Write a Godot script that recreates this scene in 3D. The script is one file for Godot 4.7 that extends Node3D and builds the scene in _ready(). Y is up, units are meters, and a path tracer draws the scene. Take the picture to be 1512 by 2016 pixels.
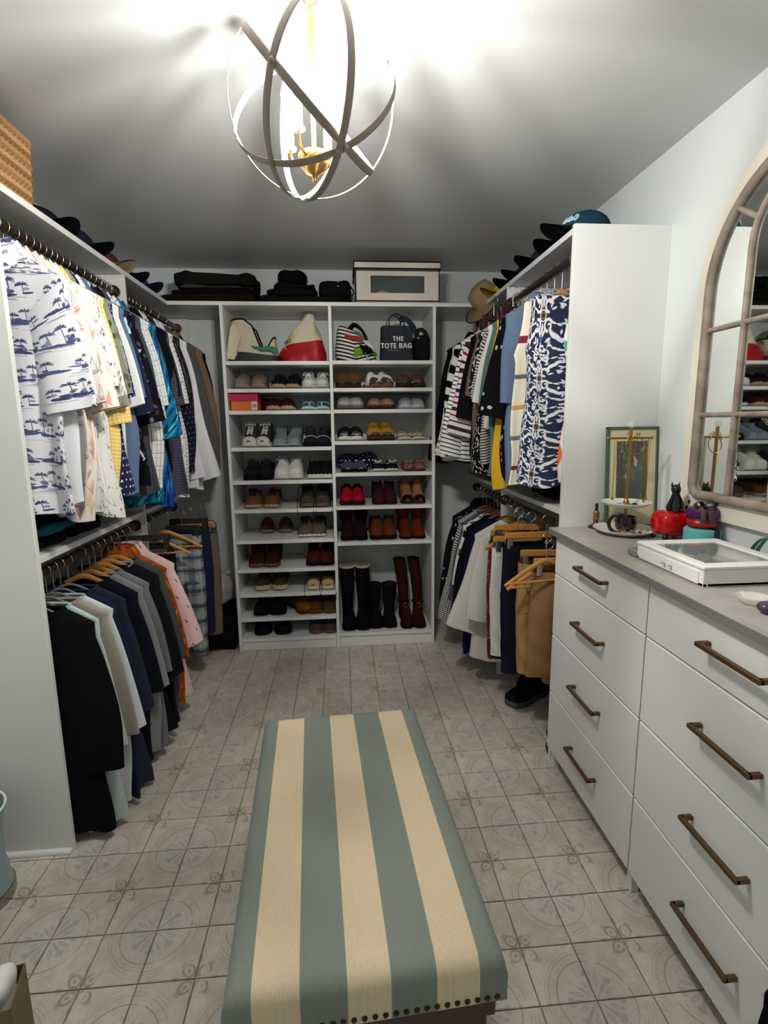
extends Node3D

# ------------------------------------------------------------------ mesh builder
class MB:
	var v := PackedVector3Array()
	var n := PackedVector3Array()
	var uv := PackedVector2Array()
	var ix := PackedInt32Array()
	var t := Transform3D.IDENTITY
	func at(p: Vector3, b := Basis.IDENTITY) -> MB:
		t = Transform3D(b, p)
		return self
	# nv rows of nu points; closed joins the last column to the first
	func grid(P: PackedVector3Array, nu: int, nv: int, closed := false, su := 1.0, sv := 1.0, flip := false) -> void:
		var w := nu + 1 if closed else nu
		var base := v.size()
		var acc := PackedVector3Array()
		acc.resize(nu * nv)
		var cols := nu if closed else nu - 1
		for j in nv - 1:
			for i in cols:
				var i2 := (i + 1) % nu
				var a := P[j * nu + i]
				var b := P[j * nu + i2]
				var c := P[(j + 1) * nu + i]
				var d := P[(j + 1) * nu + i2]
				var f := (d - a).cross(c - b)
				if flip:
					f = -f
				acc[j * nu + i] += f
				acc[j * nu + i2] += f
				acc[(j + 1) * nu + i] += f
				acc[(j + 1) * nu + i2] += f
				var p := base + j * w + i
				if flip:
					ix.append_array(PackedInt32Array([p, p + 1, p + w, p + 1, p + w + 1, p + w]))
				else:
					ix.append_array(PackedInt32Array([p, p + w, p + 1, p + 1, p + w, p + w + 1]))
		for j in nv:
			for i in w:
				var q := j * nu + i % nu
				v.append(t * P[q])
				var nn: Vector3 = t.basis * acc[q]
				n.append(nn.normalized() if nn.length_squared() > 1e-20 else Vector3.UP)
				uv.append(Vector2(su * i / (w - 1), sv * j / maxi(nv - 1, 1)))
	func face(pts: PackedVector3Array, out: Vector3, uvs := PackedVector2Array()) -> void:
		var f := Vector3.ZERO
		for k in range(1, pts.size() - 1):
			f += (pts[k] - pts[0]).cross(pts[k + 1] - pts[0])
		var rev := f.dot(out) < 0.0
		if rev:
			f = -f
		var nn: Vector3 = (t.basis * f).normalized()
		var b := v.size()
		for k in pts.size():
			v.append(t * pts[k])
			n.append(nn)
			uv.append(uvs[k] if uvs.size() else Vector2(pts[k].x + pts[k].z * 0.37, pts[k].y + pts[k].z))
		for k in range(1, pts.size() - 1):
			if rev:
				ix.append_array(PackedInt32Array([b, b + k, b + k + 1]))
			else:
				ix.append_array(PackedInt32Array([b, b + k + 1, b + k]))
	func box(c: Vector3, s: Vector3, bev := 0.002) -> void:
		var h := s * 0.5
		bev = minf(bev, minf(h.x, minf(h.y, h.z)) * 0.9)
		var cp := func(sx: int, sy: int, sz: int, k: int) -> Vector3:
			var r := Vector3(sx * (h.x - bev), sy * (h.y - bev), sz * (h.z - bev))
			r[k] = [sx, sy, sz][k] * h[k]
			return c + r
		for k in 3:
			var l := (k + 1) % 3
			var m := (k + 2) % 3
			for s0 in [-1, 1]:
				var q := PackedVector3Array()
				for ab in [[-1, -1], [1, -1], [1, 1], [-1, 1]]:
					var sg := [0, 0, 0]
					sg[k] = s0; sg[l] = ab[0]; sg[m] = ab[1]
					q.append(cp.call(sg[0], sg[1], sg[2], k))
				var o := Vector3.ZERO
				o[k] = s0
				face(q, o)
				if bev > 0.0:
					for s1 in [-1, 1]:
						var e := PackedVector3Array()
						for z in [[-1, k], [1, k], [1, l], [-1, l]]:
							var sg := [0, 0, 0]
							sg[k] = s0; sg[l] = s1; sg[m] = z[0]
							e.append(cp.call(sg[0], sg[1], sg[2], z[1]))
						var o2 := Vector3.ZERO
						o2[k] = s0; o2[l] = s1
						face(e, o2)
		if bev > 0.0:
			for sx in [-1, 1]:
				for sy in [-1, 1]:
					for sz in [-1, 1]:
						face(PackedVector3Array([cp.call(sx, sy, sz, 0), cp.call(sx, sy, sz, 1), cp.call(sx, sy, sz, 2)]), Vector3(sx, sy, sz))
	# a swept elliptical rod; ra across, rb along the up vector; radii may be arrays
	func tube(path: PackedVector3Array, ra, rb = null, sides := 8, upv := Vector3.ZERO, cap := true, closed := false) -> void:
		var m := path.size()
		var P := PackedVector3Array()
		var up := upv
		var rows := m + (1 if closed else 0)
		for jj in rows:
			var j := jj % m
			var a := path[(j - 1 + m) % m] if (closed or j > 0) else path[0]
			var b := path[(j + 1) % m] if (closed or j < m - 1) else path[m - 1]
			var d := (b - a).normalized()
			if upv == Vector3.ZERO:
				if up == Vector3.ZERO:
					up = Vector3.UP if absf(d.y) < 0.9 else Vector3.RIGHT
				up = (up - d * up.dot(d)).normalized()
			else:
				up = (upv - d * upv.dot(d)).normalized()
			var sd := d.cross(up)
			var r1: float = ra[j] if ra is Array or ra is PackedFloat32Array else ra
			var r2: float = r1 if rb == null else (rb[j] if rb is Array or rb is PackedFloat32Array else rb)
			for i in sides:
				var an := TAU * i / sides
				P.append(path[j] + sd * cos(an) * r1 + up * sin(an) * r2)
		grid(P, sides, rows, true, 1.0, 1.0, true)
		if cap and not closed:
			var e0 := P.slice(0, sides)
			var e1 := P.slice((m - 1) * sides, m * sides)
			face(e0, path[0] - path[1])
			face(e1, path[m - 1] - path[m - 2])
	func lathe(prof: Array, segs := 24, sx := 1.0, sz := 1.0) -> void:
		var P := PackedVector3Array()
		for p in prof:
			for i in segs:
				var an := TAU * i / segs
				P.append(Vector3(p.x * cos(an) * sx, p.y, p.x * sin(an) * sz))
		grid(P, segs, prof.size(), true, 1.0, 1.0, prof[0].y < prof[-1].y)
	func ell(c: Vector3, r: Vector3, b := Basis.IDENTITY, nu := 16, nv := 10) -> void:
		var P := PackedVector3Array()
		for j in nv:
			var th := PI * j / (nv - 1)
			for i in nu:
				var an := TAU * i / nu
				P.append(c + b * Vector3(r.x * sin(th) * cos(an), r.y * cos(th), r.z * sin(th) * sin(an)))
		grid(P, nu, nv, true, 1.0, 1.0)
	# a flat outline in x-y, depth along z
	func prism(poly: PackedVector2Array, depth: float) -> void:
		var tri := Geometry2D.triangulate_polygon(poly)
		for s in [-1.0, 1.0]:
			for k in range(0, tri.size(), 3):
				var q := PackedVector3Array()
				for e in 3:
					q.append(Vector3(poly[tri[k + e]].x, poly[tri[k + e]].y, s * depth * 0.5))
				face(q, Vector3(0, 0, s))
		var cw := Geometry2D.is_polygon_clockwise(poly)
		for k in poly.size():
			var a := poly[k]
			var b := poly[(k + 1) % poly.size()]
			var o := Vector3(b.y - a.y, a.x - b.x, 0) * (-1.0 if cw else 1.0)
			face(PackedVector3Array([Vector3(a.x, a.y, -depth / 2), Vector3(b.x, b.y, -depth / 2), Vector3(b.x, b.y, depth / 2), Vector3(a.x, a.y, depth / 2)]), o)
	func mesh() -> ArrayMesh:
		var arr := []
		arr.resize(Mesh.ARRAY_MAX)
		arr[Mesh.ARRAY_VERTEX] = v
		arr[Mesh.ARRAY_NORMAL] = n
		arr[Mesh.ARRAY_TEX_UV] = uv
		arr[Mesh.ARRAY_INDEX] = ix
		var am := ArrayMesh.new()
		am.add_surface_from_arrays(Mesh.PRIMITIVE_TRIANGLES, arr)
		return am

var used := {}
func numbered(called: String) -> String:
	var k: int = used.get(called, 0)
	used[called] = k + 1
	return called if k == 0 else "%s_%03d" % [called, k]

func tag(o: Node, label: String, category: String, group := "", kind := "") -> Node:
	if label: o.set_meta("label", label)
	if category: o.set_meta("category", category)
	if group: o.set_meta("group", group)
	if kind: o.set_meta("kind", kind)
	return o

func thing(called: String, label: String, category: String, pos := Vector3.ZERO, yaw := 0.0, group := "") -> Node3D:
	var o := Node3D.new()
	o.name = numbered(called)
	add_child(o, true)
	o.position = pos
	o.rotation.y = yaw
	tag(o, label, category, group)
	return o

func put(called: String, mb, mat: Material, parent: Node = null) -> MeshInstance3D:
	var o := MeshInstance3D.new()
	o.mesh = mb.mesh() if mb is MB else mb
	o.material_override = mat
	o.cast_shadow = GeometryInstance3D.SHADOW_CASTING_SETTING_ON
	if parent == null:
		o.name = numbered(called)
		add_child(o, true)
	else:
		var c := called
		var k := 0
		while parent.has_node(c):
			k += 1
			c = "%s_%03d" % [called, k]
		o.name = c
		parent.add_child(o, true)
	return o

func bx(c: Vector3, s: Vector3, bev := 0.0015) -> MB:
	var m := MB.new()
	m.box(c, s, bev)
	return m

func curve(pts: Array, per := 6) -> PackedVector3Array:
	var c := Curve3D.new()
	var m := pts.size()
	for i in m:
		var a: Vector3 = pts[maxi(i - 1, 0)]
		var b: Vector3 = pts[mini(i + 1, m - 1)]
		var tn := (b - a) / 6.0
		c.add_point(pts[i], -tn, tn)
	var r := PackedVector3Array()
	for i in m - 1:
		for k in per:
			r.append(c.sample(i, float(k) / per))
	r.append(pts[m - 1])
	return r

func tab(keys: Array, x: float) -> float:
	# keys: [[x, y], ...] smooth interpolation
	if x <= keys[0][0]: return keys[0][1]
	for k in range(1, keys.size()):
		if x <= keys[k][0]:
			var f: float = (x - keys[k - 1][0]) / (keys[k][0] - keys[k - 1][0])
			f = f * f * (3.0 - 2.0 * f) * 0.5 + f * 0.5
			return lerpf(keys[k - 1][1], keys[k][1], f)
	return keys[-1][1]

# ------------------------------------------------------------------ materials
var cache := {}
func mat(col: Color, rough := 0.8, metal := 0.0) -> StandardMaterial3D:
	var key := "%s|%.3f|%.2f" % [col.to_html(), rough, metal]
	if cache.has(key): return cache[key]
	var m := StandardMaterial3D.new()
	m.albedo_color = col
	m.roughness = rough
	m.metallic = metal
	m.cull_mode = BaseMaterial3D.CULL_DISABLED
	cache[key] = m
	return m

func hx(s: String, rough := 0.8, metal := 0.0) -> StandardMaterial3D:
	return mat(Color(s), rough, metal)

func glass(col := Color(0.95, 0.98, 0.97), a := 0.08, spec := 0.5) -> StandardMaterial3D:
	var m := StandardMaterial3D.new()
	m.albedo_color = Color(col.r, col.g, col.b, a)
	m.transparency = BaseMaterial3D.TRANSPARENCY_ALPHA
	m.roughness = 0.03
	m.metallic_specular = spec
	m.cull_mode = BaseMaterial3D.CULL_DISABLED
	return m

func noise(seed_: int, freq: float, oct := 3) -> FastNoiseLite:
	var f := FastNoiseLite.new()
	f.seed = seed_
	f.frequency = freq
	f.fractal_octaves = oct
	return f

# ------------------------------------------------------------------ printed cloth
class Paint:
	var im: Image
	var n := 256
	var r := RandomNumberGenerator.new()
	func _init(size: int, col: Color, sd: int) -> void:
		n = size
		im = Image.create(n, n, false, Image.FORMAT_RGB8)
		im.fill(col)
		r.seed = sd
	func px(x: int, y: int, c: Color, a := 1.0) -> void:
		var X := posmod(x, n)
		var Y := posmod(y, n)
		im.set_pixel(X, Y, c if a >= 1.0 else im.get_pixel(X, Y).lerp(c, a))
	# an ellipse; centre and radii as fractions of the repeat
	func el(cx: float, cy: float, rx: float, ry: float, ang: float, c: Color, a := 1.0) -> void:
		cx *= n; cy *= n; rx = maxf(rx * n, 0.6); ry = maxf(ry * n, 0.6)
		var R := maxf(rx, ry)
		var ca := cos(ang)
		var sa := sin(ang)
		for y in range(int(cy - R), int(cy + R) + 1):
			for x in range(int(cx - R), int(cx + R) + 1):
				var dx := x + 0.5 - cx
				var dy := y + 0.5 - cy
				var p := (dx * ca + dy * sa) / rx
				var q := (dy * ca - dx * sa) / ry
				if p * p + q * q <= 1.0:
					px(x, y, c, a)
	func ring(cx: float, cy: float, ro: float, ri: float, c: Color, a0 := 0.0, a1 := TAU) -> void:
		cx *= n; cy *= n; ro *= n; ri *= n
		for y in range(int(cy - ro), int(cy + ro) + 1):
			for x in range(int(cx - ro), int(cx + ro) + 1):
				var d := Vector2(x + 0.5 - cx, y + 0.5 - cy)
				var l := d.length()
				if l <= ro and l >= ri and fposmod(d.angle() - a0, TAU) <= a1 - a0:
					px(x, y, c)
	func ln(x0: float, y0: float, x1: float, y1: float, w: float, c: Color, a := 1.0) -> void:
		var A := Vector2(x0, y0) * n
		var B := Vector2(x1, y1) * n
		var h := maxf(w * n * 0.5, 0.55)
		var lo := Vector2(minf(A.x, B.x), minf(A.y, B.y)) - Vector2(h, h)
		var hi := Vector2(maxf(A.x, B.x), maxf(A.y, B.y)) + Vector2(h, h)
		var d := B - A
		var l2 := maxf(d.length_squared(), 1e-6)
		for y in range(int(floor(lo.y)), int(ceil(hi.y)) + 1):
			for x in range(int(floor(lo.x)), int(ceil(hi.x)) + 1):
				var p := Vector2(x + 0.5, y + 0.5) - A
				var f := clampf(p.dot(d) / l2, 0.0, 1.0)
				if (p - d * f).length() <= h:
					px(x, y, c, a)
	func rect(x: float, y: float, w: float, h: float, c: Color, a := 1.0) -> void:
		for j in maxi(1, int(round(h * n))):
			for i in maxi(1, int(round(w * n))):
				px(int(x * n) + i, int(y * n) + j, c, a)
	func speck(count: int, r0: float, r1: float, cols: Array, squash := 1.0) -> void:
		for k in count:
			var s := r.randf_range(r0, r1)
			el(r.randf(), r.randf(), s, s * squash, r.randf() * TAU, Color(cols[r.randi() % cols.size()]))
	func leaf(cx: float, cy: float, l: float, w: float, ang: float, c: Color) -> void:
		var d := Vector2(cos(ang), sin(ang))
		for k in 7:
			var f := k / 6.0
			el(cx + d.x * l * (f - 0.5), cy + d.y * l * (f - 0.5), l * 0.12, w * sin(PI * (0.12 + 0.76 * f)), ang, c)

func printed(p: Paint, size: float, rough := 0.92) -> StandardMaterial3D:
	var m := StandardMaterial3D.new()
	m.albedo_texture = ImageTexture.create_from_image(p.im)
	m.uv1_scale = Vector3(1.0 / size, 1.0 / size, 1.0)
	m.roughness = rough
	m.metallic_specular = 0.12
	m.cull_mode = BaseMaterial3D.CULL_DISABLED
	return m

func pat(name_: String) -> StandardMaterial3D:
	if cache.has(name_): return cache[name_]
	var p: Paint
	var size := 0.25
	match name_:
		"palm":
			p = Paint.new(384, Color("d9dadf"), 3)
			size = 0.3
			for row in 4:
				for s in 2:
					var navy := Color("3c4268").lerp(Color("5c6285"), p.r.randf() * 0.6)
					var ox := s * 0.5 + row * 0.23 + p.r.randf() * 0.06
					var oy := row / 4.0 + 0.17
					for k in 9:
						p.el(ox + p.r.randf_range(-0.2, 0.2), oy + p.r.randf_range(-0.014, 0.026), p.r.randf_range(0.03, 0.1), p.r.randf_range(0.006, 0.018), p.r.randf_range(-0.12, 0.12), navy)
					for k in 7:
						var x0 := ox + p.r.randf_range(-0.22, 0.14)
						var l := p.r.randf_range(0.08, 0.18)
						p.ln(x0, oy + 0.028 + k * 0.008, x0 + l, oy + 0.028 + k * 0.008, 0.0045, Color("8084a2"))
					for tr in 4:
						var tx: float = ox + [-0.15, -0.06, 0.03, 0.12][tr]
						var th: float = [0.08, 0.12, 0.1, 0.06][tr]
						p.ln(tx, oy, tx + 0.012, oy - th, 0.006, navy)
						for fr in 11:
							var fa := PI + fr * PI / 10.0 + p.r.randf_range(-0.2, 0.2)
							p.ln(tx + 0.012, oy - th, tx + 0.012 + cos(fa) * 0.044, oy - th + sin(fa) * 0.034 + 0.012, 0.008, navy)
					for k in 10:
						p.el(ox + p.r.randf_range(-0.18, 0.18), oy - p.r.randf_range(0.005, 0.045), p.r.randf_range(0.012, 0.028), p.r.randf_range(0.008, 0.016), 0.0, Color(["6a6f92", "8b8faa", "4e5379"][k % 3]))
		"sails":
			p = Paint.new(256, Color("dcd6d2"), 4)
			for k in 14:
				var x := p.r.randf()
				var y := p.r.randf()
				var c := Color(["c98f88", "d9b39a", "9aa0a8", "c7848c"][k % 4])
				p.ln(x, y, x + 0.06, y - 0.16, 0.012, c)
				p.ln(x, y, x + 0.13, y, 0.012, c)
				p.ln(x + 0.06, y - 0.16, x + 0.13, y, 0.012, c)
				p.el(x + 0.06, y + 0.03, 0.08, 0.015, 0, c)
		"coral":
			p = Paint.new(256, Color("dcd3cd"), 5)
			for k in 20:
				var x := p.r.randf()
				var y := p.r.randf()
				var a := p.r.randf_range(0.9, 2.2)
				var c := Color(["c9a08c", "d4b48f", "b98c90", "d8c0ae"][k % 4])
				for q in 4:
					p.leaf(x + q * 0.02, y + q * 0.015, 0.16, 0.018, a + (q - 1.5) * 0.35, c)
		"confetti":
			p = Paint.new(256, Color("d8d8d7"), 6)
			p.speck(170, 0.006, 0.016, ["4a5168", "8f949f", "a86b68", "7f9390", "5d6270", "b9bcc2"], 0.5)
			for k in 26:
				var x := p.r.randf()
				var y := p.r.randf()
				p.leaf(x, y, 0.07, 0.012, p.r.randf() * TAU, Color("6f7788"))
				p.ring(x + 0.05, y, 0.018, 0.012, Color("9a7f80"))
		"sketch":
			p = Paint.new(256, Color("d6d5d1"), 7)
			for k in 60:
				var x := p.r.randf()
				var y := p.r.randf()
				var a := p.r.randf() * TAU
				var c := Color(["7a776d", "9aa08f", "55586a", "a8a294"][k % 4])
				p.ln(x, y, x + cos(a) * 0.07, y + sin(a) * 0.07, 0.009, c)
				p.leaf(x, y, 0.05, 0.014, a + 1.2, c)
		"leafspot":
			p = Paint.new(256, Color("dadad6"), 8)
			for k in 54:
				p.leaf(p.r.randf(), p.r.randf(), 0.085, 0.022, p.r.randf_range(0.8, 1.9), Color(["a5ab9c", "c9b273", "8b9aa0", "b8bcae", "7d8a78"][k % 5]))
		"camo":
			p = Paint.new(256, Color("8c9083"), 9)
			for k in 50:
				p.el(p.r.randf(), p.r.randf(), p.r.randf_range(0.03, 0.09), p.r.randf_range(0.02, 0.05), p.r.randf() * TAU, Color(["5f6459", "a9aca0", "757a6c", "484d45"][k % 4]))
		"gingham":
			p = Paint.new(128, Color("efdfae"), 10)
			size = 0.05
			for k in 4:
				p.rect(k * 0.25, 0, 0.125, 1, Color("dfb44c"), 0.62)
				p.rect(0, k * 0.25, 1, 0.125, Color("dfb44c"), 0.62)
		"triangles":
			p = Paint.new(256, Color("2a2d52"), 11)
			size = 0.2
			for j in 8:
				for i in 8:
					var x := (i + 0.5 * (j % 2)) / 8.0 + p.r.randf_range(-0.015, 0.015)
					var y := j / 8.0
					var s := p.r.randf_range(0.02, 0.032)
					for k in 8:
						p.ln(x - s * k / 8.0, y + s * 1.5 * k / 8.0, x + s * k / 8.0, y + s * 1.5 * k / 8.0, 0.008, Color("e9ebf2"))
		"hibiscus":
			p = Paint.new(256, Color("1f2740"), 12)
			size = 0.4
			for k in 6:
				var x := fmod(k * 0.37 + 0.1, 1.0)
				var y := (k + 0.5) / 6.0
				var c := Color(["b9dbe4", "dfe9ec", "8fb8cc"][k % 3])
				for q in 5:
					var a := q * TAU / 5.0 + k
					p.el(x + cos(a) * 0.05, y + sin(a) * 0.05, 0.045, 0.03, a, c)
				for q in 3:
					p.leaf(x + 0.13, y + (q - 1) * 0.05, 0.1, 0.014, q * 0.6 - 0.6, Color("5f87a3"))
		"orchid":
			p = Paint.new(256, Color("14151d"), 13)
			size = 0.32
			for k in 30:
				p.el(p.r.randf(), p.r.randf(), 0.034, 0.02, p.r.randf() * TAU, Color(["4b4d5e", "6e7080", "373848"][k % 3]))
			for k in 3:
				var x := 0.2 + k * 0.31
				var y := 0.25 + (k % 2) * 0.45
				p.el(x, y, 0.085, 0.028, -0.7, Color("d9dae0"))
				p.el(x + 0.06, y - 0.06, 0.03, 0.026, 0, Color("e9e9ee"))
				p.el(x - 0.05, y + 0.06, 0.06, 0.012, 0.3, Color("b8bac6"))
		"paleplaid":
			p = Paint.new(256, Color("dfe6ea"), 14)
			size = 0.16
			for k in 4:
				p.rect(k * 0.25, 0, 0.1, 1, Color("b7cdda"), 0.55)
				p.rect(0, k * 0.25, 1, 0.1, Color("a9c3d2"), 0.5)
				p.rect(k * 0.25 + 0.15, 0, 0.015, 1, Color("7d8ea0"))
				p.rect(0, k * 0.25 + 0.15, 1, 0.015, Color("7d8ea0"))
		"windowpane":
			p = Paint.new(256, Color("e6e5e2"), 15)
			size = 0.15
			for k in 3:
				p.rect(k / 3.0, 0, 0.022, 1, Color("b0565c"))
				p.rect(k / 3.0 + 0.17, 0, 0.016, 1, Color("7d8796"))
				p.rect(0, k / 3.0 + 0.08, 1, 0.016, Color("7d8796"))
				p.rect(0, k / 3.0 + 0.2, 1, 0.012, Color("a9b2bd"))
		"tropic":
			p = Paint.new(256, Color("1b6f93"), 16)
			for k in 70:
				p.leaf(p.r.randf(), p.r.randf(), 0.2, 0.024, p.r.randf_range(0.5, 1.3), Color(["2aa3bd", "123f66", "56c0cf", "0d2b45", "1d58a0"][k % 5]))
		"deepblue":
			p = Paint.new(128, Color("1a3f88"), 17)
			for k in 40:
				p.leaf(p.r.randf(), p.r.randf(), 0.25, 0.04, p.r.randf_range(0.9, 1.7), Color(["2a6cc0", "12224a", "3d7a58"][k % 3]))
		"dots":
			p = Paint.new(128, Color("3e4050"), 18)
			size = 0.075
			for j in 6:
				for i in 6:
					p.el((i + 0.5 * (j % 2)) / 6.0, j / 6.0, 0.035, 0.026, 0.0, Color("787b8a"))
		"navyleaf":
			p = Paint.new(256, Color("d8dad9"), 19)
			for k in 30:
				var x := p.r.randf()
				var y := p.r.randf()
				var a := p.r.randf() * TAU
				for q in 4:
					p.leaf(x + cos(a) * q * 0.022, y + sin(a) * q * 0.022, 0.045, 0.009, a + (0.8 if q % 2 else -0.8), Color(["454d62", "7b8494", "6d8d8a"][k % 3]))
		"redcheck":
			p = Paint.new(128, Color("d9d6d5"), 20)
			size = 0.07
			for k in 4:
				p.rect(k * 0.25, 0, 0.035, 1, Color("7a3f4c"))
				p.rect(0, k * 0.25, 1, 0.035, Color("7a3f4c"))
		"polka":
			p = Paint.new(256, Color("171a2e"), 21)
			size = 0.2
			for j in 8:
				for i in 8:
					p.el((i + 0.5 * (j % 2)) / 8.0, j / 8.0, 0.013, 0.013, 0, Color("9aa0ba"))
		"darkplaid":
			p = Paint.new(256, Color("1c1f22"), 22)
			size = 0.2
			for k in 3:
				p.rect(k / 3.0, 0, 0.1, 1, Color("5a1f2b"), 0.7)
				p.rect(0, k / 3.0, 1, 0.1, Color("274034"), 0.7)
				p.rect(k / 3.0 + 0.2, 0, 0.02, 1, Color("9b9b94"), 0.6)
		"lavender":
			p = Paint.new(128, Color("dcd9e2"), 23)
			size = 0.03
			for k in 4:
				p.rect(k * 0.25, 0, 0.07, 1, Color("b9b4cb"))
		"tinymotif":
			p = Paint.new(256, Color("e2c1bf"), 24)
			size = 0.24
			for j in 4:
				for i in 4:
					var x := (i + 0.5 * (j % 2)) / 4.0
					var y := j / 4.0
					p.ln(x, y, x + 0.02, y - 0.05, 0.016, Color("3c3b38"))
					p.el(x, y, 0.016, 0.013, 0.4, Color("565247"))
		"rust":
			p = Paint.new(256, Color("9a4a1e"), 25)
			for k in 60:
				p.leaf(p.r.randf(), p.r.randf(), 0.14, 0.03, p.r.randf() * TAU, Color(["b35a24", "7d3814", "c06d34"][k % 3]))
		"widestripe":
			p = Paint.new(64, Color("e9e8e6"), 26)
			size = 0.075
			p.rect(0, 0, 1, 0.48, Color("101012"))
		"finestripe":
			p = Paint.new(128, Color("ebebea"), 27)
			size = 0.09
			for k in 4:
				p.rect(0, k * 0.25, 1, 0.06, Color("18181b"))
		"marinestripe":
			p = Paint.new(256, Color("e8dcdf"), 28)
			size = 0.2
			p.rect(0, 0.0, 1, 0.1, Color("3a2a3f"))
			p.rect(0, 0.2, 1, 0.05, Color("9c2438"))
			p.rect(0, 0.36, 1, 0.05, Color("3a2a3f"))
			p.rect(0, 0.5, 1, 0.1, Color("3a2a3f"))
			p.rect(0, 0.7, 1, 0.05, Color("b03246"))
			p.rect(0, 0.86, 1, 0.04, Color("3a2a3f"))
		"blocks":
			p = Paint.new(256, Color("e3e0de"), 29)
			size = 0.35
			for k in 26:
				p.rect(p.r.randf(), floorf(p.r.randf() * 10) / 10.0, 0.16, 0.045, Color(["b5a24a", "b04a48", "2a2a30", "c9c6c6", "17171a"][k % 5]))
		"ikat":
			p = Paint.new(384, Color("2b3149"), 30)
			size = 0.19
			var wt := Color("d3d5da")
			for s in [[0.25, 0.25], [0.75, 0.75]]:
				for mx in [-1.0, 1.0]:
					for my in [-1.0, 1.0]:
						var x: float = s[0] + mx * 0.13
						var y: float = s[1] + my * 0.12
						p.ring(x, y, 0.095, 0.055, wt, 0.6 if mx > 0 else 3.4, (0.6 if mx > 0 else 3.4) + 4.6)
						p.ring(x + mx * 0.02, y + my * 0.02, 0.05, 0.02, wt, 2.0, 5.6)
						p.el(x - mx * 0.07, y - my * 0.075, 0.045, 0.022, mx * my * 0.8, wt)
						p.leaf(x + mx * 0.075, y + my * 0.1, 0.15, 0.03, mx * my * 0.9, wt)
						p.leaf(x - mx * 0.085, y + my * 0.1, 0.11, 0.022, -mx * my * 1.1, wt)
						p.leaf(x + mx * 0.1, y - my * 0.03, 0.08, 0.018, mx * my * 0.3, wt)
				for k in 60:
					var lx := fposmod(s[0] + 0.5 + p.r.randf_range(-0.2, 0.2), 1.0)
					var ly: float = s[1] + p.r.randf_range(-0.23, 0.23)
					p.leaf(lx, ly, p.r.randf_range(0.05, 0.1), 0.017, p.r.randf() * TAU, wt)
				p.leaf(s[0], s[1] + 0.17, 0.12, 0.03, PI / 2, wt)
				p.leaf(s[0], s[1] - 0.17, 0.12, 0.03, PI / 2, wt)
				p.el(s[0], s[1] + 0.31, 0.035, 0.05, 0, Color("3d5c96"))
				p.el(s[0], s[1], 0.06, 0.07, 0, Color("453526"))
				p.ring(s[0], s[1], 0.05, 0.034, Color("75634a"))
				p.ring(s[0], s[1], 0.082, 0.066, wt)
		"dashes":
			p = Paint.new(256, Color("e3dcc9"), 31)
			size = 0.5
			for k in 4:
				p.rect(0, k * 0.25 + 0.04, 1, 0.035, Color(["c39a4e", "6c7388", "7b2d3c", "5f6b86"][k]))
		"brights":
			p = Paint.new(256, Color("e6dcdc"), 32)
			size = 0.62
			p.el(0.5, 0.22, 0.3, 0.13, 0, Color("e8692c"))
			p.rect(0, 0.42, 1, 0.05, Color("3d9d8e"))
			p.rect(0, 0.55, 1, 0.06, Color("52a999"))
			p.el(0.3, 0.72, 0.5, 0.06, 0, Color("dd4d35"))
			p.rect(0, 0.82, 1, 0.08, Color("e2b6bd"))
			p.el(0.8, 0.02, 0.3, 0.04, 0, Color("8bbfb4"))
		"nightfloral":
			p = Paint.new(256, Color("131318"), 33)
			for k in 26:
				var x := p.r.randf()
				var y := p.r.randf()
				for q in 5:
					p.el(x + cos(q * TAU / 5) * 0.02, y + sin(q * TAU / 5) * 0.02, 0.015, 0.012, 0, Color(["c9cbd2", "8f929e", "6b6d7a"][k % 3]))
		"inkfloral":
			p = Paint.new(256, Color("1a1a1d"), 34)
			size = 0.16
			for k in 70:
				p.leaf(p.r.randf(), p.r.randf(), 0.09, 0.02, p.r.randf() * TAU, Color(["e6e6e4", "bfc0c0"][k % 2]))
		"blackcheck":
			p = Paint.new(64, Color("e0dfdc"), 35)
			size = 0.05
			for k in 4:
				p.rect(0, k * 0.25, 1, 0.1, Color("1a1a1c"))
				p.rect(k * 0.25, 0, 0.06, 1, Color("1a1a1c"))
		"bigblocks":
			p = Paint.new(128, Color("e2e1de"), 36)
			size = 0.3
			for k in 9:
				p.rect(p.r.randf(), p.r.randf(), 0.2, 0.11, Color(["17171a", "565a60"][k % 2]))
		"greyplaid":
			p = Paint.new(256, Color("7d8489"), 37)
			size = 0.24
			for k in 3:
				p.rect(k / 3.0, 0, 0.12, 1, Color("4a5160"), 0.55)
				p.rect(0, k / 3.0, 1, 0.15, Color("a9adad"), 0.5)
				p.rect(0, k / 3.0 + 0.19, 1, 0.07, Color("343a48"), 0.7)
				p.rect(k / 3.0 + 0.18, 0, 0.03, 1, Color("b5b9b9"), 0.6)
		"bluefold":
			p = Paint.new(128, Color("27556e"), 38)
			for k in 20:
				p.leaf(p.r.randf(), p.r.randf(), 0.2, 0.04, p.r.randf() * TAU, Color(["1a2f4d", "2d7386", "10202f"][k % 3]))
		"rosefloral":
			p = Paint.new(128, Color("6e2434"), 39)
			size = 0.12
			p.speck(50, 0.02, 0.04, ["b0606e", "d9b6ba", "471420"], 0.7)
		"bagstripe":
			p = Paint.new(64, Color("e6dcd8"), 40)
			size = 0.022
			p.rect(0, 0, 1, 0.42, Color("1d191c"))
		"leopard":
			p = Paint.new(128, Color("a5806a"), 41)
			size = 0.06
			for k in 26:
				var x := p.r.randf()
				var y := p.r.randf()
				p.ring(x, y, 0.06, 0.03, Color("3a2620"), p.r.randf() * 3.0, p.r.randf() * 2.0 + 4.0)
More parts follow.
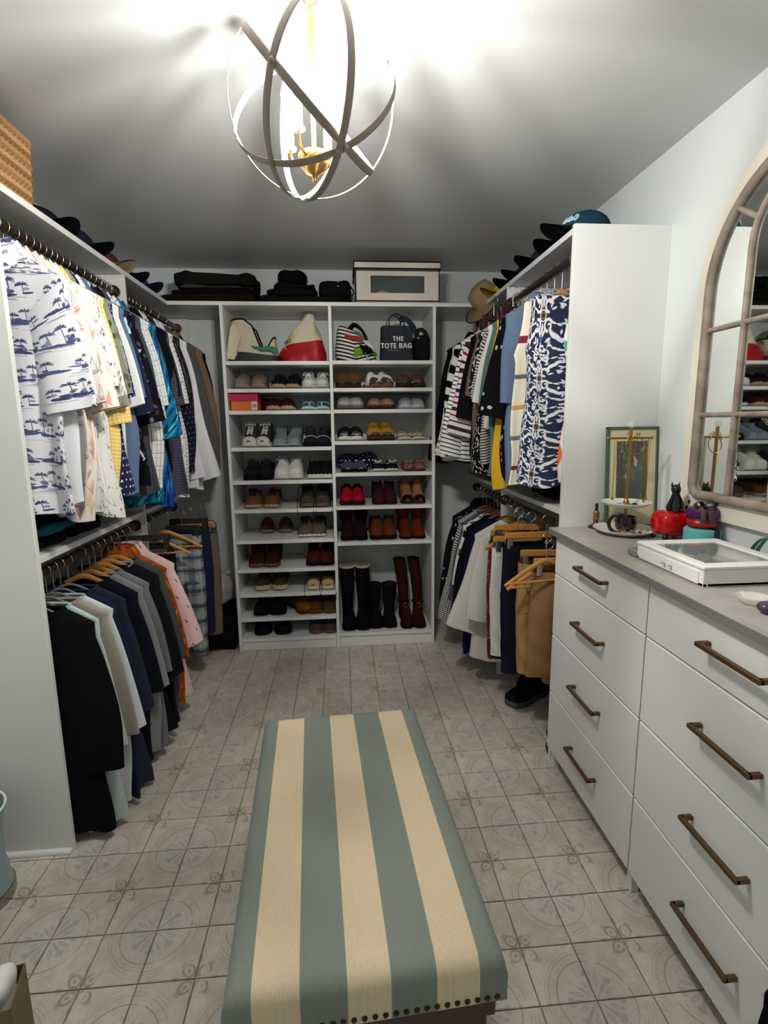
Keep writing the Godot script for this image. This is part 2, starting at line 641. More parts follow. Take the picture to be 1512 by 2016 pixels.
		"dotnavy":
			p = Paint.new(128, Color("1b2140"), 42)
			size = 0.07
			for j in 4:
				for i in 4:
					p.el((i + 0.5 * (j % 2)) / 4.0, j / 4.0, 0.05, 0.05, 0, Color("dfe2ea"))
		_:
			p = Paint.new(16, Color("ff00ff"), 1)
	var m := printed(p, size)
	cache[name_] = m
	return m

# solid cloth: a colour with a faint weave
var weave: ImageTexture
func cloth(s: String, rough := 0.95) -> StandardMaterial3D:
	var key := "cloth" + s
	if cache.has(key): return cache[key]
	if weave == null:
		var f := noise(77, 0.05, 3)
		var nm := f.get_seamless_image(128, 128)
		nm.convert(Image.FORMAT_RGBA8)
		nm.bump_map_to_normal_map(2.0)
		weave = ImageTexture.create_from_image(nm)
	var m := StandardMaterial3D.new()
	m.albedo_color = Color(s)
	m.roughness = rough
	m.normal_enabled = true
	m.normal_texture = weave
	m.normal_scale = 0.25
	m.metallic_specular = 0.12
	m.uv1_scale = Vector3(7, 7, 1)
	m.cull_mode = BaseMaterial3D.CULL_DISABLED
	cache[key] = m
	return m

func stuff_mat(s: String) -> StandardMaterial3D:
	return cloth(s.substr(1)) if s.begins_with("#") else pat(s)

# ------------------------------------------------------------------ clothes
# A garment hangs from its rod: the origin is the rod's axis, x across the shoulders, z along the rod.
func garment(called: String, label: String, category: String, group: String, pos: Vector3, yaw: float, o: Dictionary) -> Node3D:
	var root := thing(called, label, category, pos, yaw, group)
	var m: Material = stuff_mat(o.m)
	var ln: float = o.get("len", 0.88)
	var sw: float = o.get("sw", 0.195)
	var hw: float = o.get("hem", 0.17)
	var th: float = o.get("th", 0.02)
	var sd: float = o.get("sd", 1.0)
	var amp: float = o.get("amp", 0.013)
	var slope: float = o.get("slope", 0.105)
	var neck: float = o.get("neck", 0.095 if o.get("collar", "shirt") == "crew" and not o.get("tank", false) else 0.06)
	var y0: float = -0.061 - slope * pow(neck / 0.2, 1.2)
	var tank: bool = o.get("tank", false)
	var strap: float = o.get("strap", 0.12)
	# body
	var nu := 40
	var P := PackedVector3Array()
	var ys := []
	var ws := []
	for k in 7:
		var f := k / 6.0
		var w := lerpf(neck, strap if tank else sw, f)
		ws.append(w)
		ys.append(-0.061 - slope * pow(w / 0.2, 1.2))
	var ysh: float = ys[6]
	if tank:
		for k in 4:
			ws.append(lerpf(strap, sw, pow((k + 1) / 4.0, 2.0)))
			ys.append(ysh - 0.05 * (k + 1))
	var yb: float = ys[-1]
	var nb := 17
	for k in nb:
		var f := (k + 1.0) / nb
		var w: float = lerpf(sw, hw, f) - 0.014 * sin(PI * minf(f * 1.6, 1.0))
		ws.append(w + 0.006 * sin(f * 7.0 + sd))
		ys.append(lerpf(yb, -ln, f))
	var nv := ws.size()
	for j in nv:
		var dn := clampf((ys[j] - ysh) / (-ln - ysh), 0.0, 1.0)
		var tt := lerpf(0.013, th, clampf(j / 6.0, 0.0, 1.0)) * (1.0 + 0.35 * dn)
		for i in nu:
			var a := TAU * i / nu
			var cx := signf(cos(a)) * pow(absf(cos(a)), 0.75)
			var cz := signf(sin(a)) * pow(absf(sin(a)), 0.7)
			var x: float = ws[j] * cx
			var fold := sin(x * 38.0 + sd * 2.1) + 0.6 * sin(x * 71.0 + sd * 3.7 + dn * 2.0) + 0.5 * sin(x * 17.0 + sd)
			var wob: float = amp * fold * (0.12 + 0.88 * dn) * clampf((j - 4) / 6.0, 0.0, 1.0)
			var y: float = ys[j]
			if j > 8:
				y += 0.012 * dn * sin(x * 24.0 + sd * 1.7) + 0.02 * dn * cx * sin(sd * 5.0)
			if j < 5:  # neckline dips in front
				y -= 0.03 * maxf(0.0, 1.0 - absf(x) / maxf(neck, 0.01)) * (1.0 if cz > 0 else 0.2)
			P.append(Vector3(x + 0.01 * dn * sin(y * 13.0 + sd), y, tt * cz + wob + o.get("lean", 0.0) * dn))
	var b := MB.new()
	b.grid(P, nu, nv, true, (sw + th) * 4.0, ln)
	put("body", b, m, root)
	# sleeves
	var sl: float = o.get("sleeve", 0.27)
	if sl > 0.0:
		var sm: Material = stuff_mat(o.sm) if o.has("sm") else m
		var flare: float = o.get("flare", 0.25)
		var cuff: float = o.get("cuff", 0.078)
		for s in [1.0, -1.0]:
			var Q := PackedVector3Array()
			var ns := 18
			var rows := 10 if sl < 0.4 else 18
			for j in rows:
				var f := j / (rows - 1.0)
				var bend: float = flare * (1.0 - 0.25 * f) + (0.05 * sin(f * 4.0 + sd) if sl > 0.4 else 0.0)
				var c := Vector3(sw - 0.072, ysh - 0.072, 0.0) + Vector3(sin(bend), -cos(bend), 0) * (sl * f)
				var hwid := lerpf(0.09, 0.084, f * 4.0) if f < 0.25 else lerpf(0.084, cuff, (f - 0.25) / 0.75)
				var ang := lerpf(0.75, bend * 1.3, smoothstep(0.0, 0.14 / sl, f))
				var across := Vector3(cos(ang), sin(ang), 0)
				var tz := th * lerpf(0.75, 1.15, f)
				for i in ns:
					var a := TAU * i / ns
					var fo := amp * 0.7 * sin(cos(a) * 4.0 + sd * 2.3 + f * (9.0 if sl > 0.4 else 2.0)) * f
					var q := c + across * (hwid * signf(cos(a)) * pow(absf(cos(a)), 0.8)) + Vector3(0, 0, tz * sin(a) + fo + o.get("push", 0.006))
					q.x *= s
					Q.append(q)
			var e := MB.new()
			e.grid(Q, ns, rows, true, 0.36, sl, s < 0)
			put("sleeve", e, sm, root)
			if o.has("cm") and sl < 0.4:
				var E2 := PackedVector3Array()
				for j in 2:
					for i in ns:
						var q: Vector3 = Q[(rows - 1 - (1 - j)) * ns + i]
						E2.append(q + Vector3(0, 0, 0.0015 * signf(q.z)))
				var e2 := MB.new()
				e2.grid(E2, ns, 2, true, 0.36, 0.03, s < 0)
				put("cuff", e2, stuff_mat(o.cm), root)
	var col: String = o.get("collar", "shirt")
	var cm: Material = stuff_mat(o.colm) if o.has("colm") else m
	if col == "shirt" or col == "jacket":
		var Q := PackedVector3Array()
		var nc := 22
		for row in [[0.066, -0.105, 0.024], [0.058, -0.062, 0.024], [0.062, -0.052, 0.029], [0.085, -0.088, 0.036], [0.092, -0.118, 0.034]]:
			for i in nc:
				var a := TAU * i / nc
				var front := maxf(0.0, sin(a))
				Q.append(Vector3(row[0] * cos(a), row[1] - 0.03 * front * (1.4 if row[0] > 0.08 else 0.7), row[2] * sin(a)))
		var e := MB.new()
		e.grid(Q, nc, 5, true, 0.4, 0.1)
		put("collar", e, cm, root)
		var pk := MB.new()
		var strip := PackedVector3Array()
		for k in 9:
			strip.append(Vector3(0.004, lerpf(-0.15, -ln + 0.012, k / 8.0), th * 1.05 + 0.004))
		pk.tube(strip, 0.015, 0.006, 6, Vector3(0, 0, 1))
		put("placket", pk, cm, root)
	elif col == "crew":
		var ring := PackedVector3Array()
		for i in 18:
			var a := TAU * i / 18
			ring.append(Vector3((neck + 0.003) * cos(a), y0 - 0.028 * maxf(0.0, sin(a)), 0.016 * sin(a)))
		var e := MB.new()
		e.tube(ring, 0.006, null, 6, Vector3.ZERO, false, true)
		put("neckband", e, cm, root)
	return root

func hanger(label: String, group: String, pos: Vector3, yaw: float, kind := "wood", bar := false, span := 1.0) -> Node3D:
	var nm: String = {"wood": "wooden_hanger", "dark": "wooden_hanger", "black": "velvet_hanger", "grey": "velvet_hanger", "teal": "velvet_hanger"}[kind]
	var root := thing(nm, label, "hanger", pos, yaw, group)
	var key := "hanger_" + kind
	if not cache.has(key):
		var b := MB.new()
		var pts := []
		for q in [-0.183, -0.14, -0.09, -0.045, -0.015, 0.015, 0.045, 0.09, 0.14, 0.183]:
			pts.append(Vector3(q, -0.09 - 0.105 * pow(absf(q) / 0.2, 1.2), 0.002 * pow(absf(q) / 0.18, 2.0)))
		var c := curve(pts, 3)
		var wooden := kind == "wood" or kind == "dark"
		var ra := []
		var rb := []
		for k in c.size():
			var f := absf(k / (c.size() - 1.0) * 2.0 - 1.0)
			ra.append(lerpf(0.006, 0.0055, f) if wooden else 0.0035)
			rb.append(lerpf(0.012, 0.008, f) if wooden else 0.005)
		b.tube(c, ra, rb, 8)
		cache[key] = b.mesh()
		var h := MB.new()
		var hp := PackedVector3Array([Vector3(0, -0.082, 0), Vector3(0, -0.04, 0)])
		for k in 13:
			var a := -PI / 2 + k * deg_to_rad(255) / 12.0
			hp.append(Vector3(0.0205 * cos(a), 0.0205 * sin(a), 0))
		h.tube(hp, 0.0018, null, 6)
		cache["hook"] = h.mesh()
		var q := MB.new()
		q.tube(PackedVector3Array([Vector3(-0.176, -0.176, 0.006), Vector3(0.176, -0.176, 0.006)]), 0.005, null, 8)
		cache["trouser_bar"] = q.mesh()
	var col: Material = {"wood": hx("b9813f", 0.4), "dark": hx("6d4226", 0.4), "black": hx("16161a", 0.9), "grey": hx("75797b", 0.7), "teal": hx("5f7773", 0.7)}[kind]
	put("shoulder_bar", cache[key], col, root).scale.x = span
	put("hook", cache["hook"], hx("cfc9c0", 0.25, 1.0), root)
	if bar:
		put("trouser_bar", cache["trouser_bar"], col, root)
	return root

# trousers clipped at the waist, seen along the rod
func trousers(called: String, label: String, group: String, pos: Vector3, yaw: float, o: Dictionary) -> Node3D:
	var root := thing(called, label, o.get("cat", "trousers"), pos, yaw, group)
	var m: Material = stuff_mat(o.m)
	var top: float = o.get("top", -0.16)
	var ln: float = o.get("len", 0.7)
	var w: float = o.get("w", 0.12)
	var th: float = o.get("th", 0.03)
	var sd: float = o.get("sd", 1.0)
	var crotch: float = top - minf(0.27, ln * 0.4)
	var nu := 30
	var P := PackedVector3Array()
	var rows := 9
	for j in rows:
		var f := j / (rows - 1.0)
		for i in nu:
			var a := TAU * i / nu
			var x: float = w * (1.0 + 0.07 * f) * signf(cos(a)) * pow(absf(cos(a)), 0.75)
			P.append(Vector3(x, lerpf(top, crotch, f), (th * lerpf(0.75, 1.1, f)) * signf(sin(a)) * pow(absf(sin(a)), 0.8) + 0.004 * sin(x * 50 + sd + f * 3.0)))
	var b := MB.new()
	b.grid(P, nu, rows, true, 0.5, 0.3)
	put("seat", b, m, root)
	for s in [-1.0, 1.0]:
		var Q := PackedVector3Array()
		var nl := 12
		for j in nl:
			var f := j / (nl - 1.0)
			for i in 18:
				var a := TAU * i / 18
				var hwid: float = lerpf(w * 0.56, o.get("cuff", w * 0.46), f)
				var c: float = s * lerpf(w * 0.52, w * 0.5, f)
				Q.append(Vector3(c + hwid * cos(a), lerpf(crotch + 0.02, top - ln, f) - (0.05 * f if s > 0 else 0.0) * o.get("step", 0.0), th * 1.1 * sin(a) * lerpf(1.0, 0.85, f) + 0.005 * sin(f * 17.0 + a * 2.0 + sd) * (0.3 + f)))
		var e := MB.new()
		e.grid(Q, 18, nl, true, 0.4, ln - 0.27)
		put("trouser_leg", e, m, root)
	var band := PackedVector3Array()
	var bandm := MB.new()
	for j in 2:
		for i in nu:
			var a := TAU * i / nu
			band.append(Vector3((w + 0.002) * signf(cos(a)) * pow(absf(cos(a)), 0.75), top + 0.004 - 0.04 * j, (th * 0.78 + 0.003) * signf(sin(a)) * pow(absf(sin(a)), 0.8) + 0.004 * sin(w * cos(a) * 50 + sd)))
	bandm.grid(band, nu, 2, true, 0.5, 0.04)
	put("waistband", bandm, m, root)
	if o.get("pocket", false):
		for s in [-1.0, 1.0]:
			var pk := MB.new()
			pk.tube(curve([Vector3(s * w * 0.9, top - 0.07, th * 0.9), Vector3(s * w * 0.7, top - 0.14, th * 1.1), Vector3(s * w * 0.55, top - 0.19, th * 1.12), Vector3(s * w * 0.85, top - 0.21, th * 0.95)], 4), 0.003, null, 5)
			put("pocket_edge", pk, m, root)
	return root

func clip_hanger(label: String, group: String, pos: Vector3, yaw: float, kind := "black", w := 0.1, top := -0.15) -> Node3D:
	var root := thing("clip_hanger", label, "hanger", pos, yaw, group)
	var col: Material = {"black": hx("131316", 0.6), "wood": hx("b9813f", 0.4), "dark": hx("3c1519", 0.5)}[kind]
	if not cache.has("hook"):
		hanger_seed()
	put("hook", cache["hook"], hx("cfc9c0", 0.25, 1.0), root)
	var b := MB.new()
	b.box(Vector3(0, top + 0.045, 0), Vector3(w * 2 - 0.01, 0.03, 0.014), 0.004)
	put("crossbar", b, col, root)
	var st := MB.new()
	st.tube(PackedVector3Array([Vector3(0, -0.066, 0), Vector3(0, top + 0.06, 0)]), 0.002, null, 6)
	put("stem", st, hx("cfc9c0", 0.25, 1.0), root)
	for s in [-1.0, 1.0]:
		var c := MB.new()
		c.box(Vector3(s * w * 0.8, top + 0.014, 0.018), Vector3(0.026, 0.05, 0.006), 0.002)
		c.box(Vector3(s * w * 0.8, top + 0.014, -0.018), Vector3(0.026, 0.05, 0.006), 0.002)
		c.box(Vector3(s * w * 0.8, top + 0.037, 0), Vector3(0.024, 0.006, 0.04), 0.001)
		put("clip", c, col if kind != "wood" else hx("c9c6c0", 0.3, 1.0), root)
	return root

func hanger_seed() -> void:
	var h := MB.new()
	var hp := PackedVector3Array([Vector3(0, -0.082, 0), Vector3(0, -0.04, 0)])
	for k in 13:
		var a := -PI / 2 + k * deg_to_rad(255) / 12.0
		hp.append(Vector3(0.0205 * cos(a), 0.0205 * sin(a), 0))
	h.tube(hp, 0.0018, null, 6)
	cache["hook"] = h.mesh()

# rounded soft lump: folded clothes, bags, heaps
func soft(size: Vector3, e := 0.35, wob := 0.006, sd := 1.0, nu := 32, nv := 16, taper := 0.0) -> MB:
	var P := PackedVector3Array()
	for j in nv:
		var ph := PI * j / (nv - 1) - PI / 2
		for i in nu:
			var a := TAU * i / nu
			var ce := pow(maxf(cos(ph), 0.0), e)
			var x := ce * signf(cos(a)) * pow(absf(cos(a)), e)
			var z := ce * signf(sin(a)) * pow(absf(sin(a)), e)
			var y := signf(sin(ph)) * pow(absf(sin(ph)), e)
			var q := Vector3(x * size.x, y * size.y, z * size.z) * 0.5
			q.x *= 1.0 - taper * (y * 0.5 + 0.5)
			q.z *= 1.0 - taper * (y * 0.5 + 0.5)
			var w := sin(q.x * 31.0 + sd * 1.3) + 0.7 * sin(q.z * 27.0 + sd * 2.9 + q.x * 9.0) + 0.5 * sin(q.x * 63.0 - q.z * 41.0 + sd * 4.1) + 0.6 * sin(q.y * 70.0 + sd)
			q += Vector3(x * 0.6, y, z * 0.6) * wob * w
			q.y = maxf(q.y, -size.y * 0.5) + size.y * 0.5
			P.append(q)
	var b := MB.new()
	b.grid(P, nu, nv, true, size.x * 2.0, size.y * 2.0, true)
	return b

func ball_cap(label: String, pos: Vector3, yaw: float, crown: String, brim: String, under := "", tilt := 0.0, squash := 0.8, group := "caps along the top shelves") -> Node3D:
	var root := thing("baseball_cap", label, "cap", pos, yaw, group)
	root.rotation.z = tilt
	# brim points to +x
	var P := PackedVector3Array()
	var nu := 30
	for j in 9:
		var f := j / 8.0
		for i in nu:
			var a := TAU * i / nu
			var seam := 1.0 - 0.012 * pow(absf(cos(a * 3.0)), 24.0)
			P.append(Vector3(0.094 * cos(a) * cos(f * PI / 2 * 0.985) * seam, 0.012 + 0.1 * squash * pow(sin(f * PI / 2), 0.85), 0.082 * sin(a) * pow(cos(f * PI / 2 * 0.985), 0.8) * seam))
	var b := MB.new()
	b.grid(P, nu, 9, true, 0.55, 0.15, true)
	put("crown", b, cloth(crown), root)
	var btn := MB.new()
	btn.ell(Vector3(0, 0.112 * squash, 0), Vector3(0.007, 0.004, 0.007), Basis.IDENTITY, 10, 6)
	put("top_button", btn, cloth(crown), root)
	for side in 2:
		var Q := PackedVector3Array()
		for j in 6:
			var f := j / 5.0
			for i in 17:
				var a := deg_to_rad(-78.0 + 156.0 * i / 16.0)
				var ox := 0.092 * cos(a)
				var oz := 0.081 * sin(a)
				var reach := 0.078 * f * pow(maxf(cos(a * 1.12), 0.0), 0.45)
				var x := ox + reach
				var z := oz * (1.0 + 0.05 * f)
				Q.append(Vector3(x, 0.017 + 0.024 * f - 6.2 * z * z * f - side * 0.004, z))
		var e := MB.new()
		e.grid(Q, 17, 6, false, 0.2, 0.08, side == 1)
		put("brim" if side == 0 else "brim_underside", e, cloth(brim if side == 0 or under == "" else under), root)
	return root

# ------------------------------------------------------------------ shoes
const FOOT := [[0.0, 0.42], [0.04, 0.6], [0.12, 0.7], [0.3, 0.66], [0.5, 0.8], [0.7, 1.0], [0.82, 0.95], [0.92, 0.77], [0.965, 0.56], [0.99, 0.3], [1.0, 0.05]]
const POINTY := [[0.0, 0.42], [0.04, 0.6], [0.12, 0.68], [0.3, 0.62], [0.5, 0.78], [0.68, 0.96], [0.8, 0.84], [0.92, 0.52], [0.98, 0.26], [1.0, 0.04]]
func shoe(called: String, label: String, group: String, pos: Vector3, yaw: float, o: Dictionary, side: float) -> Node3D:
	var root := thing(called, label, o.get("cat", "shoe"), pos, yaw, group)
	var L: float = o.get("l", 0.27)
	var W: float = o.get("w", 0.1) * 0.5
	var sole: float = o.get("sole", 0.022)
	var heel: float = o.get("heel", 0.0)
	var um: Material = stuff_mat(o.m)
	var smat: Material = stuff_mat(o.get("sm", "#1c1a19"))
	var foot: Array = POINTY if o.get("pointy", false) else FOOT
	var kind: String = o.kind
	var lift := func(t: float) -> float: return sole + heel * (1.0 - smoothstep(0.25, 0.68, t)) + 0.008 * smoothstep(0.85, 1.0, t)
	var mid := func(t: float) -> float: return side * 0.008 * sin(PI * t) * (1.0 if t > 0.4 else 0.3)
	# sole
	var P := PackedVector3Array()
	var nt := 24
	for j in nt:
		var t := 1.0 - pow(1.0 - j / (nt - 1.0), 1.8)
		var w: float = W * tab(foot, t) * 1.05
		var yt: float = lift.call(t)
		var y0: float = 0.0 if heel == 0.0 else maxf(yt - sole, 0.0)
		if heel == 0.0 and t > 0.8: y0 = 0.012 * pow((t - 0.8) / 0.2, 2.0)
		var z := (t - 0.5) * L
		var c: float = mid.call(t)
		for q in [[-0.94, 0.0], [0.94, 0.0], [1.0, 0.25], [1.0, 0.8], [0.95, 1.0], [-0.95, 1.0], [-1.0, 0.8], [-1.0, 0.25]]:
			P.append(Vector3(c + w * q[0], lerpf(y0, yt, q[1]), z))
	var b := MB.new()
	b.grid(P, 8, nt, true, 0.3, L, false)
	b.face(P.slice(0, 8), Vector3(0, 0, -1))
	b.face(P.slice((nt - 1) * 8), Vector3(0, 0, 1))
	put("sole", b, smat, root)
	if heel > 0.0:
		var h := MB.new()
		var hp := PackedVector3Array()
		var hh: float = lift.call(0.1)
		for j in 5:
			var f := j / 4.0
			for i in 14:
				var a := TAU * i / 14
				var s := lerpf(o.get("heel_tip", 0.8), 1.0, f)
				hp.append(Vector3(W * 0.62 * s * cos(a), f * (hh - 0.004), (-0.5 + 0.13) * L + 0.13 * L * s * 0.9 * signf(sin(a)) * pow(absf(sin(a)), 0.8)))
		h.grid(hp, 14, 5, true, 1, 1, true)
		h.face(hp.slice(0, 14), Vector3.DOWN)
		put("heel", h, stuff_mat(o.get("hm", o.get("sm", "#1c1a19"))), root)
	if kind == "slide" or kind == "thong" or kind == "ankle_strap":
		# footbed with a raised rim, and straps over it
		var F := PackedVector3Array()
		for j in 14:
			var t := lerpf(0.02, 0.985, j / 13.0)
			var w: float = W * tab(foot, t) * 0.97
			for i in 7:
				var u := i / 3.0 - 1.0
				F.append(Vector3(mid.call(t) + w * u, lift.call(t) + 0.002 + 0.006 * u * u, (t - 0.5) * L))
		var fb := MB.new()
		fb.grid(F, 7, 14, false, 0.1, L, true)
		put("footbed", fb, stuff_mat(o.get("fm", "#8a6a4c")), root)
		for s in o.get("straps", []):
			# [t_left, t_right, height, half_width]
			var arc := PackedVector3Array()
			for i in 13:
				var a := PI * i / 12.0
				var t: float = lerpf(s[0], s[1], i / 12.0)
				var w: float = W * tab(foot, t) * 1.02
				arc.append(Vector3(mid.call(t) - w * cos(a), lift.call(t) - 0.006 + s[2] * pow(sin(a), 0.75), (t - 0.5) * L))
			var e := MB.new()
			e.tube(arc, 0.0022, s[3], 10, Vector3(0, 0.72, -0.7))
			put("strap", e, um, root)
		if kind == "thong":
			for s in [-1.0, 1.0]:
				var e := MB.new()
				e.tube(curve([Vector3(mid.call(0.76), lift.call(0.76), 0.26 * L), Vector3(mid.call(0.7), lift.call(0.7) + 0.032, 0.2 * L), Vector3(s * W * 0.66, lift.call(0.5) + 0.03, 0.05 * L), Vector3(s * W * 0.76, lift.call(0.4) - 0.003, -0.1 * L)], 5), 0.0045, 0.003, 7)
				put("strap", e, um, root)
		return root
	# upper
	var hs: Array = {"sneaker": [[0.0, 0.05], [0.08, 0.066], [0.3, 0.062], [0.45, 0.078], [0.58, 0.068], [0.78, 0.05], [0.92, 0.037], [0.98, 0.022], [1.0, 0.006]],
		"high": [[0.0, 0.1], [0.08, 0.12], [0.3, 0.122], [0.42, 0.115], [0.55, 0.08], [0.78, 0.05], [0.92, 0.037], [0.98, 0.022], [1.0, 0.006]],
		"loafer": [[0.0, 0.042], [0.08, 0.052], [0.3, 0.04], [0.5, 0.056], [0.62, 0.058], [0.8, 0.046], [0.92, 0.034], [0.98, 0.02], [1.0, 0.006]],
		"flat": [[0.0, 0.042], [0.08, 0.05], [0.3, 0.032], [0.6, 0.034], [0.72, 0.04], [0.85, 0.034], [0.95, 0.024], [1.0, 0.006]],
		"clog": [[0.0, 0.006], [0.1, 0.012], [0.35, 0.02], [0.48, 0.075], [0.6, 0.08], [0.75, 0.066], [0.9, 0.046], [0.98, 0.026], [1.0, 0.006]],
		"closed": [[0.0, 0.07], [0.08, 0.085], [0.3, 0.082], [0.48, 0.086], [0.6, 0.07], [0.78, 0.052], [0.92, 0.038], [0.98, 0.022], [1.0, 0.006]],
		"boot": [[0.0, 0.07], [0.08, 0.085], [0.3, 0.095], [0.48, 0.09], [0.6, 0.07], [0.78, 0.052], [0.92, 0.038], [0.98, 0.022], [1.0, 0.006]]}[kind]
	var hk: float = o.get("hk", 1.0)
	var op: Vector2 = {"sneaker": Vector2(0.06, 0.46), "high": Vector2(0.05, 0.4), "loafer": Vector2(0.06, 0.5), "flat": Vector2(0.06, 0.68), "clog": Vector2(0.0, 0.44), "closed": Vector2(0.07, 0.42), "boot": Vector2(2, 3)}[kind]
	var U := PackedVector3Array()
	var rows := 28
	var nk := 15
	for j in rows:
		var t := 1.0 - pow(1.0 - j / (rows - 1.0), 1.4)
		var w: float = W * tab(foot, t)
		var h: float = tab(hs, t) * hk
		var y0: float = lift.call(t) - 0.004
		var opened := smoothstep(op.x - 0.03, op.x + 0.03, t) * (1.0 - smoothstep(op.y - 0.05, op.y + 0.06, t))
		for k in nk:
			var a := PI - PI * k / (nk - 1.0)
			var dome := Vector2(signf(cos(a)) * pow(absf(cos(a)), 0.9), pow(sin(a), 0.72))
			var wall: Vector2
			var kk := absi(k - 7)
			var sg := -1.0 if k < 7 else 1.0
			if kk >= 3:
				var f := (7.0 - kk) / 4.0
				wall = Vector2(sg * (1.0 + 0.03 * sin(f * PI) - 0.14 * f * f), f)
			else:
				wall = Vector2(sg * [0.0, 0.5, 0.78][kk], [0.3, 0.32, 0.55][kk])
			var q := dome.lerp(wall, opened)
			U.append(Vector3(mid.call(t) + w * q.x, y0 + h * q.y, (t - 0.5) * L))
	var ub := MB.new()
	ub.grid(U, nk, rows, false, 0.24, L, true)
	put("upper", ub, um, root)
	if kind != "boot":
		var ins := MB.new()
		var zc := ((op.x + op.y) * 0.5 - 0.5) * L
		ins.ell(Vector3(mid.call(0.25), lift.call(0.25) + 0.36 * tab(hs, 0.25) * hk, zc), Vector3(W * 0.5, 0.004, (op.y - op.x) * L * 0.46), Basis.IDENTITY, 14, 6)
		put("insole", ins, stuff_mat(o.get("im", "#3a3532")), root)
	if o.has("toe"):  # toe cap or bumper
		var T := PackedVector3Array()
		for j in 7:
			var t := lerpf(0.88, 0.995, j / 6.0)
			for k in nk:
				var a := PI - PI * k / (nk - 1.0)
				T.append(Vector3(mid.call(t) + (W * tab(foot, t) + 0.002) * signf(cos(a)) * pow(absf(cos(a)), 0.9), lift.call(t) - 0.003 + (tab(hs, t) * hk + 0.002) * pow(sin(a), 0.72), (t - 0.5) * L + 0.002))
		var tb := MB.new()
		tb.grid(T, nk, 7, false, 0.2, 0.04, true)
		put("toe_cap", tb, stuff_mat(o.toe), root)
	if o.has("lace"):
		var lm: Material = stuff_mat(o.lace)
		var lb := MB.new()
		var t0 := 0.46 if kind != "high" else 0.42
		for k in 5:
			var t := lerpf(t0, 0.7, k / 4.0)
			var t2 := t + 0.05
			for s in [-1.0, 1.0]:
				var y1: float = lift.call(t) + tab(hs, t) * hk * 0.93
				var y2: float = lift.call(t2) + tab(hs, t2) * hk * 0.93
				lb.tube(PackedVector3Array([Vector3(-s * W * 0.34, y1, (t - 0.5) * L), Vector3(0, maxf(y1, y2) + 0.006, (t + 0.025 - 0.5) * L), Vector3(s * W * 0.34, y2, (t2 - 0.5) * L)]), 0.0028, null, 5)
		for s in [-1.0, 1.0]:
			var y1: float = lift.call(t0) + tab(hs, t0) * hk
			lb.tube(curve([Vector3(0, y1 + 0.003, (t0 - 0.5) * L), Vector3(s * 0.02, y1 + 0.008, (t0 - 0.48) * L), Vector3(s * 0.033, y1 - 0.012, (t0 - 0.44) * L), Vector3(s * 0.012, y1 - 0.002, (t0 - 0.47) * L)], 4), 0.0022, null, 5)
			if o.get("dangle", 0.0) > 0.0:
				lb.tube(curve([Vector3(s * 0.02, y1 - 0.004, (t0 - 0.46) * L), Vector3(s * W * 0.9, y1 - 0.02, (0.7 - 0.5) * L), Vector3(s * W * 1.1, 0.02, 0.47 * L), Vector3(s * W * 1.0, -o.dangle * 0.6, 0.47 * L + 0.045), Vector3(s * W * 1.15, -o.dangle, 0.47 * L + 0.05)], 6), 0.0018, null, 5)
		put("laces", lb, lm, root)
	if o.has("band"):  # saddle strap, gore or bow over the vamp
		var e := MB.new()
		var t: float = o.get("band_t", 0.6)
		var arc := PackedVector3Array()
		for i in 11:
			var a := PI * i / 10.0
			arc.append(Vector3(mid.call(t) - (W * tab(foot, t) + 0.001) * cos(a), lift.call(t) + (tab(hs, t) * hk + 0.001) * pow(sin(a), 0.72), (t - 0.5) * L))
		e.tube(arc, 0.002, o.get("band_w", 0.012), 8, Vector3(0, 0.5, -0.85))
		put("vamp_strap", e, stuff_mat(o.band), root)
	if o.has("bow"):
		var e := MB.new()
		var y: float = lift.call(0.74) + tab(hs, 0.74) * hk + 0.004
		for s in [-1.0, 1.0]:
			e.ell(Vector3(s * 0.014, y + 0.004, 0.24 * L), Vector3(0.014, 0.006, 0.007), Basis(Vector3(0, 0, 1), s * 0.4), 10, 6)
		e.ell(Vector3(0, y + 0.002, 0.24 * L), Vector3(0.004, 0.005, 0.006), Basis.IDENTITY, 8, 6)
		put("bow", e, stuff_mat(o.bow), root)
	if kind == "boot":
		var sh: float = o.get("shaft", 0.14)
		var S := PackedVector3Array()
		var sr := 12
		var rr := 22
		var top_r: float = o.get("top_r", 0.046)
		for j in sr:
			var f := j / (sr - 1.0)
			for i in rr:
				var a := TAU * i / rr
				var wx := lerpf(W * 0.72, top_r, smoothstep(0.1, 0.8, f))
				var wz := lerpf(0.22 * L, top_r * 1.22, smoothstep(0.0, 0.8, f))
				S.append(Vector3(wx * cos(a) + o.get("lean", 0.0) * f * f, lift.call(0.2) + 0.03 + f * sh + 0.003 * sin(f * 21.0 + a) * o.get("slouch", 0.0), -0.25 * L + 0.02 * L * f + wz * sin(a)))
		var e := MB.new()
		e.grid(S, rr, sr, true, 0.3, sh, true)
		put("shaft", e, stuff_mat(o.get("shm", o.m)), root)
		var rim := PackedVector3Array()
		for i in rr:
			rim.append(S[(sr - 1) * rr + i])
		var rt := MB.new()
		rt.tube(rim, 0.003 if not o.has("fleece") else 0.008, null, 6, Vector3.ZERO, false, true)
		put("cuff_rim", rt, stuff_mat(o.get("fleece", o.m)), root)
		var li := MB.new()
		var LI := PackedVector3Array()
		for j in 4:
			for i in rr:
				var q: Vector3 = S[(sr - 1 - j) * rr + i]
				var c := Vector3(o.get("lean", 0.0) * pow(1.0 - j / (sr - 1.0), 2.0), q.y, -0.23 * L)
				LI.append(c + (q - c) * 0.93)
		li.grid(LI, rr, 4, true, 0.3, 0.1)
		put("lining", li, stuff_mat(o.get("fleece", o.get("im", "#26211f"))), root)
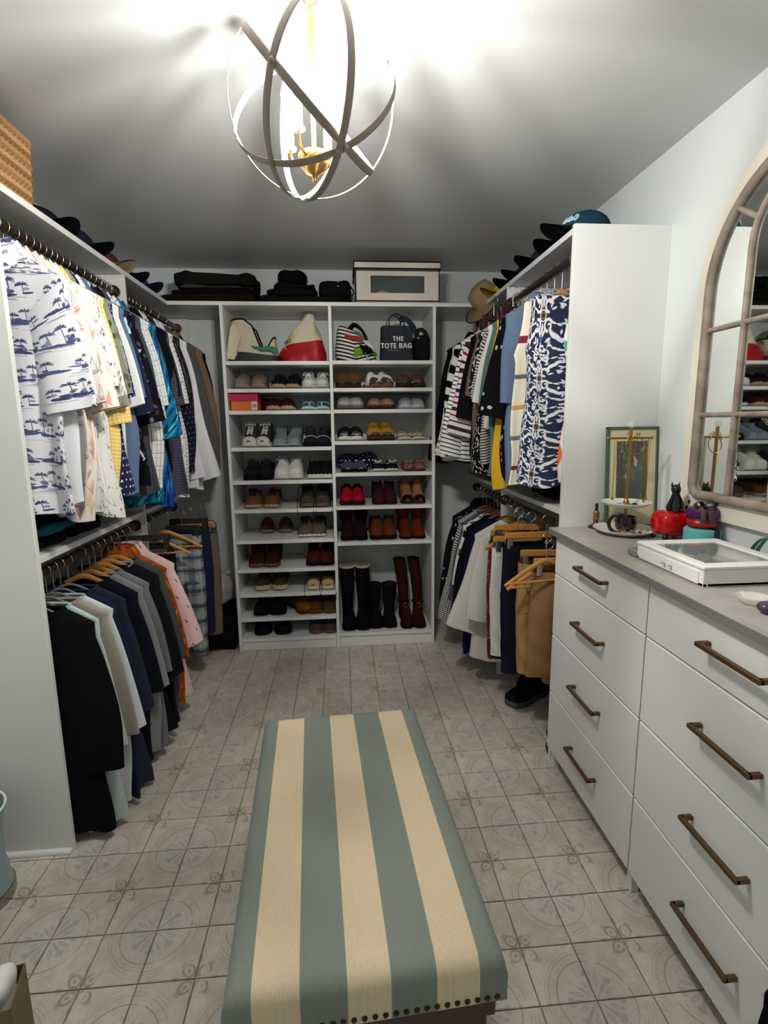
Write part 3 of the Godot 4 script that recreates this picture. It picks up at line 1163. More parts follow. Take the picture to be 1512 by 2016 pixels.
		if o.has("gore"):
			for s in [-1.0, 1.0]:
				var g := MB.new()
				g.ell(Vector3(s * W * 0.79, lift.call(0.2) + 0.07, -0.23 * L), Vector3(0.004, 0.045, 0.026), Basis.IDENTITY, 12, 8)
				put("elastic_gore", g, stuff_mat(o.gore), root)
		if o.has("buckle"):
			var bk := MB.new()
			var ring := PackedVector3Array()
			for i in 14:
				var a := TAU * i / 14
				ring.append(Vector3(0.014 * cos(a), lift.call(0.4) + 0.085 + 0.014 * sin(a), -0.02 * L + 0.012))
			bk.tube(ring, 0.0028, null, 6, Vector3.ZERO, false, true)
			put("buckle", bk, hx("b08a45", 0.3, 1.0), root)
			var bs := MB.new()
			var arc := PackedVector3Array()
			for i in 20:
				var a := TAU * i / 20
				arc.append(Vector3(W * 0.76 * cos(a), lift.call(0.3) + 0.085 + 0.006 * sin(a), -0.25 * L + (0.22 * L + 0.006) * sin(a)))
			bs.tube(arc, 0.009, 0.002, 6, Vector3.UP, false, true)
			put("ankle_strap", bs, um, root)
	return root

# ------------------------------------------------------------------ the place
func _ready() -> void:
	var cam := Camera3D.new()
	cam.name = "camera"
	add_child(cam)
	var yaw := 0.081
	var pitch := 0.1693
	var roll := -0.0108
	var fwd := Vector3(sin(yaw) * cos(pitch), -sin(pitch), -cos(yaw) * cos(pitch))
	var rt := Vector3(cos(yaw), 0, sin(yaw))
	var up := rt.cross(fwd)
	var R := rt * cos(roll) + up * sin(roll)
	var U := -rt * sin(roll) + up * cos(roll)
	cam.transform = Transform3D(Basis(R, U, -fwd), Vector3(0.047, 1.4347, 3.6176))
	cam.fov = rad_to_deg(2.0 * atan(1008.0 / 1025.17))
	cam.near = 0.02
	var we := WorldEnvironment.new()
	we.name = "environment"
	var env := Environment.new()
	env.background_mode = Environment.BG_COLOR
	env.background_color = Color(0, 0, 0)
	env.tonemap_mode = Environment.TONE_MAPPER_LINEAR
	env.tonemap_exposure = 1.0
	env.sdfgi_enabled = true
	env.ssao_enabled = true
	env.ssil_enabled = true
	we.environment = env
	add_child(we)
	var lamp_energy := 0.35

	room()
	closets()
	dresser()
	bench()
	chandelier(Vector3(0.006, 2.1, 2.385), fwd, R, U, lamp_energy)
	mirror()
	shelf_shoes()
	bags()
	top_shelf_things()
	clothes_left()
	clothes_right()
	counter_things()
	floor_things()

func wall(called: String, c: Vector3, s: Vector3, m: Material) -> void:
	tag(put(called, bx(c, s, 0.0), m), "", "", "", "structure")

func room() -> void:
	var wm := StandardMaterial3D.new()
	wm.albedo_color = Color("d5dcdd")
	wm.roughness = 0.75
	var nz := noise(5, 0.08, 3).get_seamless_image(256, 256)
	nz.convert(Image.FORMAT_RGBA8)
	nz.bump_map_to_normal_map(1.0)
	wm.normal_enabled = true
	wm.normal_texture = ImageTexture.create_from_image(nz)
	wm.normal_scale = 0.12
	wm.uv1_triplanar = true
	wm.uv1_world_triplanar = true
	wm.uv1_scale = Vector3(3, 3, 3)
	var cm := wm.duplicate()
	cm.albedo_color = Color("c8cacb")
	cm.roughness = 0.6
	var H := 2.418
	wall("wall_back", Vector3(0, H / 2, -0.06), Vector3(2.8, H + 0.2, 0.12), wm)
	wall("wall_left", Vector3(-1.34, H / 2, 2.15), Vector3(0.12, H + 0.2, 4.4), wm)
	wall("wall_right", Vector3(1.34, H / 2, 2.15), Vector3(0.12, H + 0.2, 4.4), wm)
	wall("wall_front", Vector3(0, H / 2, 4.36), Vector3(2.8, H + 0.2, 0.12), wm)
	wall("ceiling", Vector3(0, H + 0.06, 2.15), Vector3(2.8, 0.12, 4.6), cm)
	# floor: a grout bed, and on it every tile
	var fl := put("floor", bx(Vector3(0, -0.056, 2.15), Vector3(2.8, 0.1, 4.6), 0.0), hx("978d80", 0.9))
	tag(fl, "", "", "", "structure")
	var s := 0.1462
	var tx := -0.5148
	var tz := 1.9969
	var mats := []
	var tex := [tile_print(1), tile_print(2)]
	for k in 6:
		var m := StandardMaterial3D.new()
		m.albedo_texture = tex[k % 2]
		m.albedo_color = [Color("fbf9f5"), Color("f6f4f1"), Color("fffdf9"), Color("f2f0ec"), Color("f9f6f2"), Color("f5f3ee")][k]
		m.roughness = 0.48
		m.cull_mode = BaseMaterial3D.CULL_DISABLED
		mats.append(m)
	# four meshes: the quarters of the printed circle
	var quarter := {}
	for qx in 2:
		for qz in 2:
			var b := MB.new()
			var h := s / 2 - 0.0016
			var bv := 0.0014
			var uvf := func(x: float, z: float) -> Vector2:
				return Vector2((qx + 0.5 + x / s) * 0.5, (qz + 0.5 + z / s) * 0.5)
			var ring := [Vector2(-1, -1), Vector2(1, -1), Vector2(1, 1), Vector2(-1, 1)]
			var topf := PackedVector3Array()
			var tuv := PackedVector2Array()
			for r in ring:
				topf.append(Vector3(r.x * (h - bv), 0, r.y * (h - bv)))
				tuv.append(uvf.call(r.x * (h - bv), r.y * (h - bv)))
			b.face(topf, Vector3.UP, tuv)
			for k in 4:
				var r: Vector2 = ring[k]
				var r2: Vector2 = ring[(k + 1) % 4]
				var p := [Vector3(r.x * (h - bv), 0, r.y * (h - bv)), Vector3(r2.x * (h - bv), 0, r2.y * (h - bv)), Vector3(r2.x * h, -bv, r2.y * h), Vector3(r.x * h, -bv, r.y * h)]
				var q := PackedVector2Array()
				for e in p: q.append(uvf.call(e.x, e.z))
				b.face(PackedVector3Array(p), Vector3((r.x + r2.x), 1, (r.y + r2.y)), q)
				var p2 := [p[3], p[2], p[2] + Vector3(0, -0.008, 0), p[3] + Vector3(0, -0.008, 0)]
				b.face(PackedVector3Array(p2), Vector3((r.x + r2.x), 0, (r.y + r2.y)))
			quarter[Vector2i(qx, qz)] = b.mesh()
	var rng := RandomNumberGenerator.new()
	rng.seed = 11
	var rest := {}
	for j in range(-14, 16):
		for i in range(-6, 13):
			var x := tx + (i + 0.5) * s
			var z := tz + (j + 0.5) * s
			if x < -1.27 or x > 1.27 or z < 0.01 or z > 4.25: continue
			var q := Vector2i(posmod(i + 1, 2), posmod(j + 1, 2))
			var near := z > 0.3 and z < 2.75 and x > -1.0 and x < 1.0
			var o := MeshInstance3D.new()
			o.mesh = quarter[q]
			o.material_override = mats[rng.randi() % 6]
			o.position = Vector3(x, rng.randf_range(-0.0006, 0.0003), z)
			o.rotation = Vector3(rng.randf_range(-0.002, 0.002), 0, rng.randf_range(-0.002, 0.002))
			if near:
				o.name = "tile" if not fl.has_node("tile") else "tile_%03d" % fl.get_child_count()
				fl.add_child(o, true)
			else:
				if not rest.has(q): rest[q] = []
				rest[q].append(o.transform)
	for q in rest:
		var mm := MultiMesh.new()
		mm.transform_format = MultiMesh.TRANSFORM_3D
		mm.mesh = quarter[q]
		mm.instance_count = rest[q].size()
		for k in rest[q].size(): mm.set_instance_transform(k, rest[q][k])
		var mi := MultiMeshInstance3D.new()
		mi.multimesh = mm
		mi.material_override = mats[0]
		mi.name = "hidden_tiles" if not fl.has_node("hidden_tiles") else "hidden_tiles_%03d" % fl.get_child_count()
		mi.set_meta("kind", "stuff")
		fl.add_child(mi, true)

# worn encaustic print: a circle with a rosette over four tiles, a cross of hearts at the corners
func tile_print(sd: int) -> ImageTexture:
	var n := 320
	var im := Image.create(n, n, false, Image.FORMAT_RGB8)
	var nz := noise(sd * 31, 0.011, 4).get_seamless_image(n, n)
	var nf := noise(sd * 57, 0.06, 3).get_seamless_image(n, n)
	var base := Color("d3cbbf")
	var line := Color("a2978a")
	var blue := Color("a6aaac")
	for y in n:
		for x in n:
			# the circle is centred on the image's middle; one unit is one tile
			var p := Vector2((x + 0.5) / n, (y + 0.5) / n) * 2.0 - Vector2.ONE
			var r := p.length()
			var a := 0.0
			var c := line
			if r < 0.98:
				if absf(r - 0.66) < 0.013: a = 0.75
				elif absf(r - 0.80) < 0.012 or absf(r - 0.86) < 0.008: a = 0.4
				elif absf(r - 0.93) < 0.01: a = 0.22
				elif r < 0.6:
					var an := p.angle()
					var f := absf(fposmod(an + PI / 8, PI / 4) - PI / 8) * r  # distance across the nearest of eight stems
					c = blue
					if r > 0.06 and r < 0.5 and f < 0.012 + 0.02 * smoothstep(0.1, 0.4, r): a = 0.75
					var d := fposmod(an, PI / 4) - PI / 8
					var pc := Vector2(r * cos(d) - 0.33, r * sin(d))
					if (pc / Vector2(0.12, 0.035)).length() < 1.0 and (pc / Vector2(0.09, 0.018)).length() > 0.7: a = 0.6
					for sg in [-1.0, 1.0]:
						var pd := fposmod(an + PI / 8, PI / 4) - PI / 8
						var lo := Vector2(r * cos(pd) - 0.44, r * sin(pd) - sg * 0.055)
						if (lo / Vector2(0.05, 0.026)).length() < 1.0: a = 0.7
					if absf(r - 0.56) < 0.02 and absf(fposmod(an + PI / 16, PI / 8) - PI / 16) * r < 0.017: a = 0.55
				elif absf(r - 0.72) < 0.02 and absf(fposmod(p.angle() + PI / 24, PI / 12) - PI / 24) * r < 0.016: a = 0.42
			var q := Vector2(1.0 - absf(p.x), 1.0 - absf(p.y))  # from the corner
			var rq := q.length()
			var t := absf(q.x - q.y) * 0.7071
			var m := (q.x + q.y) * 0.7071
			var hr := ((Vector2(m, t) - Vector2(0.2, 0.0)) / Vector2(0.145, 0.115)).length()
			if hr < 1.0 and hr > 0.62: a = 0.85; c = line
			elif hr < 0.3: a = 0.65; c = line
			var lo2 := minf(q.x, q.y)
			var hi2 := maxf(q.x, q.y)
			if hi2 < 0.46 and hi2 > 0.24 and lo2 < 0.035 * sin((hi2 - 0.24) / 0.22 * PI): a = 0.8; c = line
			if hi2 < 0.24 and lo2 < 0.016: a = 0.7; c = line
			if rq > 0.33 and rq < 0.4 and t < 0.05: a = maxf(a, 0.5); c = line
			var wear := nz.get_pixel(x, y).r
			var fine := nf.get_pixel(x, y).r
			a *= clampf(1.5 - 1.35 * smoothstep(0.35, 0.8, wear), 0.12, 1.0) * (0.75 + 0.5 * fine)
			var k := 0.94 + 0.1 * wear + 0.05 * (fine - 0.5)
			var b := Color(base.r * k, base.g * k, base.b * k * (1.0 + 0.03 * (wear - 0.5)))
			if r < 0.66: b = b.lerp(Color("cdcfcd"), 0.25)
			im.set_pixel(x, y, b.lerp(c, clampf(a, 0.0, 1.0)))
	return ImageTexture.create_from_image(im)

var white: StandardMaterial3D
func melamine() -> StandardMaterial3D:
	if white == null:
		white = StandardMaterial3D.new()
		white.albedo_color = Color("e0e1de")
		white.roughness = 0.42
		white.cull_mode = BaseMaterial3D.CULL_DISABLED
	return white

func rod(parent: Node3D, x: float, y: float, z0: float, z1: float) -> void:
	var b := MB.new()
	b.tube(PackedVector3Array([Vector3(x, y, z0), Vector3(x, y, z1)]), 0.0155, null, 16)
	var r := put("clothes_rod", b, hx("4a3a33", 0.3, 0.8), parent)
	for z in [z0, z1]:
		var s := MB.new()
		s.tube(PackedVector3Array([Vector3(x, y, z - 0.006), Vector3(x, y, z + 0.006)]), 0.027, null, 16)
		put("rod_socket", s, hx("5b4a40", 0.35, 0.8), r)

func closets() -> void:
	var w := melamine()
	var T := 0.019
	# shoe tower against the back wall
	var t := thing("shoe_cabinet", "tall white two-bay shoe cabinet of open shelves against the back wall", "cabinet", Vector3(0, 0, 0))
	var D := 0.417
	for x in [-0.6195, 0.6195]:
		put("side_panel", bx(Vector3(x, 1.055, D / 2), Vector3(T, 2.11, D)), w, t)
	put("center_panel", bx(Vector3(0.0017, 1.055, D / 2), Vector3(T, 2.11, D)), w, t)
	put("top_shelf", bx(Vector3(0, 2.12, D / 2), Vector3(1.83, 0.022, D)), w, t)
	for y in [1.8, 1.642, 1.515, 1.297, 1.096, 0.918, 0.725, 0.54, 0.38, 0.219, 0.084]:
		put("shelf", bx(Vector3(-0.309, y - 0.011, D / 2 - 0.001), Vector3(0.6, 0.022, D - 0.004)), w, t)
	for y in [1.803, 1.644, 1.517, 1.328, 1.134, 0.926, 0.697, 0.094]:
		put("shelf", bx(Vector3(0.311, y - 0.011, D / 2 - 0.001), Vector3(0.6, 0.022, D - 0.004)), w, t)
	for x in [-0.309, 0.311]:
		put("toe_kick", bx(Vector3(x, 0.034, D - 0.02), Vector3(0.6, 0.066, 0.016)), w, t)
	# left hanging closet
	var l := thing("hanging_closet", "white double-hang closet along the left wall packed with shirts", "closet", Vector3(0, 0, 0))
	var cx := -1.0965
	var cw := 0.365
	put("end_panel", bx(Vector3(-1.089, 1.07, 1.9615), Vector3(0.382, 2.14, T), 0.001), w, l)
	put("divider_panel", bx(Vector3(cx, 1.055, 1.016), Vector3(cw, 2.11, T)), w, l)
	put("back_end_panel", bx(Vector3(cx, 1.055, 0.011), Vector3(cw, 2.11, T)), w, l)
	put("top_shelf", bx(Vector3(cx, 2.12, (1.951 + 0.42) / 2), Vector3(cw, 0.022, 1.531)), w, l)
	put("corner_shelf", bx(Vector3(cx - 0.0005, 2.12, 0.2085), Vector3(cw - 0.001, 0.022, 0.415)), w, l)
	put("middle_shelf", bx(Vector3(cx, 1.015, 1.488), Vector3(cw, 0.022, 0.924)), w, l)
	put("middle_shelf", bx(Vector3(cx, 1.015, 0.72), Vector3(cw, 0.022, 0.57)), w, l)
	rod(l, -0.96, 2.035, 1.032, 1.945)
	rod(l, -0.96, 2.035, 0.10, 1.0)
	rod(l, -0.96, 0.955, 1.032, 1.945)
	rod(l, -0.96, 0.955, 0.46, 1.0)
	# right hanging closet
	var r := thing("hanging_closet", "white double-hang closet along the right wall with dresses and trousers", "closet", Vector3(0, 0, 0))
	cx = 1.0955
	cw = 0.367
	put("end_panel", bx(Vector3(cx, 1.07, 1.6402), Vector3(0.369, 2.14, T), 0.001), w, r)
	put("divider_panel", bx(Vector3(cx, 1.055, 0.872), Vector3(cw, 2.11, T)), w, r)
	put("back_end_panel", bx(Vector3(cx, 1.055, 0.011), Vector3(cw, 2.11, T)), w, r)
	put("top_shelf", bx(Vector3(cx, 2.12, (1.63 + 0.42) / 2), Vector3(cw, 0.022, 1.21)), w, r)
	put("corner_shelf", bx(Vector3(cx + 0.0005, 2.12, 0.2085), Vector3(cw - 0.001, 0.022, 0.415)), w, r)
	put("middle_shelf", bx(Vector3(cx, 1.077, 1.256), Vector3(cw, 0.022, 0.748)), w, r)
	put("middle_shelf", bx(Vector3(cx, 1.077, 0.45), Vector3(cw, 0.022, 0.82)), w, r)
	rod(r, 0.93, 2.03, 0.89, 1.625)
	rod(r, 0.93, 2.03, 0.3, 0.86)
	rod(r, 0.925, 1.018, 0.89, 1.625)
	rod(r, 0.925, 1.018, 0.3, 0.86)
	# quarter-round at the foot of the left end panel
	var q := MB.new()
	q.tube(PackedVector3Array([Vector3(-1.279, 0.003, 1.9735), Vector3(-0.9, 0.003, 1.9735)]), 0.013, 0.013, 10)
	tag(put("trim_1", q, w), "", "", "", "structure")

func dresser() -> void:
	var w := melamine()
	var bronze := hx("5f4529", 0.4, 0.5)
	var cols := [[1.6805, 2.304, "white four-drawer dresser unit beside the tall right panel"], [2.3075, 2.96, "white four-drawer dresser unit nearest the camera at the right edge"]]
	var rows := [[0.9955, 0.8425], [0.8395, 0.5885], [0.5855, 0.3405], [0.3375, 0.0894]]
	var hy := [0.927, 0.722, 0.477, 0.23]
	for c in cols:
		var z0: float = c[0]
		var z1: float = c[1]
		var d := thing("dresser", c[2], "dresser", Vector3(0, 0, 0), 0.0, "dresser units under the grey countertop")
		var zc := (z0 + z1) / 2
		var wz := z1 - z0 - 0.002
		put("carcass", bx(Vector3(1.091, 0.546, zc), Vector3(0.374, 0.9, wz)), w, d)
		for lx in [0.915, 1.24]:
			for lz in [z0 + 0.016, z1 - 0.016]:
				if lz > 2.31 and lz < 2.4 and lx < 1.0: continue  # the units share the front foot at their joint
				put("leg", bx(Vector3(lx, 0.048, lz), Vector3(0.026, 0.096, 0.026)), w, d)
		for k in 4:
			var y1: float = rows[k][0]
			var y0: float = rows[k][1]
			var f := put("drawer", bx(Vector3(0.8915, (y0 + y1) / 2, zc), Vector3(0.019, y1 - y0 - 0.001, wz - 0.0015), 0.0026), w, d)
			var hz := zc + 0.009
			var h := MB.new()
			h.box(Vector3(0.853, hy[k], hz), Vector3(0.011, 0.011, 0.19), 0.001)
			for s in [-1.0, 1.0]:
				h.box(Vector3(0.8665, hy[k], hz + s * 0.0895), Vector3(0.029, 0.011, 0.011), 0.001)
			put("handle", h, bronze, f)
	var m := StandardMaterial3D.new()
	var im := noise(9, 0.02, 5).get_seamless_image(256, 256)
	var ci := Image.create(256, 256, false, Image.FORMAT_RGB8)
	for y in 256:
		for x in 256:
			var v := im.get_pixel(x, y).r
			ci.set_pixel(x, y, Color("9d9993").lerp(Color("aaa6a0"), clampf(v * 1.4 - 0.2, 0, 1)))
	m.albedo_texture = ImageTexture.create_from_image(ci)
	m.uv1_triplanar = true
	m.uv1_world_triplanar = true
	m.uv1_scale = Vector3(3, 3, 3)
	m.roughness = 0.4
	var ct := thing("countertop", "grey stone-look countertop slab lying across the white dresser", "countertop", Vector3(1.0705, 1.0085, 2.33))
	put("slab", bx(Vector3.ZERO, Vector3(0.417, 0.024, 1.355), 0.001), m, ct)
	put("edge_band", bx(Vector3(-0.2092, -0.0008, 0), Vector3(0.0016, 0.0215, 1.353), 0.0005), hx("74736f", 0.5), ct)

func bench() -> void:
	var o := thing("bench", "upholstered storage bench striped in sage and cream with nailhead trim", "bench", Vector3(0.05, 0, 2.39), 0.056)
	var im := Image.create(512, 64, false, Image.FORMAT_RGB8)
	var r := RandomNumberGenerator.new()
	r.seed = 3
	var edges := [0.105, 0.265, 0.425, 0.575, 0.735, 0.89]
	for x in 512:
		var f := x / 512.0
		var k := 0
		for e in edges:
			if f > e: k += 1
		var c := Color("838b82") if k % 2 == 0 else Color("dfcbac")
		for y in 64:
			var n := 1.0 + r.randf_range(-0.035, 0.035)
			im.set_pixel(x, y, Color(c.r * n, c.g * n, c.b * n))
	var m := StandardMaterial3D.new()
	m.albedo_texture = ImageTexture.create_from_image(im)
	m.roughness = 0.95
	m.cull_mode = BaseMaterial3D.CULL_DISABLED
	# cushion: a padded slab whose cloth wraps down the sides
	var P := PackedVector3Array()
	var W := 0.262
	var L := 0.445
	var nu := 33
	var nv := 41
	var prof := func(u: float, h: float) -> Vector2:  # -1..1 -> (offset, drop)
		var a := absf(u)
		if a < 0.72: return Vector2(u / 0.72 * (h - 0.03), 0.0)
		if a < 0.86:
			var q := (a - 0.72) / 0.14 * PI / 2
			return Vector2(signf(u) * (h - 0.03 + 0.03 * sin(q)), 0.03 * (1.0 - cos(q)))
		return Vector2(signf(u) * h, 0.03 + (a - 0.86) / 0.14 * 0.065)
	for j in nv:
		var pz: Vector2 = prof.call(j / (nv - 1.0) * 2.0 - 1.0, L)
		for i in nu:
			var px: Vector2 = prof.call(i / (nu - 1.0) * 2.0 - 1.0, W)
			var drop := maxf(px.y, pz.y)
			var crown := 0.014 * (1.0 - pow(px.x / W, 4.0)) * (1.0 - pow(pz.x / L, 4.0))
			P.append(Vector3(px.x, 0.462 - drop + crown - 0.014, pz.x))
	var b := MB.new()
	b.grid(P, nu, nv, false, 1.0, 6.0, true)
	for k in b.uv.size():
		b.uv[k].x = clampf(0.5 + P[k].x / (2.0 * W) * 0.985, 0.005, 0.995)
		b.uv[k].y = P[k].z * 6.0
	put("cushion", b, m, o)
	var wood := hx("3a2219", 0.4)
	put("frame", bx(Vector3(0, 0.335, 0), Vector3(0.49, 0.06, 0.87), 0.004), wood, o)
	put("chest", bx(Vector3(0, 0.19, 0), Vector3(0.465, 0.25, 0.845), 0.004), wood, o)
	for sx in [-1, 1]:
		for sz in [-1, 1]:
			put("foot", bx(Vector3(sx * 0.2, 0.034, sz * 0.39), Vector3(0.05, 0.068, 0.05), 0.004), wood, o)
	var nail := MB.new()
	nail.ell(Vector3.ZERO, Vector3(0.0058, 0.0058, 0.004), Basis.IDENTITY, 8, 5)
	var nm := nail.mesh()
	var brass := hx("4a3220", 0.35, 0.8)
	for k in 26:
		var x := -0.242 + 0.484 * k / 25.0
		put("nailhead", nm, brass, o).position = Vector3(x, 0.364, L + 0.001)
	for s in [-1.0, 1.0]:
		for k in 47:
			var e := put("nailhead", nm, brass, o)
			e.position = Vector3(s * (W + 0.001), 0.364, -L + 0.015 + (2 * L - 0.03) * k / 46.0)
			e.rotation.y = PI / 2

func chandelier(c: Vector3, fwd: Vector3, R: Vector3, U: Vector3, energy: float) -> void:
	var o := thing("orb_chandelier", "globe chandelier of crossing metal hoops around lit candle bulbs", "chandelier", c)
	var eye := Vector3(0.047, 1.4347, 3.6176)
	var t := (eye - c).normalized()
	var ex := (R - t * R.dot(t)).normalized()
	var ey := t.cross(ex)
	var metal := hx("968b7e", 0.5, 0.15)
	var rad := 0.173
	var dirs := [Vector3(0.10, 0.06, 1.0), Vector3(0.71, 0.70, 0.04), Vector3(-0.26, 0.84, 0.48), Vector3(0.85, -0.226, 0.467), Vector3(0.9, -0.22, -0.36)]
	var k := 0
	for d in dirs:
		var nrm: Vector3 = (ex * d.x + ey * d.y + t * d.z).normalized()
		var a := nrm.cross(Vector3.UP).normalized()
		var b := nrm.cross(a)
		var path := PackedVector3Array()
		var rr := rad + 0.0016 * k
		for i in 72:
			var an := TAU * i / 72
			path.append(a * cos(an) * rr + b * sin(an) * rr)
		var m := MB.new()
		m.tube(path, 0.0013, 0.008, 8, nrm, false, true)
		put("hoop", m, metal, o)
		k += 1
	# pins where the hoops cross
	for pq in [[1, 2], [2, 3], [2, 4], [1, 3]]:
		var n0: Vector3 = (ex * dirs[pq[0]].x + ey * dirs[pq[0]].y + t * dirs[pq[0]].z).normalized()
		var n1: Vector3 = (ex * dirs[pq[1]].x + ey * dirs[pq[1]].y + t * dirs[pq[1]].z).normalized()
		var rv := MB.new()
		var q := n0.cross(n1).normalized()
		if q.dot(t) < 0.0: q = -q
		rv.ell(q * (rad + 0.006), Vector3(0.006, 0.006, 0.006), Basis.IDENTITY, 8, 6)
		put("rivet", rv, metal, o)
	var brass := hx("a5834f", 0.3, 0.9)
	var top := 2.418 - c.y
	var can := MB.new()
	can.lathe([Vector2(0.001, top - 0.03), Vector2(0.03, top - 0.03), Vector2(0.055, top - 0.018), Vector2(0.06, top - 0.001), Vector2(0.001, top - 0.001)], 24)
	put("canopy", can, brass, o)
	var st := MB.new()
	st.tube(PackedVector3Array([Vector3(0, top - 0.03, 0), Vector3(0, 0.21, 0)]), 0.004, null, 8)
	put("stem", st, brass, o)
	for s in [0, 1]:
		var lp := PackedVector3Array()
		for i in 16:
			var an := TAU * i / 16
			lp.append(Vector3((0.013 * cos(an)) * (1 - s), 0.195 - 0.024 * s + 0.019 * sin(an), 0.013 * cos(an) * s))
		var lm := MB.new()
		lm.tube(lp, 0.0028, null, 6, Vector3.ZERO, false, true)
		put("chain_link", lm, brass, o)
	var col := MB.new()
	col.lathe([Vector2(0.001, 0.16), Vector2(0.006, 0.158), Vector2(0.006, 0.07), Vector2(0.01, 0.06), Vector2(0.005, 0.05), Vector2(0.005, -0.085), Vector2(0.009, -0.095), Vector2(0.034, -0.1), Vector2(0.033, -0.118), Vector2(0.02, -0.134), Vector2(0.006, -0.14), Vector2(0.006, -0.15), Vector2(0.001, -0.155)], 20)
	put("center_column", col, brass, o)
	for q in 4:
		var an := q * TAU / 4 + 0.5
		var d := Vector3(cos(an), 0, sin(an))
		var am := MB.new()
		am.tube(curve([d * 0.01 + Vector3(0, -0.1, 0), d * 0.035 + Vector3(0, -0.112, 0), d * 0.055 + Vector3(0, -0.1, 0), d * 0.06 + Vector3(0, -0.075, 0)], 4), 0.003, null, 6)
		var arm := put("arm", am, brass, o)
		var cs := MB.new()
		cs.t = Transform3D(Basis.IDENTITY, d * 0.06)
		cs.lathe([Vector2(0.001, -0.08), Vector2(0.014, -0.078), Vector2(0.014, -0.074), Vector2(0.009, -0.072), Vector2(0.009, -0.01), Vector2(0.001, -0.009)], 14)
		put("candle_sleeve", cs, hx("efe9dc", 0.5), arm)
		var bm := MB.new()
		bm.t = Transform3D(Basis.IDENTITY, d * 0.06)
		bm.lathe([Vector2(0.001, -0.012), Vector2(0.008, -0.01), Vector2(0.009, -0.002), Vector2(0.0155, 0.018), Vector2(0.0165, 0.03), Vector2(0.012, 0.05), Vector2(0.005, 0.066), Vector2(0.001, 0.076)], 14)
		var em := StandardMaterial3D.new()
		em.albedo_color = Color("fff6e4")
		em.emission_enabled = true
		em.emission = Color("fff3e0")
		em.emission_energy_multiplier = 12.0
		put("bulb", bm, em, arm)
		var li := OmniLight3D.new()
		li.name = "bulb_light" if q == 0 else "bulb_light_%03d" % q
		li.position = d * 0.06 + Vector3(0, 0.028, 0)
		li.light_color = Color(1.0, 0.985, 0.955)
		li.light_energy = energy
		li.light_size = 0.008
		li.omni_range = 8.0
		li.omni_attenuation = 2.0
		li.shadow_enabled = true
		o.add_child(li, true)

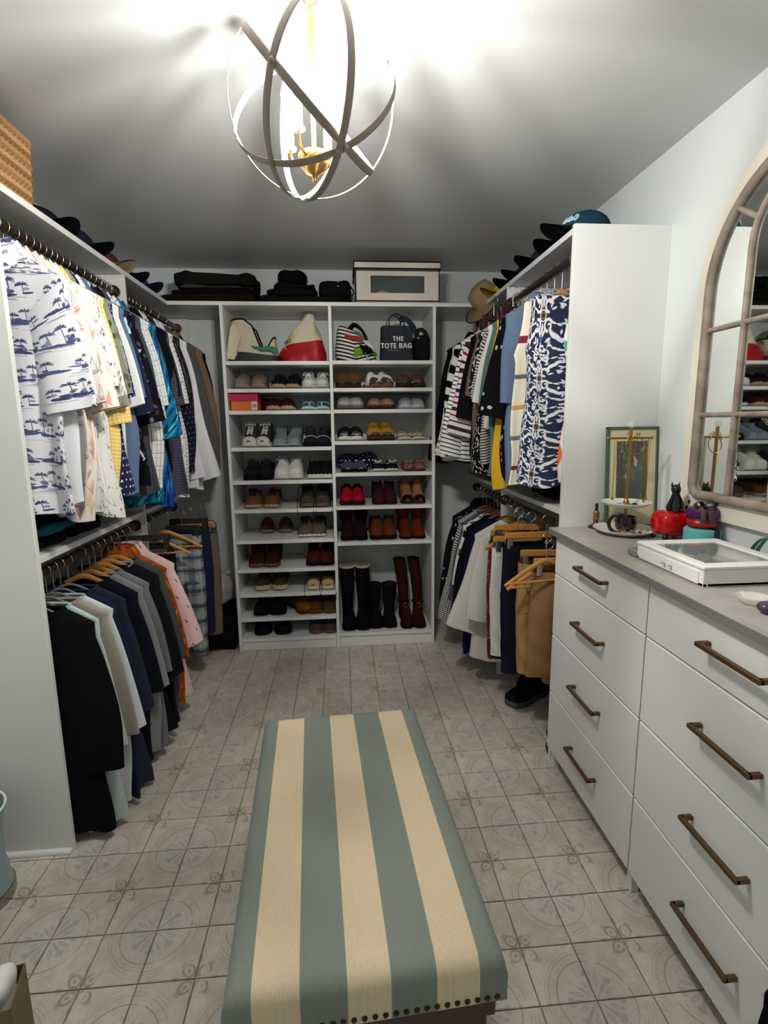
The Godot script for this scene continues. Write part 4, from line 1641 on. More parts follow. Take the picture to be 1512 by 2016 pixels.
func mirror() -> void:
	var o := thing("arched_mirror", "arched windowpane mirror in a weathered taupe frame on a cream board", "mirror", Vector3(1.27, 1.111, 2.257))
	# local outline: p = (z, y)
	var arch := func(hw: float, y0: float, spring: float, rad: float) -> PackedVector2Array:
		var p := PackedVector2Array([Vector2(-hw, y0), Vector2(hw, y0)])
		for i in 25:
			var a := PI * i / 24.0
			p.append(Vector2(rad * cos(a), spring + rad * sin(a)))
		return p
	var bs := Basis(Vector3(0, 0, 1), Vector3(0, 1, 0), Vector3(-1, 0, 0))
	var b := MB.new().at(Vector3(-0.006, 0, 0), bs)
	b.prism(arch.call(0.4, 0.0, 0.72, 0.4), 0.012)
	put("backing_board", b, hx("e3dccf", 0.7), o)
	var taupe := StandardMaterial3D.new()
	var im := noise(21, 0.015, 4).get_seamless_image(128, 128)
	var ci := Image.create(128, 128, false, Image.FORMAT_RGB8)
	for y in 128:
		for x in 128:
			ci.set_pixel(x, y, Color("857468").lerp(Color("9c8d81"), smoothstep(0.3, 0.75, im.get_pixel(x, y).r)))
	taupe.albedo_texture = ImageTexture.create_from_image(ci)
	taupe.uv1_triplanar = true
	taupe.uv1_scale = Vector3(5, 5, 5)
	taupe.roughness = 0.6
	taupe.cull_mode = BaseMaterial3D.CULL_DISABLED
	var R := 0.33
	var S := 0.72
	var y0 := 0.073
	var path := PackedVector3Array()
	for q in [[-R + 0.03, y0], [0.0, y0], [R - 0.03, y0], [R - 0.009, y0 + 0.009], [R, y0 + 0.03], [R, 0.4]]:
		path.append(Vector3(-0.022, q[1], q[0]))
	for i in 33:
		var a := PI * i / 32.0
		path.append(Vector3(-0.022, S + R * sin(a), R * cos(a)))
	for q in [[-R, 0.4], [-R, y0 + 0.03], [-R + 0.009, y0 + 0.009]]:
		path.append(Vector3(-0.022, q[1], q[0]))
	var f := MB.new()
	f.tube(path, 0.0145, 0.012, 10, Vector3.RIGHT, false, true)
	put("frame", f, taupe, o)
	var bar := func(pts: PackedVector3Array) -> void:
		var m := MB.new()
		m.tube(pts, 0.008, 0.0085, 8, Vector3.RIGHT)
		put("muntin", m, taupe, o)
	var X := -0.02
	var r2 := 0.165
	var inner := PackedVector3Array([Vector3(X, y0, -r2), Vector3(X, S + 0.1, -r2)])
	for i in range(1, 17):
		var a := PI - PI * i / 16.0
		inner.append(Vector3(X, S + 0.1 + r2 * sin(a), r2 * cos(a)))
	inner.append(Vector3(X, y0, r2))
	bar.call(inner)
	bar.call(PackedVector3Array([Vector3(X, y0, 0), Vector3(X, S + R, 0)]))
	for y in [0.338, 0.608]:
		bar.call(PackedVector3Array([Vector3(X, y, -R), Vector3(X, y, R)]))
	for s in [-1.0, 1.0]:
		bar.call(PackedVector3Array([Vector3(X, S + 0.17, s * 0.148), Vector3(X, S + 0.23, s * 0.238)]))
	var mm := StandardMaterial3D.new()
	mm.albedo_color = Color(0.9, 0.92, 0.91)
	mm.metallic = 1.0
	mm.roughness = 0.02
	mm.cull_mode = BaseMaterial3D.CULL_DISABLED
	var full: PackedVector2Array = arch.call(R, y0, S, R)
	var zs := [-R, -r2, 0.0, r2, R]
	var yl := [y0, 0.338, 0.608, 1.06]
	for i in 4:
		for j in 3:
			var cell := PackedVector2Array([Vector2(zs[i], yl[j]), Vector2(zs[i + 1], yl[j]), Vector2(zs[i + 1], yl[j + 1]), Vector2(zs[i], yl[j + 1])])
			for poly in Geometry2D.intersect_polygons(cell, full):
				var p := MB.new().at(Vector3(-0.014, 0, 0), bs)
				p.prism(poly, 0.003)
				put("mirror_pane", p, mm, o)

# ------------------------------------------------------------------ shoes on the shelves
func pair(where: String, what: String, called: String, xl: float, xr: float, y: float, toe_z: float, o: Dictionary) -> void:
	var L: float = o.get("l", 0.27)
	var grp := "pair of " + what + " on " + where
	var s := -1.0
	for x in [xl, xr]:
		var lbl := "%s %s on %s" % ["left-hand" if s < 0 else "right-hand", what, where]
		if o.has("nm"): lbl = "%s %s" % ["left-hand" if s < 0 else "right-hand", o.nm]
		shoe(called, lbl, grp, Vector3(x, y + 0.0008, toe_z - L * 0.5), o.get("yaw", 0.0) + s * -0.03, o, -s)
		s = 1.0

func shelf_shoes() -> void:
	var a := "second shelf of left bay"
	pair(a, "taupe knit slip-on sneaker", "sneaker", -0.541, -0.432, 1.642, 0.395, {"kind": "sneaker", "m": "#84746a", "sm": "#8f8276", "sole": 0.028, "hk": 1.05, "im": "#5d5049"})
	pair(a, "black low sneaker with tan sole", "sneaker", -0.323, -0.228, 1.642, 0.395, {"kind": "sneaker", "m": "#1d1c1f", "sm": "#a38d6b", "hk": 0.9, "lace": "#141416"})
	pair(a, "white low-cut sneaker", "sneaker", -0.143, -0.052, 1.642, 0.395, {"kind": "sneaker", "m": "#cfcfcc", "sm": "#bdbdb8", "lace": "#e2e2df", "im": "#77777a", "w": 0.094})
	a = "second shelf of right bay"
	pair(a, "brown wide-band slide sandal", "sandal", 0.062, 0.145, 1.644, 0.385, {"kind": "slide", "cat": "sandal", "m": "#6d5030", "sm": "#3d2b1c", "fm": "#7a6040", "straps": [[0.62, 0.62, 0.058, 0.04]], "l": 0.25, "w": 0.088})
	pair(a, "white crossed-strap sandal", "sandal", 0.246, 0.329, 1.644, 0.395, {"kind": "slide", "cat": "sandal", "m": "#e2e0d6", "sm": "#6d5540", "fm": "#8c6f50", "straps": [[0.5, 0.78, 0.062, 0.012], [0.78, 0.5, 0.066, 0.012], [0.42, 0.42, 0.085, 0.012]], "l": 0.25, "w": 0.09, "yaw": 0.2})
	pair(a, "bronze metallic slide sandal", "sandal", 0.44, 0.54, 1.644, 0.39, {"kind": "slide", "cat": "sandal", "m": "#5b4133", "sm": "#3a2a20", "fm": "#8b6a56", "straps": [[0.66, 0.66, 0.055, 0.022], [0.5, 0.5, 0.066, 0.018]], "l": 0.25, "w": 0.092})
	a = "third shelf of left bay"
	pair(a, "dark red mule with beige sole", "mule", -0.36, -0.265, 1.515, 0.385, {"kind": "clog", "cat": "mule", "m": "#3d1a1d", "sm": "#b09a7c", "hk": 0.75, "im": "#7d2730"})
	pair(a, "mint green flip-flop", "flip_flop", -0.148, -0.055, 1.515, 0.39, {"kind": "thong", "cat": "flip flop", "m": "#a9cfd0", "sm": "#b7d6d6", "fm": "#9cc4c5", "sole": 0.016})
	a = "third shelf of right bay"
	pair(a, "silver metallic loafer", "loafer", 0.07, 0.156, 1.517, 0.395, {"kind": "loafer", "m": "#a9a5a2", "sm": "#6c6058", "l": 0.25, "w": 0.096, "band": "#8f8a88"})
	pair(a, "leopard print flat", "flat_shoe", 0.256, 0.348, 1.517, 0.39, {"kind": "loafer", "m": "leopard", "sm": "#4b352a", "l": 0.25, "w": 0.094, "hk": 0.95})
	pair(a, "pale grey slip-on shoe", "slip_on_shoe", 0.449, 0.535, 1.517, 0.39, {"kind": "loafer", "m": "#96999a", "sm": "#b7b9b7", "l": 0.25, "w": 0.092, "sole": 0.026, "hk": 0.9})
	a = "fourth shelf of left bay"
	pair(a, "black canvas high-top with white laces", "high_top", -0.512, -0.421, 1.297, 0.395, {"kind": "high", "m": "#3f403c", "sm": "#d8d3c6", "sole": 0.026, "toe": "#d3cdbf", "lace": "#e4e1d8", "w": 0.1})
	pair(a, "pale blue-grey suede ankle boot", "ankle_boot", -0.33, -0.236, 1.297, 0.39, {"kind": "boot", "cat": "boot", "m": "#7f8791", "sm": "#8d939a", "shaft": 0.06, "gore": "#3b3d44", "sole": 0.018, "top_r": 0.042})
	pair(a, "black trainer with white streak", "trainer", -0.143, -0.054, 1.297, 0.395, {"kind": "high", "m": "#26272a", "sm": "#1c1c1e", "hk": 0.82, "lace": "#303238", "band": "#c9c9c7", "band_w": 0.003, "band_t": 0.78, "im": "#5f7c98"})
	a = "fourth shelf of right bay"
	pair(a, "black slide sandal with white sole", "sandal", 0.07, 0.152, 1.328, 0.385, {"kind": "slide", "cat": "sandal", "m": "#1d1d1f", "sm": "#d4d1c9", "fm": "#2a2a2c", "straps": [[0.68, 0.58, 0.055, 0.02], [0.5, 0.44, 0.062, 0.014]], "l": 0.25, "w": 0.094})
	pair(a, "mustard two-strap sandal", "sandal", 0.254, 0.345, 1.328, 0.395, {"kind": "slide", "cat": "sandal", "m": "#b07f25", "sm": "#4d3626", "fm": "#3a2a20", "straps": [[0.74, 0.74, 0.05, 0.02], [0.42, 0.42, 0.088, 0.022]], "l": 0.25, "w": 0.098})
	pair(a, "cream and gold thong sandal", "sandal", 0.444, 0.54, 1.328, 0.385, {"kind": "thong", "cat": "sandal", "m": "#b39556", "sm": "#d6cdb4", "fm": "#cbbd9a", "sole": 0.014, "l": 0.25, "w": 0.094})
	a = "fifth shelf of left bay"
	pair(a, "black running trainer", "trainer", -0.513, -0.42, 1.096, 0.4, {"kind": "sneaker", "m": "#1f2023", "sm": "#151517", "sole": 0.03, "hk": 1.1, "lace": "#2b2c30"})
	pair(a, "chunky white leather trainer", "trainer", -0.327, -0.234, 1.096, 0.395, {"kind": "sneaker", "m": "#dcd9d1", "sm": "#d3d0c7", "sole": 0.03, "hk": 1.2, "lace": "#e6e4dc", "im": "#8f8c86", "w": 0.104})
	pair(a, "black knit trainer with white sole", "trainer", -0.126, -0.045, 1.096, 0.4, {"kind": "sneaker", "m": "#17171a", "sm": "#d6d4d0", "sole": 0.026, "hk": 1.15, "w": 0.098})
	a = "fifth shelf of right bay"
	pair(a, "navy polka dot fabric slipper", "slipper", 0.085, 0.172, 1.134, 0.385, {"kind": "loafer", "m": "dotnavy", "sm": "#15151a", "l": 0.25, "w": 0.094, "hk": 0.95, "sole": 0.016})
	pair(a, "black flat trimmed in white", "flat_shoe", 0.277, 0.372, 1.134, 0.385, {"kind": "flat", "m": "#1b1b1e", "sm": "#d8d6d2", "l": 0.245, "w": 0.09, "band": "#d9d8d4", "band_w": 0.004, "im": "#c9c6c0", "sole": 0.014, "bow": "#c9c8c6"})
	pair(a, "rose gold ballet flat with bow", "ballet_flat", 0.473, 0.552, 1.134, 0.385, {"kind": "flat", "m": "#8c6257", "sm": "#5f4238", "l": 0.245, "w": 0.084, "bow": "#9a6f62", "pointy": true, "sole": 0.012, "im": "#d9d0c6"})
	a = "sixth shelf of left bay"
	pair(a, "brown suede chukka shoe", "chukka_shoe", -0.515, -0.388, 0.918, 0.385, {"kind": "closed", "m": "#6f4a30", "sm": "#b09a83", "lace": "#3b2a1e", "sole": 0.02, "w": 0.108})
	pair(a, "olive black work shoe with trailing laces", "work_shoe", -0.176, -0.07, 0.918, 0.395, {"kind": "closed", "m": "#2e2a24", "sm": "#6a5744", "lace": "#17181c", "sole": 0.026, "hk": 1.2, "dangle": 0.055, "w": 0.108, "toe": "#463b30"})
	a = "sixth shelf of right bay"
	pair(a, "glossy red clog", "clog", 0.072, 0.155, 0.926, 0.39, {"kind": "closed", "m": "#9d1622", "sm": "#3c1417", "sole": 0.026, "hk": 1.0, "l": 0.25, "w": 0.094, "im": "#17171a", "band": "#1c1a1e", "band_w": 0.02, "band_t": 0.46})
	pair(a, "dark burgundy leather loafer", "loafer", 0.277, 0.36, 0.926, 0.385, {"kind": "closed", "m": "#3c201c", "sm": "#2a1714", "hk": 1.2, "l": 0.25, "w": 0.09, "sole": 0.016, "heel": 0.02, "band": "#2a1512"})
	pair(a, "tan leather peep-toe mule", "mule", 0.457, 0.545, 0.926, 0.385, {"kind": "boot", "cat": "mule", "m": "#9c6a4a", "sm": "#3a2922", "shaft": 0.02, "sole": 0.018, "heel": 0.05, "l": 0.24, "w": 0.086, "top_r": 0.042, "toe": "#1f1512"})
	a = "seventh shelf of left bay"
	pair(a, "worn brown leather slipper set far back", "slipper", -0.46, -0.325, 0.725, 0.22, {"kind": "clog", "cat": "slipper", "m": "#4e3620", "sm": "#8a7a62", "l": 0.2, "w": 0.09})
	pair(a, "taupe suede lace-up shoe with white sole", "lace_up_shoe", -0.197, -0.1, 0.725, 0.38, {"kind": "closed", "m": "#5f5147", "sm": "#d3cfc6", "lace": "#2e2824", "sole": 0.016, "hk": 1.1, "w": 0.106})
	a = "seventh shelf of right bay"
	pair(a, "near-black burgundy ankle boot", "ankle_boot", 0.073, 0.167, 0.697, 0.385, {"kind": "boot", "cat": "boot", "m": "#261315", "sm": "#150e0e", "shaft": 0.1, "l": 0.25, "w": 0.094, "heel": 0.025})
	pair(a, "chestnut leather clog", "clog", 0.262, 0.354, 0.697, 0.385, {"kind": "closed", "m": "#5f351b", "sm": "#20150f", "hk": 1.25, "sole": 0.028, "l": 0.25, "w": 0.098, "im": "#15100d"})
	pair(a, "polished cognac ankle boot", "ankle_boot", 0.45, 0.545, 0.697, 0.385, {"kind": "boot", "cat": "boot", "m": "#5d2814", "sm": "#24120b", "shaft": 0.1, "heel": 0.04, "l": 0.25, "w": 0.09, "sole": 0.014})
	a = "eighth shelf of left bay"
	pair(a, "dark brown leather chelsea boot", "chelsea_boot", -0.51, -0.405, 0.54, 0.39, {"kind": "boot", "cat": "boot", "m": "#3a1d14", "sm": "#6f543c", "shaft": 0.06, "gore": "#1c1210", "w": 0.108})
	pair(a, "oxblood leather lace-up shoe", "lace_up_shoe", -0.15, -0.058, 0.54, 0.395, {"kind": "closed", "m": "#431c14", "sm": "#1f1310", "lace": "#1b0f0c", "hk": 1.1, "w": 0.102})
	a = "ninth shelf of left bay"
	pair(a, "olive slip-on with cream sole", "slip_on_shoe", -0.485, -0.362, 0.38, 0.375, {"kind": "loafer", "m": "#413a2a", "sm": "#c0b294", "sole": 0.034, "hk": 0.95, "w": 0.106})
	pair(a, "olive and tan running shoe", "running_shoe", -0.155, -0.05, 0.38, 0.395, {"kind": "sneaker", "m": "#4c4127", "sm": "#cfc7b4", "sole": 0.028, "toe": "#b39a72", "lace": "#1f1b16", "dangle": 0.045, "hk": 1.05, "w": 0.1})
	a = "tenth shelf of left bay"
	pair(a, "black leather dress shoe", "dress_shoe", -0.495, -0.38, 0.219, 0.39, {"kind": "closed", "m": "#141315", "sm": "#0f0f10", "lace": "#1c1c1e", "w": 0.108})
	pair(a, "brown moccasin with tan sole", "moccasin", -0.145, -0.045, 0.219, 0.39, {"kind": "loafer", "m": "#50331f", "sm": "#5f452c", "hk": 1.1, "band": "#3a2415", "w": 0.102})
	shoe("moccasin", "single upturned golden brown moccasin beside the black dress shoes", "", Vector3(-0.252, 0.22, 0.26), 0.5, {"kind": "loafer", "m": "#6e4a1f", "sm": "#4a3115", "hk": 1.2, "w": 0.11}, 1.0)
	a = "bottom shelf of left bay"
	pair(a, "black slip-on shoe", "slip_on_shoe", -0.505, -0.36, 0.084, 0.385, {"kind": "loafer", "m": "#16171a", "sm": "#101012", "hk": 1.15, "w": 0.112, "yaw": 0.12})
	pair(a, "slate blue boat shoe with loose laces", "boat_shoe", -0.147, -0.045, 0.084, 0.395, {"kind": "sneaker", "m": "#3c4654", "sm": "#6d5a46", "lace": "#8a7a64", "w": 0.1, "toe": "#4a3a2c"})
	a = "bottom shelf of right bay"
	pair(a, "tall black boot lined with cream fleece", "tall_boot", 0.07, 0.172, 0.094, 0.395, {"kind": "boot", "cat": "boot", "m": "#121214", "sm": "#0e0e10", "shaft": 0.34, "fleece": "#b9b0a0", "l": 0.27, "w": 0.1, "top_r": 0.048})
	pair(a, "short black suede boot", "short_boot", 0.25, 0.352, 0.094, 0.375, {"kind": "boot", "cat": "boot", "m": "#141316", "sm": "#101012", "shaft": 0.2, "l": 0.25, "w": 0.1, "top_r": 0.052, "slouch": 1.0})
	pair(a, "tall dark brown boot with brass buckle", "tall_boot", 0.455, 0.548, 0.094, 0.395, {"kind": "boot", "cat": "boot", "m": "#35160f", "sm": "#1d0f0b", "shaft": 0.36, "l": 0.26, "w": 0.09, "buckle": true, "top_r": 0.04, "lean": -0.03, "heel": 0.02})
	# the shoebox on the third shelf, and the dark bag behind the dotted slippers
	var b := thing("shoebox", "orange shoebox with a magenta lid on third left-bay shelf", "box", Vector3(-0.518, 1.5155, 0.27))
	put("tray", bx(Vector3(0, 0.031, 0), Vector3(0.156, 0.062, 0.26), 0.002), hx("d96a1c", 0.6), b)
	put("lid", bx(Vector3(-0.004, 0.076, 0), Vector3(0.168, 0.044, 0.268), 0.002), hx("b31350", 0.6), b)
	put("barcode_label", bx(Vector3(0.058, 0.03, 0.1305), Vector3(0.034, 0.05, 0.001), 0.0), hx("dcd6c8", 0.7), b)
	for k in 7:
		put("barcode_line", bx(Vector3(0.046 + k * 0.004, 0.03, 0.1312), Vector3(0.0012 + 0.0009 * (k % 3), 0.02, 0.0004), 0.0), hx("2a2622"), b)
	tag(put("shoe_bag", soft(Vector3(0.27, 0.1, 0.14), 0.6, 0.008, 4.0), pat("dotnavy")), "crumpled navy polka dot shoe bag behind the dotted slippers", "bag").position = Vector3(0.16, 1.1345, 0.09)
	tag(put("shoe_bag", soft(Vector3(0.1, 0.075, 0.22), 0.5, 0.004, 2.0), cloth("3a0d12")), "dark red cloth shoe bag between the shoebox and the mules", "bag").position = Vector3(-0.425, 1.5155, 0.15)

# ------------------------------------------------------------------ bags on the top tower shelf
func lettering(called: String, text: String, height: float, m: Material, parent: Node3D, pos: Vector3, rot := Vector3.ZERO, weight := 700) -> void:
	var tm := TextMesh.new()
	var f := SystemFont.new()
	f.font_names = PackedStringArray(["Droid Sans"])
	f.font_weight = weight
	tm.font = f
	tm.text = text
	tm.font_size = 32
	tm.pixel_size = height / 23.0
	tm.depth = 0.0012
	tm.curve_step = 2.0
	var o := put(called, tm, m, parent)
	o.position = pos
	o.rotation = rot

func bags() -> void:
	var y := 1.8005
	# 1: cream canvas tote slumped open, dark green base, a green printed shape
	var b := thing("canvas_tote", "cream canvas tote with dark green base and navy-trimmed slumped opening", "bag", Vector3(-0.455, y, 0.24))
	var cream := cloth("d8cbb4")
	var P := PackedVector3Array()
	var nu := 36
	var nv := 14
	for j in nv:
		var f := j / (nv - 1.0)
		for i in nu:
			var a := TAU * i / nu
			var ca := signf(cos(a)) * pow(absf(cos(a)), 0.6)
			var sa := signf(sin(a)) * pow(absf(sin(a)), 0.6)
			var x := 0.145 * ca * (1.0 - 0.12 * f) - 0.01 * f
			# the mouth stands high at the left and sags to the right
			var hi := 0.25 - 0.17 * smoothstep(-0.035, 0.05, x) + 0.075 * smoothstep(0.07, 0.12, x)
			var z := 0.11 * sa * (1.0 - 0.25 * f) + 0.012 * sin(x * 40.0 + f * 5.0) * f
			P.append(Vector3(x, f * hi, z))
	var m := MB.new()
	m.grid(P, nu, nv, true, 0.6, 0.25, true)
	m.face(P.slice(0, nu), Vector3.DOWN)
	put("body", m, cream, b)
	var m2 := MB.new()
	var Q := PackedVector3Array()
	for j in 4:
		for i in nu:
			var q: Vector3 = P[i].lerp(P[(nv - 1) * nu + i], 0.0)
			var hgt := 0.062 - 0.02 * smoothstep(-0.1, 0.12, q.x)
			Q.append(Vector3(q.x * 1.015, hgt * j / 3.0, q.z * 1.02 * (1.0 - 0.06 * j / 3.0)))
	m2.grid(Q, nu, 4, true, 0.6, 0.06, true)
	put("base_panel", m2, hx("232a25", 0.6), b)
	var rim := PackedVector3Array()
	for i in nu: rim.append(P[(nv - 1) * nu + i])
	var tr := MB.new()
	tr.tube(rim, 0.005, null, 6, Vector3.ZERO, false, true)
	put("trim", tr, cloth("15161f"), b)
	var pr := MB.new()
	pr.prism(PackedVector2Array([Vector2(-0.07, 0.012), Vector2(-0.03, 0.006), Vector2(0.012, 0.006), Vector2(0.016, 0.018), Vector2(0.022, 0.008), Vector2(0.06, 0.012), Vector2(0.085, 0.004), Vector2(0.088, -0.026), Vector2(0.066, -0.03), Vector2(0.05, -0.014), Vector2(0.0, -0.016), Vector2(-0.05, -0.004)]), 0.002)
	var pm := put("print", pr, cloth("3f8069"), b)
	pm.position = Vector3(0.052, 0.082, 0.114)
	pm.rotation = Vector3(-0.12, 0.0, -0.04)
	var flap := MB.new()
	flap.tube(curve([Vector3(-0.135, 0.02, 0.09), Vector3(-0.12, 0.09, 0.11), Vector3(-0.1, 0.19, 0.085), Vector3(-0.09, 0.245, 0.03)], 5), [0.03, 0.03, 0.03, 0.03, 0.03, 0.03, 0.032, 0.034, 0.035, 0.036, 0.037, 0.036, 0.034, 0.032, 0.03, 0.028], 0.006, 10, Vector3(0.3, 0, 1))
	put("folded_side", flap, cream, b)
	# 2: cream canvas bag with red base
	b = thing("canvas_bag", "peaked cream canvas bag with a shiny red base", "bag", Vector3(-0.17, y, 0.24))
	P = PackedVector3Array()
	nv = 16
	for j in nv:
		var f := j / (nv - 1.0)
		for i in nu:
			var a := TAU * i / nu
			var ca := signf(cos(a)) * pow(absf(cos(a)), 0.7)
			var sa := signf(sin(a)) * pow(absf(sin(a)), 0.7)
			var w := lerpf(0.137, 0.022, pow(maxf(f - 0.25, 0.0) / 0.75, 1.15)) if f > 0.25 else 0.13 + 0.028 * f
			var z := lerpf(0.12, 0.028, pow(f, 1.3)) * sa
			P.append(Vector3(w * ca + 0.045 * f * f + 0.005 * sin(f * 14.0 + a * 3.0), 0.292 * f, z + 0.007 * sin(w * ca * 60.0 + f * 8.0)))
	m = MB.new()
	m.grid(P, nu, nv, true, 0.6, 0.3, true)
	m.face(P.slice(0, nu), Vector3.DOWN)
	m.face(P.slice((nv - 1) * nu), Vector3.UP)
	put("body", m, cream, b)
	Q = PackedVector3Array()
	for j in 6:
		for i in nu:
			var f := j / 5.0
			var q: Vector3 = P[i + nu * int(round(f * 6.0))]
			var hgt := (0.115 + 0.02 * clampf(q.x / 0.13, -1.0, 1.0)) * f
			Q.append(Vector3((q.x - 0.045 * 0.16 * f) * 1.05, hgt, q.z * 1.09))
	m2 = MB.new()
	m2.grid(Q, nu, 6, true, 0.6, 0.1, true)
	put("base_panel", m2, hx("a3101c", 0.3), b)
	lettering("printed_letters", "UST", 0.02, cloth("1d1b1c"), b, Vector3(-0.085, 0.118, 0.101), Vector3(-0.3, -0.5, 0.25))
	var seam := MB.new()
	seam.tube(curve([Vector3(0.052, 0.285, 0.024), Vector3(0.06, 0.24, 0.045), Vector3(0.062, 0.2, 0.06)], 5), 0.003, null, 6)
	put("seam", seam, cream, b)
	# 3: black and white striped bag with cut-out felt shapes
	b = thing("striped_bag", "black and white striped fabric bag with red and green felt patches", "bag", Vector3(0.155, y + 0.003, 0.22))
	var sb := soft(Vector3(0.29, 0.235, 0.22), 0.55, 0.006, 2.0, 40, 20, 0.4)
	for k in sb.v.size():  # slumps to the right
		var p := sb.v[k]
		p.y *= 1.0 - 0.5 * smoothstep(-0.05, 0.16, p.x + 0.03)
		p.x -= 0.12 * p.y
		sb.v[k] = p
		sb.uv[k] = Vector2(p.x, -p.y + 0.25 * absf(p.x))
	put("body", sb, pat("bagstripe"), b)
	var patch := func(called: String, pts: PackedVector2Array, col: String, pos: Vector3, rot: Vector3) -> void:
		var pm2 := MB.new()
		pm2.prism(pts, 0.005)
		var oo := put(called, pm2, cloth(col), b)
		oo.position = pos
		oo.rotation = rot
	patch.call("red_patch", PackedVector2Array([Vector2(-0.055, 0.014), Vector2(0.04, 0.01), Vector2(0.055, -0.004), Vector2(0.045, -0.016), Vector2(-0.04, -0.012), Vector2(-0.058, 0.0)]), "b6382a", Vector3(-0.012, 0.142, 0.098), Vector3(-0.5, 0, -0.2))
	patch.call("white_patch", PackedVector2Array([Vector2(-0.03, 0.03), Vector2(-0.01, 0.026), Vector2(0.025, -0.01), Vector2(0.03, -0.028), Vector2(0.012, -0.022), Vector2(-0.02, 0.005)]), "d9d6d0", Vector3(0.075, 0.103, 0.1), Vector3(-0.4, 0.1, 0))
	patch.call("black_patch", PackedVector2Array([Vector2(-0.04, 0.03), Vector2(0.03, 0.012), Vector2(0.045, -0.02), Vector2(-0.01, -0.035), Vector2(-0.03, -0.01)]), "161518", Vector3(0.06, 0.075, 0.108), Vector3(-0.25, 0.1, 0))
	patch.call("green_patch", PackedVector2Array([Vector2(-0.03, 0.03), Vector2(0.005, 0.028), Vector2(0.03, 0.01), Vector2(0.022, -0.02), Vector2(0.004, -0.012), Vector2(-0.012, -0.024), Vector2(-0.034, -0.018), Vector2(-0.022, 0.004)]), "6f9c1c", Vector3(0.012, 0.055, 0.114), Vector3(-0.1, 0, 0))
	patch.call("green_patch", PackedVector2Array([Vector2(-0.03, 0.01), Vector2(-0.01, 0.024), Vector2(0.03, 0.006), Vector2(0.036, -0.014), Vector2(0.0, -0.008)]), "55791a", Vector3(0.095, 0.05, 0.1), Vector3(-0.2, 0.3, 0))
	patch.call("blue_patch", PackedVector2Array([Vector2(-0.02, 0.024), Vector2(-0.008, 0.022), Vector2(0.012, -0.01), Vector2(0.01, -0.03), Vector2(-0.006, -0.026), Vector2(-0.004, -0.004)]), "8ba6ad", Vector3(0.066, 0.03, 0.115), Vector3(0, 0, 0))
	for s in [0, 1]:
		var hd := MB.new()
		hd.tube(curve([Vector3(-0.05 + 0.02 * s, 0.19, 0.05 - 0.1 * s), Vector3(-0.01, 0.235, 0.03 - 0.06 * s), Vector3(0.04, 0.2, 0.02), Vector3(0.07, 0.14, 0.03)], 5), 0.009, 0.003, 8, Vector3(0, 0, 1))
		put("handle", hd, cloth("1d1a1c"), b)
	# 4: charcoal boxy tote with printed words
	b = thing("charcoal_tote", "charcoal blue boxy tote with white block lettering and looped handles", "bag", Vector3(0.405, y + 0.003, 0.285), 0.1)
	P = PackedVector3Array()
	for j in 9:
		var f := j / 8.0
		for i in nu:
			var a := TAU * i / nu
			var ca := signf(cos(a)) * pow(absf(cos(a)), 0.3)
			var sa := signf(sin(a)) * pow(absf(sin(a)), 0.3)
			P.append(Vector3(lerpf(0.1, 0.093, f) * ca, 0.212 * f, lerpf(0.062, 0.05, f) * sa + 0.002 * sin(ca * 9.0 + f * 7.0)))
	m = MB.new()
	m.grid(P, nu, 9, true, 0.5, 0.21, true)
	m.face(P.slice(0, nu), Vector3.DOWN)
	var char_ := cloth("33373f")
	put("body", m, char_, b)
	for s in [-1.0, 1.0]:
		var hd := MB.new()
		hd.tube(curve([Vector3(-0.055, 0.17, s * 0.052), Vector3(-0.055, 0.215, s * 0.05), Vector3(-0.045, 0.262, s * 0.04), Vector3(-0.01, 0.285, s * 0.03), Vector3(0.03, 0.262, s * 0.04), Vector3(0.04, 0.215, s * 0.05), Vector3(0.04, 0.17, s * 0.052)], 4), 0.0025, 0.011, 8, Vector3(0, 0, 1))
		put("handle", hd, char_, b)
	var wm := cloth("e6e6e4")
	lettering("printed_words", "THE", 0.027, wm, b, Vector3(0.0, 0.135, 0.0585), Vector3(-0.06, 0, 0))
	lettering("printed_words", "TOTE BAG", 0.03, wm, b, Vector3(-0.012, 0.093, 0.0605), Vector3(-0.06, 0, 0.02)) 
	lettering("printed_words", "MARC JACOBS", 0.0085, cloth("8d8f94"), b, Vector3(-0.028, 0.066, 0.0622), Vector3(-0.06, 0, 0.02), 400)
	var stp := MB.new()
	stp.tube(curve([Vector3(0.02, 0.25, 0.0), Vector3(0.06, 0.262, -0.01), Vector3(0.105, 0.22, 0.0), Vector3(0.125, 0.16, 0.02)], 5), 0.016, 0.003, 8, Vector3(0, 0, 1))
	put("shoulder_strap", stp, char_, b)
	# 5: black bag in the corner
	b = thing("black_bag", "black fabric bag tucked between the charcoal tote and tower side", "bag", Vector3(0.56, y + 0.003, 0.25))
	put("body", soft(Vector3(0.1, 0.165, 0.2), 0.5, 0.006, 5.0), cloth("17171a"), b)
	var sp := MB.new()
	sp.tube(curve([Vector3(-0.03, 0.13, 0.06), Vector3(-0.02, 0.19, 0.05), Vector3(0.02, 0.18, 0.05), Vector3(0.04, 0.1, 0.07), Vector3(0.045, 0.03, 0.08)], 5), 0.013, 0.003, 8, Vector3(0, 0, 1))
	put("strap", sp, cloth("202024"), b)
	var bk := MB.new()
	bk.box(Vector3(-0.025, 0.14, 0.09), Vector3(0.02, 0.014, 0.006), 0.002)
	put("buckle", bk, hx("6d6d70", 0.3, 0.9), b)

